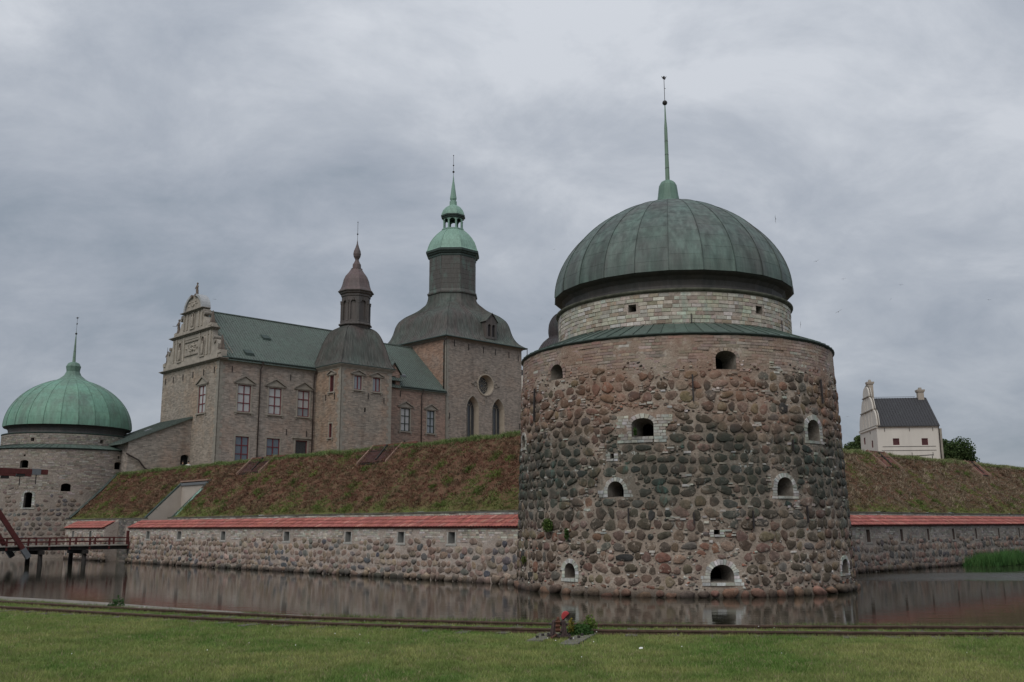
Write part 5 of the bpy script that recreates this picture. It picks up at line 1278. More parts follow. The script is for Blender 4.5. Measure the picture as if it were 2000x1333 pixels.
def bell(T, name, cu, cv, prof, mat, seams=.42, ratio=(1, 1), nseg=64):
    """square-plan bell roof turning octagonal: prof rows (z, half size, octagon blend)"""
    rings = []
    def rad(th, t): sq = 1 / max(abs(math.cos(th)), abs(math.sin(th))); a = ((th + PI / 8) % (PI / 4)) - PI / 8; oc = 1 / math.cos(a); return sq * (1 - t) + oc * t
    ths = [2 * PI * k / nseg for k in range(nseg)]
    P = prof; dense = []
    for i in range(len(P) - 1):
        p0, p1, p2, p3 = P[max(i - 1, 0)], P[i], P[i + 1], P[min(i + 2, len(P) - 1)]
        for j in range(4):
            t = j / 4; dense.append(tuple(.5 * (2 * p1[a] + (-p0[a] + p2[a]) * t + (2 * p0[a] - 5 * p1[a] + 4 * p2[a] - p3[a]) * t * t + (-p0[a] + 3 * p1[a] - 3 * p2[a] + p3[a]) * t ** 3) for a in range(3)))
    dense.append(P[-1])
    pt = lambda z, h, t, th, lift=0: (cu + ratio[0] * (h + lift) * rad(th, min(1, max(0, t))) * math.cos(th), cv + ratio[1] * (h + lift) * rad(th, min(1, max(0, t))) * math.sin(th), z)
    m = M().loft([[pt(z, h, t, th) for th in ths] for z, h, t in dense]); roof = T.part(name, m, MAT[mat])
    # standing seams: on a square roof they run straight up from the eave at equal steps
    m = M(); h0 = P[0][1]
    for side in range(4):
        n = int(2 * h0 / seams)
        for k in range(n + 1):
            x = -h0 + 2 * h0 * k / n; q_ = x / h0
            th0 = math.atan2(1, q_) - PI / 2 + side * PI / 2
            path = []
            for z, h, t in dense[::2] + [dense[-1]]: path.append(Vector(pt(z, h, t, th0, .012)))
            for a, b in zip(path, path[1:]):
                c = Vector((cu, cv, a.z)); nn = (a - c).normalized()
                if (b - a).length > .02: m.bar(a, b, .045, .06, up=nn)
    T.part('standing_seams', m, MAT[mat], roof, kind='stuff')
    return roof
pr = [(18.86, 1.10, 0), (18.98, 1.06, 0), (19.5, .965, 0), (20.2, .90, 0), (21.0, .835, 0), (21.8, .755, 0), (22.4, .68, .0), (22.9, .59, .05), (23.2, .50, .3), (23.38, .40, .6)]
bell(T, 'bell_roof', cu, cv, [(z, h * 3.0, t) for z, h, t in pr], 'bell', .36, (hu / 3.0, hv / 3.0 * 1.02))
T.part('eaves_edge', M().loft([[(cu + sx * (hu + .36 + d), cv + sy * (hv + .36 + d), z) for sx, sy in ((-1, -1), (1, -1), (1, 1), (-1, 1))] for d, z in ((-.35, 18.84), (.0, 18.84), (0, 18.92), (-.05, 18.93))]), MAT['gutter'])
o8 = PI / 8 + 0
def octl(rows): return M().lathe([(r / math.cos(PI / 8), z) for r, z in rows], 8, lcu, lcv, PI / 8)
lcu, lcv = cu + .15, cv
T.part('lantern_foot', octl([(1.35, 23.15), (1.45, 23.42), (1.66, 23.50), (1.66, 23.62), (1.50, 23.72), (1.50, 23.86)]), MAT['bell2'])
core = T.part('lantern', octl([(1.24, 23.8), (1.24, 26.7)]), MAT['bell2'])
for k in range(8):
    a = PI / 4 * k; dx, dy = math.sin(a), -math.cos(a); tx, ty = math.cos(a), math.sin(a)   # outward, tangent
    ap = 1.40; w = ap * math.tan(PI / 8); org = (lcu + dx * ap - tx * w, lcv + dy * ap - ty * w); mpo = flat(org, (tx, ty))
    h = Hole(w - .30, w + .30, 24.0, 26.15, .30); m = M(); surface(m, mpo, 0, 2 * w, 23.86, 26.62, [h], 2, 3); pn = T.part('arcade_panel', m, MAT['bell2'], core)
    m, ring = reveal(mpo, h, .14); T.part('niche_reveal', m, MAT['bell2'], core)
    mm = M()
    c_ = [(0 + .0, .0)]
    for x in (0,): mm.tube([mpo(x, 23.86, -.02), mpo(x, 24.0, -.02), mpo(x, 25.7, -.02), mpo(x, 25.78, -.02), mpo(x, 25.95, -.02), mpo(x, 26.1, -.02)], [.13, .09, .085, .12, .13, .15], 8)
    T.part('corner_column', mm, MAT['bell2'], core)
    T.part('keystone', sbox(M(), mpo, w - .06, w + .06, 26.1, 26.4, -.08, .02), MAT['bell2'], core)
T.part('lantern_cornice', octl([(1.42, 26.55), (1.48, 26.62), (1.48, 26.80), (1.62, 26.90), (1.66, 27.05), (1.80, 27.12), (1.80, 27.20), (1.6, 27.26)]), MAT['bell2'])
m = M()
for k in range(8):
    a = PI / 4 * k; 
    for j in range(-5, 6): r = 1.60; x = j * .115; p = (lcu + math.sin(a) * r + math.cos(a) * x, lcv - math.cos(a) * r + math.sin(a) * x); m.box(p[0] - .03, p[0] + .03, p[1] - .03, p[1] + .03, 26.93, 27.05)
T.part('dentils', m, MAT['bell2'], kind='stuff')
T.part('cap_dome', octl([(1.74, 27.2), (1.52, 27.55), (1.38, 28.0), (1.28, 28.5), (1.10, 28.95), (.80, 29.35), (.62, 29.65), (.58, 29.72)]), MAT['redcopper'])
T.part('finial', M().lathe([(.60, 29.70), (.62, 29.80), (.46, 29.84), (.44, 30.30), (.34, 30.45), (.20, 30.75), (.22, 30.9), (.36, 31.15), (.42, 31.45), (.36, 31.8), (.20, 32.2), (.08, 32.6), (.03, 33.0)], 12, lcu, lcv), MAT['redcopper'], smooth=False)
T.part('rod', M().tube([(lcu, lcv, 32.9), (lcu, lcv, 35.1)], .022, 5), MAT['iron']); T.part('ball', M().ball((lcu, lcv, 33.7), .09, 8), MAT['iron']); T.part('tip_ball', M().ball((lcu, lcv, 35.05), .06, 6), MAT['iron'])

# --- linking wing between stair tower and church tower
T = Thing('linking_wing', 'reddish linking wing with two dark framed windows between stair tower and church tower', 'palace', (24, 6, 7))
mpC = flat((17.2, 0), (1, 0)); b = 17.2
CH = [Hole(22.04 - b, 23.31 - b, 13.07, 15.64), Hole(25.78 - b, 26.87 - b, 13.05, 15.64)]; DHs = Hole(20.35 - b, 21.35 - b, 16.9, 19.2, 0)
m = M(); surface(m, mpC, 0, 28.5 - b, 5, 18.05, CH, 4, 4); T.part('front_wall', m, MAT['palace3'])
window(T, mpC, CH[0], 2, 3, 'greenframe', 'blind', .5, True, .14); window(T, mpC, CH[1], 2, 3, 'greenframe', 'glass2', .5, True, .14)
band(T, mpC, 4.4, 28.48 - b, 17.62, 17.98, (.04, .08, .14, .22), 'sandstone', 'eaves_cornice')
gutter(T, mpC, 4.6, 28.4 - b, 18.02, .30); pipe(T, mpC, 25.0 - b, 17.98, 7.5, .3)
anchors(T, mpC, [(21.9 - b, 16.9), (22.6 - b, 11.4), (27.9 - b, 11.2)])
gable_roof(T, 16, 28.52, 0, 13.0, 18.05, 24.1, .28)
mpD = flat((20.05, -.04), (1, 0)); h = Hole(.30, 1.15, 17.0, 19.1)     # loading dormer
m = M(); surface(m, mpD, 0, 1.75, 16.6, 19.45, [h], 3, 3); sprism(m, mpD, [(0, 19.45), (1.75, 19.45), (.875, 20.55)], 0, .02)
for s_ in (0, 1.75): m.add([mpD(s_, 17.9, 0), mpD(s_, 19.45, 0), mpD(s_, 19.45, 2.2)], [(0, 1, 2)])
D0 = T.part('dormer', m, MAT['palace3']); m, ring = reveal(mpD, h, .2); T.part('dormer_reveal', m, MAT['sandstone'], D0); T.part('dormer_hatch', M().add(ring, [(0, 1, 2, 3)]), MAT['hatchdoor'] if 'hatchdoor' in MAT else MAT['tarwood'], D0)
m = M(); mm = [(-.2, 19.35), (.875, 20.72), (1.95, 19.35)]
for (a, za), (c, zc) in zip(mm, mm[1:]): m.add([mpD(a, za, -.2), mpD(c, zc, -.2), mpD(c, zc, 2.6), mpD(a, za, 2.6), mpD(a, za - .1, -.2), mpD(c, zc - .1, -.2)], [(0, 1, 2, 3), (0, 1, 5, 4)])
T.part('dormer_roof', m, MAT['seam_green'], D0); T.part('dormer_vent', sbox(M(), mpD, .76, 1.0, 19.75, 20.05, -.02, .02), MAT['board'], D0)
T.part('skylight', M().hexa([(23.1, 1.3, 19.4), (23.7, 1.3, 19.4), (23.7, 1.75, 19.75), (23.1, 1.75, 19.75), (23.1, 1.3, 19.62), (23.7, 1.3, 19.62), (23.7, 1.75, 19.86), (23.1, 1.75, 19.86)]), MAT['metal'])

# --- church tower
T = Thing('church_tower', 'massive square church tower with a wide bell roof and a bright green spire', 'church tower', (34.75, 6.2, 7))
cu, cv, hs_ = 34.75, 6.2, 6.22; x0 = cu - hs_
mpT = flat((x0, 0 - .02), (1, 0)); mpTL = flat((x0, 2 * hs_), (0, -1))
AH = [Hole(31.78 - x0, 33.72 - x0, 12.6, 17.95, 1.55, 'pointed'), Hole(35.90 - x0, 37.95 - x0, 12.3, 17.95, 1.6, 'pointed')]
RH = Hole(34.80 - 1.22 - x0, 34.80 + 1.22 - x0, 19.45 - 1.22, 19.45 + 1.22, 1.22, 'circle')
m = M(); surface(m, mpT, 0, 2 * hs_, 5, 24.5, AH + [RH], 4, 4); T.part('front_wall', m, MAT['church'])
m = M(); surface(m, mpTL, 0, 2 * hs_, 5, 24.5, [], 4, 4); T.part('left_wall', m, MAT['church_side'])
m = M(); surface(m, flat((cu + hs_, 0), (0, 1)), 0, 2 * hs_, 5, 24.5, [], 9, 9); T.part('right_wall', m, MAT['church'])
m = M()
for i in range(48):
    z = 5 + i * .405; L = .55 if i % 2 else .35; sbox(m, mpT, -.02, L, z + .006, z + .40, -.02, .1); sbox(m, mpTL, 2 * hs_ - (.9 - L), 2 * hs_ + .04, z + .006, z + .40, -.018, .1)
T.part('corner_quoins', m, MAT['quoinstone'] if 'quoinstone' in MAT else MAT['sandstone'], kind='stuff')
for h in AH:
    m, ring = reveal(mpT, h, .75, .86); e = T.part('lancet_window', m, MAT['palereveal'] if 'palereveal' in MAT else MAT['sandstone']); n = len(ring)
    T.part('leaded_pane', M().add(ring, [tuple(range(n))]), MAT['leaded'], e)
    mid = (h.s0 + h.s1) / 2; w = (h.s1 - h.s0) / 2 * .86; zs_ = 12.6 + (h.z1 - h.rise - 12.6) * .93; m = M()
    for x in (-.333, .333): m.tube([mpT(mid + x * w, h.z0, .70), mpT(mid + x * w, zs_ + .5, .70)], .05, 6)
    for x in (-.66, 0, .66):
        for k in range(6): t0, t1 = PI * k / 6, PI * (k + 1) / 6; m.tube([mpT(mid + (x + .33 * math.cos(t)) * w, zs_ + .45 + .38 * math.sin(t), .70) for t in (t0, t1)], .035, 5)
    for k in range(8): t0, t1 = 2 * PI * k / 8, 2 * PI * (k + 1) / 8; m.tube([mpT(mid + .26 * math.cos(t), zs_ + 1.02 + .26 * math.sin(t), .70) for t in (t0, t1)], .032, 5)
    T.part('tracery', m, MAT['sandstone'], e, True)
    m = M(); o_ = h.top(16)
    cx_, cz_ = mid, h.z1 - h.rise
    for (a, b_), (c, d_) in zip(o_, o_[1:]): sprism(m, mpT, [(a, b_), (a + (a - cx_) * .09, b_ + .10), (c + (c - cx_) * .09, d_ + .10), (c, d_)][::-1], -.03, .05)
    T.part('hood_mould', m, MAT['sandstone'], e); T.part('window_sill', sbox(M(), mpT, h.s0 - .12, h.s1 + .12, h.z0 - .2, h.z0 - .005, -.08, .2), MAT['sandstone'], e)
m, ring = reveal(mpT, RH, .70, .80, 14); RW = T.part('rose_window', m, MAT['palereveal'] if 'palereveal' in MAT else MAT['sandstone'], smooth=False); n = len(ring); T.part('leaded_pane', M().add(ring, [tuple(range(n))]), MAT['leaded'], RW)
c = Vector((0, 0, 0))
for p in ring: c += Vector(p) / n
mid = (RH.s0 + RH.s1) / 2; zc = c.z; m = M(); rk = 1.28
cir = lambda x, z, r, k=10: [m.tube([mpT(x + r * math.cos(2 * PI * (j + e_) / k), z + r * math.sin(2 * PI * (j + e_) / k), .66) for e_ in (0, 1)], .034, 4, False) for j in range(k)]
cir(mid, zc, .24)
for k in range(8): a = PI / 4 * k; cir(mid + .60 * math.cos(a), zc + .60 * math.sin(a), .26, 8); m.tube([mpT(mid + .24 * math.cos(a), zc + .24 * math.sin(a), .66), mpT(mid + .95 * math.cos(a), zc + .95 * math.sin(a), .66)], .03, 4)
T.part('rose_tracery', m, MAT['sandstone'], RW)
m = M()
for k in range(28):
    t0, t1 = 2 * PI * k / 28, 2 * PI * (k + 1) / 28; sprism(m, mpT, [(mid + r * math.cos(t), 19.45 + r * math.sin(t)) for r, t in ((1.22, t0), (1.36, t0), (1.36, t1), (1.22, t1))], -.10, .03)
T.part('rose_ring', m, MAT['palereveal'] if 'palereveal' in MAT else MAT['sandstone'], RW)
for a, L in ((0, .9), (90, .95), (180, .9), (270, 1.0)):
    m = M(); ca, sa = math.cos(R(a)), math.sin(R(a))
    P_ = lambda r, o_: mpT(mid + r * ca - o_ * sa, 19.45 + r * sa + o_ * ca, -.03)
    for sg in (-1, 1): m.tube([P_(1.42, sg * .10), P_(1.65, sg * .28), P_(1.85, sg * .22), P_(1.9, sg * .06), P_(2.1, sg * .04), P_(1.45 + L, 0)], .055, 5)
    T.part('scroll_ornament', m, MAT['pedstone'], RW)
anchors(T, mpT, [(1.25, 23.6), (3.5, 23.4), (5.9, 23.3), (7.9, 23.3), (10.2, 23.2), (11.8, 23.0), (.55, 14.9), (12.0, 14.4)], .75)
T.part('eaves_edge', M().loft([[(cu + sx * (hs_ + d), cv + sy * (hs_ + d), z) for sx, sy in ((-1, -1), (1, -1), (1, 1), (-1, 1))] for d, z in ((.02, 24.36), (.10, 24.38), (.10, 24.46), (.22, 24.5), (.22, 24.56), (.48, 24.60), (.48, 24.68), (.40, 24.70))]), MAT['pedstone'])
m = M(); 
for sx, sy, ex, ey in ((-1, -1, 1, -1), (-1, -1, -1, 1), (1, -1, 1, 1)): m.tube([(cu + sx * 6.74, cv + sy * 6.74, 24.66), (cu + ex * 6.74, cv + ey * 6.74, 24.66)], .09, 8)
T.part('gutter', m, MAT['gutter'])
bell(T, 'bell_roof', cu, cv, [(24.68, 6.66, 0), (24.8, 6.50, 0), (25.2, 5.98, 0), (25.9, 5.54, 0), (26.7, 5.28, 0), (27.5, 5.10, 0), (28.2, 4.80, 0), (28.8, 4.25, 0), (29.25, 3.72, .12), (29.65, 3.38, .32), (30.1, 3.22, .6), (30.6, 3.06, .9), (31.1, 2.98, 1), (31.5, 2.94, 1)], 'bell', .43)
lcu, lcv = cu, cv
T.part('drum_flange', octl([(2.96, 31.35), (3.10, 31.42), (3.12, 31.58), (2.98, 31.66)]), MAT['octa'])
core = T.part('octagonal_drum', octl([(2.98, 31.6), (2.88, 32.0), (2.86, 36.35)]), MAT['octa'])
for k in range(8):   # sheet rows
    a = PI / 4 * k; dx, dy = math.sin(a), -math.cos(a); tx, ty = math.cos(a), math.sin(a); ap = 2.87; w = ap * math.tan(PI / 8); mpo = flat((lcu + dx * ap - tx * w, lcv + dy * ap - ty * w), (tx, ty)); rr = random.Random(k)
    for i in range(7):
        z = 32.05 + i * .61; cuts = [0.03, w + rr.uniform(-.4, .4), 2 * w - .03]
        for a_, b_ in zip(cuts, cuts[1:]): o = T.part('copper_sheet', sbox(M(), mpo, a_ + .008, b_ - .008, z + .01, z + .60, -.022 - rr.uniform(0, .012), .0), MAT['octa'], core)
T.part('drum_cornice', octl([(2.90, 36.2), (2.96, 36.3), (2.96, 36.5), (3.12, 36.62), (3.16, 36.75), (3.32, 36.86), (3.34, 37.12), (3.2, 37.2)]), MAT['gutter'])
T.part('green_dome', octl([(3.26, 37.12), (3.14, 37.35), (3.02, 37.8), (2.80, 38.4), (2.45, 39.0), (2.02, 39.55), (1.62, 39.95), (1.36, 40.2)]), MAT['verd'])
for k in range(8):
    a = PI / 4 * k + PI / 8; pts_ = [(lcu + math.sin(a) * r / math.cos(PI / 8) * 1.004, lcv - math.cos(a) * r / math.cos(PI / 8) * 1.004, z) for r, z in ((3.26, 37.12), (3.14, 37.35), (3.02, 37.8), (2.80, 38.4), (2.45, 39.0), (2.02, 39.55), (1.62, 39.95), (1.36, 40.2))]; T.part('dome_rib', M().tube(pts_, .045, 5), MAT['verd'])
T.part('lantern_floor', octl([(1.34, 40.15), (1.40, 40.25), (1.40, 40.38), (1.1, 40.42)]), MAT['verd'])
for k in range(8):
    a = PI / 4 * k + PI / 8; x, y = lcu + math.sin(a) * 1.22, lcv - math.cos(a) * 1.22
    T.part('lantern_column', M().tube([(x, y, 40.36), (x, y, 40.46), (x, y, 41.45), (x, y, 41.6)], [.16, .12, .12, .15], 8), MAT['verd'])
    a = PI / 4 * k; ap = 1.20; w = ap * math.tan(PI / 8); dx, dy = math.sin(a), -math.cos(a); tx, ty = math.cos(a), math.sin(a); mpo = flat((lcu + dx * ap - tx * w, lcv + dy * ap - ty * w), (tx, ty))
    hh = Hole(.10, 2 * w - .10, 41.0, 41.72, .38); m = M(); surface(m, mpo, 0, 2 * w, 41.2, 41.85, [Hole(.10, 2 * w - .10, 41.2, 41.72, .38)], 2, 2); surface(m, lambda s_, z, d=0: mpo(s_, z, .12), 0, 2 * w, 41.2, 41.85, [Hole(.10, 2 * w - .10, 41.2, 41.72, .38)], 2, 2); T.part('lantern_arch', m, MAT['verd'])
T.part('lantern_cornice', octl([(1.18, 41.78), (1.36, 41.84), (1.36, 41.98), (1.52, 42.05), (1.54, 42.22), (1.46, 42.26)]), MAT['gutter'])
T.part('lantern_cap', octl([(1.50, 42.22), (1.44, 42.5), (1.26, 42.95), (.98, 43.32), (.70, 43.55), (.50, 43.68), (.46, 43.72), (.46, 44.22), (.36, 44.32)]), MAT['verd'])
T.part('spire', M().lathe([(.30, 44.28), (.36, 44.42), (.44, 44.62), (.42, 44.85), (.36, 45.2), (.27, 45.9), (.20, 46.5), (.10, 47.1), (.03, 47.9)], 8, lcu, lcv), MAT['verd'])
T.part('rod', M().tube([(lcu, lcv, 47.8), (lcu, lcv, 50.6)], .025, 5), MAT['iron'])
for z, r in ((48.35, .15), (49.25, .10), (50.62, .075)): T.part('ball', M().ball((lcu, lcv, z), r, 8), MAT['iron'])
# twin-arched dormer on the bell roof front
mpD = flat((cu + .35, cv - 6.0), (1, 0)); m = M(); hd = [Hole(.32, .80, 25.6, 27.15, .24), Hole(1.02, 1.50, 25.6, 27.15, .24)]
surface(m, mpD, 0, 1.82, 25.3, 27.6, hd, 2, 3); sprism(m, mpD, [(0, 27.6), (1.82, 27.6), (.91, 28.45)], 0, .02)
for s_ in (0, 1.82): m.add([mpD(s_, 25.3, 0), mpD(s_, 27.6, 0), mpD(s_, 27.6, 1.7), mpD(s_, 25.3, .6)], [(0, 1, 2, 3)])
D0 = T.part('dormer', m, MAT['bell2'])
for h in hd: m, ring = reveal(mpD, h, .18); T.part('dormer_arch', m, MAT['bell2'], D0); T.part('louvre', M().add(ring, [tuple(range(len(ring)))]), MAT['void2'] if 'void2' in MAT else MAT['tarwood'], D0)
m = M(); mm = [(-.2, 27.45), (.91, 28.62), (2.02, 27.45)]
for (a, za), (c, zc) in zip(mm, mm[1:]): m.add([mpD(a, za, -.15), mpD(c, zc, -.15), mpD(c, zc, 2.4), mpD(a, za, 2.4), mpD(a, za - .09, -.15), mpD(c, zc - .09, -.15)], [(0, 1, 2, 3), (0, 1, 5, 4)])
T.part('dormer_roof', m, MAT['bell'], D0)
T.part('downpipe', M().tube([(x0 - .35, -.5, 24.5), (x0 - .30, -.1, 24.1), (x0 - .10, .25, 23.7), (x0 - .10, .25, 18.1)], .07, 7), MAT['pipe'], smooth=True)
T.part('eaves_spout', M().tube([(cu + 6.75, cv - 6.7, 24.6), (cu + 6.75, cv - 6.7, 23.9), (cu + 6.25, cv - 6.3, 23.2)], .05, 6), MAT['pipe'])

# --- what shows of the far wing behind the big tower
T = Thing('far_wing', 'sliver of a pale plastered wing with dark eaves, behind church and big tower', 'palace', (50, 8, 7))
m = M(); surface(m, flat((40.97, 1.2), (1, 0)), 0, 16, 5, 18.4, [], 20, 20); surface(m, flat((56.97, 1.2), (0, 1)), 0, 11, 5, 18.4, [], 20, 20); T.part('front_wall', m, MAT['white'])
gable_roof(T, 41, 57, 1.2, 12.4, 18.4, 23.4, .4, 'slate')
T = Thing('domed_turret', 'dark brown bulging turret roof peeping out left of the big green dome', 'turret', (29.2, -18.2, 7))
cu, cv = 29.2, -18.2
T.part('turret_wall', M().box(cu - 3.1, cu + 3.1, cv - 3.1, cv + 3.1, 5, 18.0), MAT['white'])
m = M(); surf = [(16.3, 3.5), (16.5, 3.42), (17.2, 3.12), (18.1, 2.86), (19.0, 2.52), (19.7, 2.05), (20.15, 1.55), (20.35, 1.42), (20.9, 1.5), (21.6, 1.45), (22.2, 1.2), (22.7, .8), (23.0, .3)]
bell(T, 'turret_roof', cu, cv, [(z + 1.65, r, 1) for z, r in surf], 'slatebrown' if 'slatebrown' in MAT else 'bell2', .5)

# --- lean-to link between left tower and gable
T = Thing('lean_to', 'low lean-to link with a sloping green roof between left tower and palace gable', 'annex', (-3, 8, 7))
mpL2 = flat((-6.2, 5.15), (1, 0)); h = Hole(6.2 - .95, 6.2 - .08, 7.4, 9.66, .3)
m = M(); surface(m, mpL2, 0, 6.2, 5, 10.6, [h], 5, 5); m.add([(-6.2, 5.15, 10.6), (0, 5.15, 10.6), (0, 5.15, 13.2), (-.1, 5.15, 13.2)], [(0, 1, 2, 3)]); m.add([(-6.2, 12.3, 5), (0, 12.3, 5), (0, 12.3, 13.2), (-6.2, 12.3, 10.6)], [(0, 1, 2, 3)]); m.add([(-6.2, 5.15, 5), (-6.2, 12.3, 5), (-6.2, 12.3, 10.6), (-6.2, 5.15, 10.6)], [(0, 1, 2, 3)]); T.part('wall', m, MAT['palace'])
m, ring = reveal(mpL2, h, .35); e = T.part('doorway', m, MAT['sandstone']); T.part('dark_door', M().add(ring, [tuple(range(len(ring)))]), MAT['void'], e)
T.part('roof', M().hexa([(-6.9, 4.95, 10.35), (.0, 4.95, 13.28), (.0, 12.5, 13.28), (-6.9, 12.5, 10.35), (-6.9, 4.95, 10.47), (.0, 4.95, 13.42), (.0, 12.5, 13.42), (-6.9, 12.5, 10.47)]), MAT['seam_green'])
m = M()
for i in range(17): v_ = 5.0 + i * .46; m.bar((-6.9, v_, 10.50), (0, v_, 13.45), .04, .06)
T.part('standing_seams', m, MAT['seam_green'], kind='stuff')
T.part('roof_light', M().hexa([(-3.4, 7.6, 11.95), (-2.9, 7.6, 12.16), (-2.9, 8.5, 12.16), (-3.4, 8.5, 11.95), (-3.4, 7.6, 12.05), (-2.9, 7.6, 12.28), (-2.9, 8.5, 12.28), (-3.4, 8.5, 12.05)]), MAT['metal'])
T.part('downpipe', M().tube([(-6.4, 5.0, 9.5), (-5.2, 4.9, 8.9), (-4.6, 4.9, 8.2), (-4.0, 4.9, 7.9)], .08, 6), MAT['pipe'])

# ------------------------------------------------------------------ white gable house on the right
HB = Vector((45.6, 121.7, 0)); hr = R(-6)
T = Thing('white_house', 'white plastered house with black steep roof and two tall chimneys above the right slope', 'house', (45.6, 121.7, 7), world=True)
ex = Vector((math.cos(hr), math.sin(hr), 0)); ey = Vector((-math.sin(hr), math.cos(hr), 0))
def wflat(o, d, n):   # origin, direction, outward normal (world)
    return lambda s_, z, dd=0: tuple(Vector((o.x, o.y, 0)) + d * s_ - n * dd + Vector((0, 0, z)))
WX, WD, ZE, ZR = 7.45, 8.4, 14.75, 18.75
mf = wflat(HB, ex, -ey); ml = wflat(HB + ey * WD, -ey, -ex)
H1 = [Hole(1.85, 2.62, 12.35, 13.18), Hole(5.30, 6.05, 12.30, 13.15)]; H2 = [Hole(WD - 6.75, WD - 5.95, 12.95, 13.85), Hole(WD - 2.95, WD - 2.2, 12.25, 13.15)]
m = M(); surface(m, mf, 0, WX, 5, ZE, H1, 4, 4); surface(m, ml, 0, WD, 5, ZE, H2, 4, 4)
m.add([HB + ex * WX + Vector((0, 0, 5)), HB + ex * WX + ey * WD + Vector((0, 0, 5)), HB + ex * WX + ey * WD + Vector((0, 0, ZE)), HB + ex * WX + ey * WD / 2 + Vector((0, 0, ZR - .1)), HB + ex * WX + Vector((0, 0, ZE))], [(0, 1, 2, 3, 4)])
m.add([HB + ey * WD + Vector((0, 0, 5)), HB + ex * WX + ey * WD + Vector((0, 0, 5)), HB + ex * WX + ey * WD + Vector((0, 0, ZE)), HB + ey * WD + Vector((0, 0, ZE))], [(0, 1, 2, 3)])
T.part('wall', m, MAT['white'])
for h, mp_h in [(h, mf) for h in H1] + [(h, ml) for h in H2]:
    m, ring = reveal(mp_h, h, .12); e = T.part('window', m, MAT['white']); T.part('shutter', M().add(ring, [(0, 1, 2, 3)]), MAT['shutter'], e)
    m = M(); f = .05
    for a, b_, c, d_ in ((h.s0, h.s0 + f, h.z0, h.z1), (h.s1 - f, h.s1, h.z0, h.z1), (h.s0, h.s1, h.z0, h.z0 + f), (h.s0, h.s1, h.z1 - f, h.z1)): sbox(m, mp_h, a, b_, c, d_, .04, .1)
    T.part('frame', m, MAT['redframe'], e)
for s_ in (.9, 3.9, 6.7): T.part('wall_anchor', sbox(M(), mf, s_, s_ + .05, 14.05, 14.5, -.06, -.01), MAT['iron'])
for s_ in (1.3, 4.0, 6.5): T.part('wall_anchor', sbox(M(), mf, s_, s_ + .05, 11.0, 11.4, -.06, -.01), MAT['iron'])
T.part('wall_anchor', sbox(M(), ml, 5.2, 5.25, 14.0, 14.4, -.06, -.01), MAT['iron'])
T.part('string_line', sbox(M(), mf, .55, 6.95, 12.13, 12.18, -.03, -.01), MAT['iron']); T.part('string_line', sbox(M(), mf, .4, 6.98, 11.64, 11.69, -.03, -.01), MAT['iron'])
m = M(); sbox(m, mf, -.1, WX + .05, ZE - .22, ZE - .02, -.12, .02); sbox(m, ml, -.05, WD + .1, ZE - .22, ZE - .02, -.12, .02); T.part('eaves_cornice', m, MAT['white'])
A = lambda x, y, z: tuple(HB + ex * x + ey * y + Vector((0, 0, z)))
m = M(); m.add([A(.1, -.25, ZE - .03), A(WX + .1, -.25, ZE - .03), A(WX + .1, WD / 2, ZR), A(.1, WD / 2, ZR), A(.1, WD + .25, ZE - .03), A(WX + .1, WD + .25, ZE - .03), A(.1, -.25, ZE - .14), A(WX + .1, -.25, ZE - .14)], [(0, 1, 2, 3), (4, 5, 2, 3), (0, 1, 7, 6)])
RO = T.part('roof', m, MAT['slate'])
m = M()
for i in range(22): x = .3 + i * .335; m.bar(A(x, -.25, ZE + .0), A(x, WD / 2, ZR + .03), .03, .05)
T.part('roof_seams', m, MAT['slate'], RO, kind='stuff')
T.part('ridge_rail', M().tube([A(.4, WD / 2, ZR + .14), A(6.2, WD / 2, ZR + .14)], .025, 5), MAT['iron'], RO)
hg = [(4.35, 14.7), (4.35, 15.0), (4.22, 15.7), (3.95, 16.35), (3.6, 16.75), (3.05, 16.95), (2.95, 17.0), (2.9, 17.3), (2.62, 17.95), (2.2, 18.45), (1.55, 18.75), (1.5, 18.8), (1.5, 19.1), (1.35, 19.6), (1.0, 20.0), (.5, 20.2), (.03, 20.25)]
m = M(); md = WD / 2
for (c0, z0), (c1, z1) in zip(hg, hg[1:]):
    if z1 - z0 < .02: z1 = z0 + .02
    m.hexa([ml(md - c0, z0, 0), ml(md + c0, z0, 0), ml(md + c0, z0, .4), ml(md - c0, z0, .4), ml(md - c1, z1, 0), ml(md + c1, z1, 0), ml(md + c1, z1, .4), ml(md - c1, z1, .4)])
GB = T.part('curved_gable', m, MAT['white'])
for z, c in ((14.72, 4.4), (16.93, 3.1), (18.78, 1.6)): T.part('gable_moulding', sbox(M(), ml, md - c, md + c, z, z + .12, -.12, .42), MAT['pedstone'], GB)
for c in (-2.2, -.8, .8, 2.2): T.part('gable_strip', sbox(M(), ml, md + c - .08, md + c + .08, 14.9, 16.9, -.06, 0), MAT['white'], GB)
for c in (-.6, .6): T.part('gable_strip', sbox(M(), ml, md + c - .06, md + c + .06, 17.1, 18.75, -.06, 0), MAT['white'], GB)
m = M()
for (c0, z0), (c1, z1) in zip(hg, hg[1:]):
    for sg in (-1, 1): m.bar(ml(md + sg * c0, z0, .2), ml(md + sg * c1, z1 + .01, .2), .50, .07, up=tuple(-ex))
T.part('gable_coping', m, MAT['pedstone'], GB)
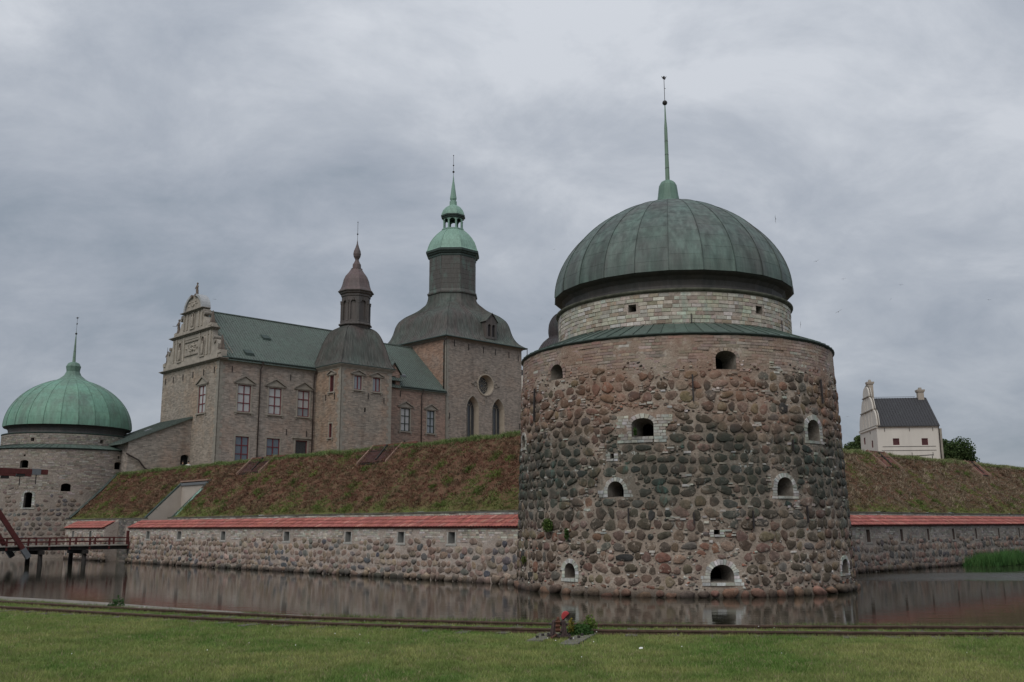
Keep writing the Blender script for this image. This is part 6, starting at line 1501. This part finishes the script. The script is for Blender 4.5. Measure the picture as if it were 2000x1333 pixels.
for (x, y, z0, z1, w) in ((.55, WD / 2 - .3, 18.3, 20.85, .33), (6.85, WD / 2, 18.3, 19.75, .36)):
    m = M(); b = lambda d, z: [A(x - w - d, y - w - d, z), A(x + w + d, y - w - d, z), A(x + w + d, y + w + d, z), A(x - w - d, y + w + d, z)]
    m.loft([b(0, z0), b(0, z1 - .35), b(.08, z1 - .3), b(.13, z1 - .12), b(.14, z1), b(-.1, z1 + .02)]); C0 = T.part('chimney', m, MAT['chimney'] if 'chimney' in MAT else MAT['gable']); m = M(); m.loft([b(-.15, z1 + .0), b(-.2, z1 + .3), b(-.38, z1 + .32)]); T.part('chimney_pot', m, MAT['gable'], C0)
T.part('downpipe', M().tube([mf(WX - .02, ZE - .1, -.1), mf(WX - .02, 6, -.1)], .06, 6), MAT['pipe'])
T.part('buttress_strip', sbox(M(), mf, WX + .1, WX + .34, 5, ZE - .4, -.02, .3), MAT['sandstone'])
# handrail on the crest in front of the house
T = Thing('handrail', 'short dark handrail on the crest left of the white house', 'railing', (33.4, 80.5, 7.6), world=True)
T.part('rail', M().tube([(32.6, 80.5, 8.15), (34.9, 81.0, 8.3)], .04, 6), MAT['iron'])
for x in (32.7, 34.6): T.part('post', M().tube([(x, 80.55, 7.3), (x, 80.55, 8.2)], .03, 5), MAT['iron'])

# ------------------------------------------------------------------ trees
def tree(label, x, y, z0, zc, rx, rz, n, cols, seed, group='trees behind the fort', lobes=9):
    rr = random.Random(seed); rg = np.random.default_rng(seed)
    T = Thing('broadleaf_tree', label, 'tree', (x, y, z0), group, world=True)
    m = M(); m.tube([(x, y, z0), (x + .1, y, z0 + (zc - z0) * .5), (x, y, zc)], [.35, .28, .18], 8)
    cl = []
    for _ in range(lobes):
        a, e_ = rr.uniform(0, 2 * PI), rr.uniform(-.5, 1.2); k = rr.uniform(.35, .75)
        c = (x + rx * k * math.cos(a) * math.cos(e_), y + rx * k * math.sin(a) * math.cos(e_), zc + rz * k * math.sin(e_)); cl.append((c, rr.uniform(.32, .5)))
        m.tube([(x, y, zc - rz * .5), tuple((np.array((x, y, zc)) + np.array(c)) / 2), c], [.14, .09, .04], 5)
    T.part('trunk', m, MAT['bark'])
    idx = rg.integers(0, len(cl), n); d = rg.normal(0, 1, (n, 3)); d /= np.linalg.norm(d, axis=1)[:, None]
    c = np.array([cl[i][0] for i in idx]) + d * (rg.random((n, 1)) ** .4) * np.array([[cl[i][1] * rx, cl[i][1] * rx, cl[i][1] * rz] for i in idx])
    d1 = rg.normal(0, 1, (n, 3)); d1 /= np.linalg.norm(d1, axis=1)[:, None]; d2 = np.cross(d1, rg.normal(0, 1, (n, 3))); d2 /= np.linalg.norm(d2, axis=1)[:, None]
    L = .16 * rg.uniform(.6, 1.3, (n, 1)); V = np.stack([c - d1 * L, c + d2 * L * .7, c + d1 * L, c - d2 * L * .7], 1)
    tint = rg.random((n, 1)) * .6 + np.array([rr.random() for _ in cl])[idx][:, None] * .4; C = np.array(cols[0]) * (1 - tint) + np.array(cols[1]) * tint
    me = np_mesh('crown', V.reshape(-1, 3) - T.off, np.arange(4 * n).reshape(-1, 4), np.repeat(C, 4, 0), MAT['leaf']); o = bpy.data.objects.new('crown', me); COL.objects.link(o); o.parent = T.o
G1, G2 = (.035, .062, .022), (.080, .115, .040)
tree('round tree crown showing left of the white house', 50.6, 141.5, 5, 12.6, 2.6, 3.0, 9000, (G1, G2), 1)
tree('larger dark tree crown right of the white house', 65.2, 146, 5, 11.4, 4.3, 4.2, 18000, (G1, (.07, .105, .035)), 2, lobes=14)
tree('treetop just showing over the lean-to roof', -39.9, 107.7, 5, 11.2, 2.0, 1.9, 5000, (G1, G2), 3)

# ------------------------------------------------------------------ bridge to the gate
T = Thing('wooden_bridge', 'low wooden bridge on dark piles with a red railing, leading to the gate', 'bridge', (-22, -9, 1.1))
V0, V1, ZD = -11.0, -8.2, 1.36
U_0, U_1 = -34, -12.3
for k in range(3): T.part('girder', M().box(U_0, U_1, V0 + .1 + k * 1.2, V0 + .34 + k * 1.2, ZD - .34, ZD - .07), MAT['tarwood'])
n = int((U_1 - U_0) / .24); me_ = None; rr = random.Random(8)
for i in range(n):
    a = U_0 + i * .24; T.part('deck_plank', M().box(a + .006, a + .234, V0 - .08 + rr.uniform(-.02, .02), V1 + .08, ZD - .066, ZD + rr.uniform(-.004, .004)), MAT['plank'])
for vv in (V0 + .02, V1 - .02):
    T.part('hand_rail', M().box(U_0, U_1, vv - .06, vv + .06, ZD + .50, ZD + .57), MAT['bridge_red'])
    T.part('middle_rail', M().box(U_0, U_1, vv - .03, vv + .03, ZD + .22, ZD + .29), MAT['bridge_red'])
    for i in range(15):
        a = U_1 - .06 - i * 1.45; T.part('post', M().box(a - .06, a + .06, vv - .05, vv + .05, ZD - .30, ZD + .498), MAT['bridge_red'])
for u_ in (-15.6, -18.7, -22.5, -27):
    T.part('cross_beam', M().box(u_ - .16, u_ + .16, V0 - .3, V1 + .3, ZD - .62, ZD - .345), MAT['tarwood'])
    for vv in (V0 + .1, V1 - .1): T.part('pile', M().tube([(u_, vv + (.12 if vv > -9 else -.12), -1.2), (u_, vv, ZD - .6)], [.19, .16], 9), MAT['tarwood'], smooth=True)
T.part('gate_post', M().box(-12.32, -12.12, V0 + .4, V0 + .58, ZD - .3, 2.4), MAT['bridge_red'])
# the bascule frame of the drawbridge
T = Thing('drawbridge_frame', 'dark red drawbridge frame with slanting braces and a raised balance beam with grey collar', 'drawbridge', (-27, -9.5, 1.2))
for vv in (V0 - .35, V1 + .35):
    T.part('upright', M().bar((-23.7, vv, .4), (-23.7, vv, 6.6), .34), MAT['bridge_red'])
    foot = (-19.75, vv, .72); top = (-23.6, vv, 6.2)
    T.part('brace', M().bar(foot, top, .30), MAT['bridge_red']); a, b = Vector(foot), Vector(top); T.part('zinc_shoe', M().bar(a - (b - a) * .03, a + (b - a) * .085, .36), MAT['metal'])
    T.part('balance_beam', M().bar((-31, vv, 6.72), (-18.85, vv, 6.62), .36, .36), MAT['bridge_red'])
    T.part('zinc_collar', M().bar((-19.95, vv, 6.629), (-19.35, vv, 6.624), .42, .42), MAT['metal'])
    T.part('chain', M().tube([(-19.6, vv, 6.45), (-19.6, vv, 5.75)], .035, 5), MAT['iron'])
    T.part('bearing_block', M().box(-20.9, -20.4, vv - .15, vv + .15, 6.26, 6.44), MAT['tarwood'])
T.part('cross_tie', M().bar((-23.7, V0 - .6, 6.25), (-23.7, V1 + .6, 6.25), .34), MAT['bridge_red'])

# ------------------------------------------------------------------ narrow gauge track along the quay
T = Thing('railway_track', 'rusty narrow gauge railway track running along the quay edge', 'railway', (0, 16.5, 1.0), world=True)
for line in (RA, RB):
    pts_ = [p for p in line if -24 < p[0] < 30]; m = M()
    for (hw, zb, zt) in ((.052, .965, .978), (.010, .978, 1.028), (.030, 1.028, 1.052)):
        nn = [Vector((pts_[min(i + 1, len(pts_) - 1)][0] - pts_[max(i - 1, 0)][0], pts_[min(i + 1, len(pts_) - 1)][1] - pts_[max(i - 1, 0)][1], 0)).normalized() for i in range(len(pts_))]
        m.loft([[(p[0] + n_.y * o_, p[1] - n_.x * o_, z) for o_, z in ((-hw, zb), (hw, zb), (hw, zt), (-hw, zt), (-hw, zb))] for p, n_ in zip(pts_, nn)], close=False)
    T.part('rail', m, MAT['rust'])
acc = 0; rr = random.Random(14); last = RA[0]
for i in range(1, len(RA)):
    seg = math.hypot(RA[i][0] - RA[i - 1][0], RA[i][1] - RA[i - 1][1]); steps = 12
    for k in range(steps):
        acc += seg / steps
        if acc > .62:
            acc = 0; t = k / steps; x = RA[i - 1][0] * (1 - t) + RA[i][0] * t; y = RA[i - 1][1] * (1 - t) + RA[i][1] * t
            if not -20 < x < 24: continue
            d = Vector((RA[i][0] - RA[i - 1][0], RA[i][1] - RA[i - 1][1], 0)).normalized(); n_ = Vector((d.y, -d.x, 0)); c = Vector((x, y, 0))
            T.part('sleeper', M().bar(c - n_ * .28 + Vector((0, 0, .950)), c + n_ * (1.22 + rr.uniform(-.08, .16)) + Vector((0, 0, .950)), .19, .085), MAT['sleeper'])

# ------------------------------------------------------------------ point lever, its timbers and the weeds
T = Thing('point_lever', 'rusty railway point lever with a faded red counterweight, on two old timbers', 'point lever', (.70, 15.5, 1.0), world=True)
g0 = .985
def slab(name, P4, t=.016):
    m = M().hexa([(x, y, g0 - .03) for x, y in P4] + [(x, y, g0 + t) for x, y in P4]); return T.part(name, m, MAT['timber'])
MAT['timber'] = plain('grey_timber', (.15, .14, .122), .9, .3, 8, .6)
slab('long_timber', [(.20, 14.86), (.42, 14.80), (.86, 16.2), (.64, 16.26)]); slab('long_timber', [(.64, 14.36), (.90, 14.36), (1.42, 16.22), (1.16, 16.22)])
for x, y in ((.36, 15.1), (.45, 15.4), (.85, 14.9), (.98, 15.1), (1.05, 15.4)): T.part('bolt', M().tube([(x, y, 1.0), (x, y, 1.035)], .022, 6), MAT['iron'])
base = Vector((.705, 15.36, 1.005))
MAT['darkrust'] = plain('dark_brown_rust', (.055, .036, .034), .7, .3, 15)
bx, by, bz = base
def cheek(x0, x1, lean):
    """tapered cast side cheek with a raised rib down its middle"""
    m = M(); rows = []
    for z, k in ((0, 1.0), (.03, 1.0), (.035, .80), (.16, .62), (.215, .58), (.235, .40)):
        c = (x0 + x1) / 2 + lean * z; w = (x1 - x0) / 2 * k; d = .10 * k
        rows.append([(bx + c - w, by - d, bz + z), (bx + c + w, by - d, bz + z), (bx + c + w, by + d, bz + z), (bx + c - w, by + d, bz + z)])
    m.loft(rows); m.add(rows[-1], [(0, 1, 2, 3)]); o = T.part('cheek', m, MAT['darkrust'])
    c = (x0 + x1) / 2; T.part('cheek_rib', M().bar((bx + c, by - .10, bz + .03), (bx + c + lean * .2, by - .062, bz + .21), .018, .02), MAT['darkrust'], o)
cheek(-.155, -.055, .10); cheek(.025, .125, -.06)
T.part('foot_plate', M().box(bx - .19, bx + .17, by - .13, by + .13, bz - .01, bz + .012), MAT['darkrust'])
for dx in (-.17, .145):
    for dy in (-.11, .11): T.part('bolt', M().tube([(bx + dx, by + dy, bz + .01), (bx + dx, by + dy, bz + .035)], .014, 6), MAT['iron'])
T.part('axle', M().tube([(bx - .16, by, bz + .17), (bx + .12, by, bz + .17)], .016, 8), MAT['iron'])
T.part('crank_block', M().box(bx - .055, bx + .005, by - .07, by + .03, bz + .06, bz + .24), MAT['oldrust'])
for z in (.09, .15, .21): T.part('crank_link', M().tube([(bx - .065, by - .075, bz + z), (bx + .012, by - .075, bz + z)], .016, 6), MAT['oldrust'])
T.part('crank_head', M().tube([(bx - .04, by - .02, bz + .25), (bx + .0, by - .02, bz + .25)], .03, 8), MAT['oldrust'])
T.part('lever_arm', M().tube([(bx - .0, by, bz + .17), (bx + .06, by, bz + .23), (bx + .10, by, bz + .29)], .013, 7), MAT['darkrust'])
wx, wy, wz = bx + .085, by - .01, bz + .285; K = 12
ring = [(math.cos(a) * .078, math.sin(a) * .078) for a in [R(38) + PI * k / K for k in range(K + 1)]]
ring = [(x * .85 + .012, z * 1.02 + .0) for x, z in ring]
m = M(); fa = [(wx + x, wy - .028, wz + z) for x, z in ring]; fb = [(wx + x, wy + .028, wz + z) for x, z in ring]; fc_ = [(wx + x * .84, wy - .04, wz + z * .86) for x, z in ring]
n = K + 1; m.loft([fc_, fa, fb]); m.add(fc_, [tuple(range(n))]); m.add(fb, [tuple(range(n))[::-1]])
T.part('counterweight', m, MAT['leverred'])
T.part('weight_socket', M().tube([(wx + .03, wy, wz - .03), (wx + .075, wy, wz + .055)], .018, 8), MAT['darkrust'])
T.part('pull_rod', M().tube([(bx - .05, by - .10, 1.035), (bx - .14, by - .42, 1.02)], .014, 6), MAT['oldrust'])
T.part('pull_rod', M().tube([(bx + .02, by + .05, 1.05), (bx + .08, by + .8, 1.04)], .013, 6), MAT['rust'])
def wbush(label, x, y, z, size, n, cols, cat='weeds', name='weed_bush', group=None):
    W_ = Vector((x, y, z)); f_ = FM.inverted() @ W_
    T = Thing(name, label, cat, tuple(W_), group, world=True); size = np.array(size)
    c = RNG.normal(0, 1, (n, 3)); c /= np.linalg.norm(c, axis=1)[:, None]; c[:, 2] = np.abs(c[:, 2]); c *= (RNG.random((n, 1)) ** .5) * size
    hump = 1 + .35 * np.sin(c[:, :1] * 9 + 1) ; c[:, 2:3] *= hump; c += np.array(W_)
    d1 = RNG.normal(0, 1, (n, 3)); d1 /= np.linalg.norm(d1, axis=1)[:, None]; d2 = np.cross(d1, RNG.normal(0, 1, (n, 3))); d2 /= np.linalg.norm(d2, axis=1)[:, None]
    L = .022 * RNG.uniform(.6, 1.5, (n, 1)); V = np.stack([c - d1 * L, c + d2 * L * .6, c + d1 * L, c - d2 * L * .6], 1); tt = np.clip(RNG.random((n, 1)) * .6 + (c[:, 2:3] - z) / size[2] * .5, 0, 1)
    C = np.array(cols[0]) * (1 - tt) + np.array(cols[1]) * tt
    o = bpy.data.objects.new('leaves', np_mesh('leaves', V.reshape(-1, 3) - np.array(W_), np.arange(4 * n).reshape(-1, 4), np.repeat(C, 4, 0), MAT['leaf'])); COL.objects.link(o); o.parent = T.o; tag(o, kind='stuff')
    m = M()
    for _ in range(14): e_ = c[RNG.integers(n)]; m.tube([(x + RNG.uniform(-.3, .3) * size[0], y + RNG.uniform(-.3, .3) * size[1], z - .02), tuple(e_)], [.006, .002], 4)
    T.part('stalks', m, MAT['weedstalk'])
MAT['weedstalk'] = plain('weed_stalk', (.07, .10, .03), .8, .2, 8)
wbush('low dark green nettle patch between the two lever timbers', 1.03, 15.80, .99, (.24, .36, .115), 1900, ((.020, .055, .014), (.050, .105, .025)))
wbush('taller yellow green weed behind the nettles by the lever', 1.21, 16.05, 1.0, (.13, .13, .20), 420, ((.045, .085, .018), (.12, .17, .035)))
wbush('yellowing small weed right behind the red counterweight', .90, 15.62, 1.0, (.05, .05, .20), 120, ((.10, .11, .02), (.25, .20, .04)))
wbush('single green weed clump on the track at the far left', -8.3, 21.0, .99, (.20, .15, .20), 260, ((.02, .055, .015), (.05, .10, .03)))
# white litter and daisies in the lawn
T = Thing('paper_scrap', 'small white scrap of litter lying on the lawn', 'litter', (1.70, 13.54, 1.0), world=True)
T.part('sheet', M().add([(1.68, 13.51, 1.03), (1.73, 13.52, 1.035), (1.73, 13.55, 1.05), (1.68, 13.55, 1.04), (1.70, 13.53, 1.055)], [(0, 1, 4), (1, 2, 4), (2, 3, 4), (3, 0, 4)]), MAT['shirt'])
rr = random.Random(17); m = M()
for _ in range(60):
    y = rr.uniform(12.5, 22); x = rr.uniform(-.5, .5) * y * 1.05
    if y > float(np.interp(x, QX, QY)) - .5: continue
    r = rr.uniform(.004, .008); z = 1.035; m.add([(x - r, y, z), (x, y - r, z - .004), (x + r, y, z), (x, y + r, z + .008)], [(0, 1, 2, 3)])
o = struct('daisies', m, MAT['shirt'], kind='stuff'); tag(o, 'tiny white daisies scattered over the lawn', 'flowers')
# ragged grass fringe along quay and rails
Pq = []; Cq = []
for i in range(7000):
    x = rr.uniform(-15, 14); w_ = rr.random(); yq = float(np.interp(x, QX, QY)); d = rr.choice((rr.uniform(.40, .62), rr.uniform(.40, .62), rr.uniform(.02, .35) if x < 1 else rr.uniform(.36, .5)))
    if x < -4 and d < KW(x) * 1.15 + .1: d = KW(x) * rr.uniform(1.0, 1.35)
    if mnoise.noise(Vector((x * .9, d * 3, 5))) < -.05: continue
    Pq.append((x, yq - d, .97)); Cq.append(lerp((.085, .14, .035), (.26, .25, .13), rr.random() ** 1.5))
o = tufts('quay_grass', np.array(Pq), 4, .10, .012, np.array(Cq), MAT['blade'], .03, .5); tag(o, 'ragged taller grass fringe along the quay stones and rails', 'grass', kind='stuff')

# ------------------------------------------------------------------ reeds by the right wall
Pq = []; Cq = []
Thing_r = Thing('reed_bed', 'bright green reed clump standing in the moat by the right wall', 'reeds', (28, RV - 1.6, 0))
for i in range(2600):
    u_ = 21.6 + 26 * rr.random(); d = rr.uniform(.2, 2.6)
    if (u_ - 21.6) < 1.2 and rr.random() > (u_ - 21.6) / 1.2: continue
    Pq.append((u_, RV - d, -.05 + .35 * mnoise.noise(Vector((u_ * .5, d * .5, 8))))); Cq.append(lerp((.045, .125, .035), (.10, .20, .06), rr.random()))
o = tufts('reed_blades', np.array(Pq), 9, 1.15, .05, np.array(Cq), MAT['blade'], .10, .25, hs=np.array([.62 + .75 * mnoise.noise(Vector((p[0] * .55, p[1] * .4, 3))) - .25 * max(0, 1 - (p[0] - 21.6) / 1.5) for p in Pq])); o.data.transform(Matrix.Translation(-Vector(Thing_r.off))); o.parent = Thing_r.o; tag(o, kind='stuff')

# ------------------------------------------------------------------ people at the lean-to door
def person(label, u_, v_, z, top, bottom, s_=1.0):
    T = Thing('person', label, 'person', (u_, v_, z)); b = lambda x, y, zz: (u_ + x * s_, v_ + y * s_, z + zz * s_)
    def tor(rows, mat, name):
        m = M(); m.loft([[b(rx * math.cos(2 * PI * k / 12) + ox, ry * math.sin(2 * PI * k / 12), zz) for k in range(12)] for zz, rx, ry, ox in rows]); return m
    m = tor([(.0, .06, .10, 0), (.84, .15, .12, 0), (.98, .16, .12, 0), (1.2, .17, .12, 0), (1.38, .20, .11, 0), (1.44, .12, .09, 0), (1.48, .055, .055, 0), (1.53, .055, .06, 0), (1.56, .07, .085, 0), (1.64, .08, .10, 0), (1.71, .07, .09, 0), (1.75, .02, .03, 0)], None, 'body')
    m.tube([b(.19, 0, 1.38), b(.25, 0, 1.1), b(.22, -.12, .88)], [.05, .042, .03], 7); m.tube([b(-.19, 0, 1.38), b(-.25, 0, 1.1), b(-.22, -.1, .86)], [.05, .042, .03], 7)
    T.part('body', m, MAT['skin'], smooth=True)
    m = M()
    for sg in (-1, 1): m.tube([b(sg * .1, 0, .95), b(sg * .11, -.02, .5), b(sg * .11, 0, .06)], [.105, .075, .055], 8)
    T.part('trousers', m, MAT[bottom], smooth=True)
    m = tor([(.88, .17, .135, 0), (1.2, .185, .135, 0), (1.40, .215, .125, 0), (1.46, .10, .09, 0)], None, ''); m.tube([b(.20, 0, 1.40), b(.26, 0, 1.12)], [.065, .06], 7); m.tube([b(-.20, 0, 1.40), b(-.26, 0, 1.12)], [.065, .06], 7); T.part('shirt', m, MAT[top], smooth=True)
    T.part('hair', tor([(1.62, .086, .108, 0), (1.70, .085, .105, 0), (1.77, .05, .06, 0), (1.79, .01, .01, 0)], None, ''), MAT['tarwood'], smooth=True)
person('small figure in a white shirt standing at the lean-to doorway', -.45, 4.4, 7.25, 'shirt', 'trousers')
person('small figure in dark clothes half inside the lean-to doorway', -.85, 4.8, 7.25, 'trousers', 'trousers')

# ------------------------------------------------------------------ birds
from math import tan
def pix(px, py, dist):
    th = PITCH; d = Vector((px - 1000, 0, 0)) * 1.0; right = Vector((1, 0, 0)); f_ = Vector((0, math.cos(th), math.sin(th))); up = Vector((0, -math.sin(th), math.cos(th)))
    v = f_ * 1900 + right * (px - 1000) + up * (666.5 - py); v = v / math.hypot(v.x, v.y) * dist; return Vector((0, 0, 2.65)) + v
birds = [(1516, 430, 70, 90, .5, 'gull wheeling highest, right of the green dome'), (1595, 513, 95, 20, .5, 'gull gliding to the right of the dome eaves'), (1083, 488, 100, 0, .3, 'tiny dark bird in the sky left of the big dome'), (1638, 612, 75, 30, .5, 'dark winged gull right of the drum, level with its top'), (1564, 637, 85, 85, .5, 'gull banking steeply just above the skirt roof'),
         (1648, 548, 120, 10, .5, 'faint pale gull far right above the dark gull'), (1760, 560, 140, 10, .5, 'tiny gull far right, over the white house'), (1740, 588, 140, 40, .45, 'tiny dark bird above the left chimney of the white house'), (1932, 590, 140, 5, .5, 'rightmost tiny gull in the sky'), (420, 583, 110, 0, .4, 'small bird right of the topmost gable statue'), (1057, 624, 110, 0, .3, 'tiny bird beside the dark turret roof'), (1655, 817, 90, 0, .3, 'tiny bird low between big tower and white house')]
for px, py, dist, roll, s_, lab in birds:
    p = pix(px, py, dist); T = Thing('bird', lab, 'bird', tuple(p), 'birds in the sky', world=True); k = s_ * .72; c, q_ = math.cos(R(roll)), math.sin(R(roll))
    b = lambda x, y, z: (p.x + (x * c - z * q_) * k, p.y + y * k, p.z + (x * q_ + z * c) * k)
    m = M(); m.tube([b(0, -.28, 0), b(0, -.12, .01), b(0, .05, 0), b(0, .3, 0)], [.01 * k, .07 * k, .07 * k, .02 * k], 6); T.part('body', m, MAT['bird'], smooth=True)
    for sg in (-1, 1):
        m = M(); m.add([b(0, -.12, .02), b(sg * .40, -.20, .14), b(sg * .95, .05, .03), b(sg * .42, .02, .13), b(0, .12, .02), b(sg * .40, -.14, .10)], [(0, 1, 3, 4), (1, 2, 3), (0, 5, 3, 4), (5, 2, 3)]); T.part('wing', m, MAT['bird'])
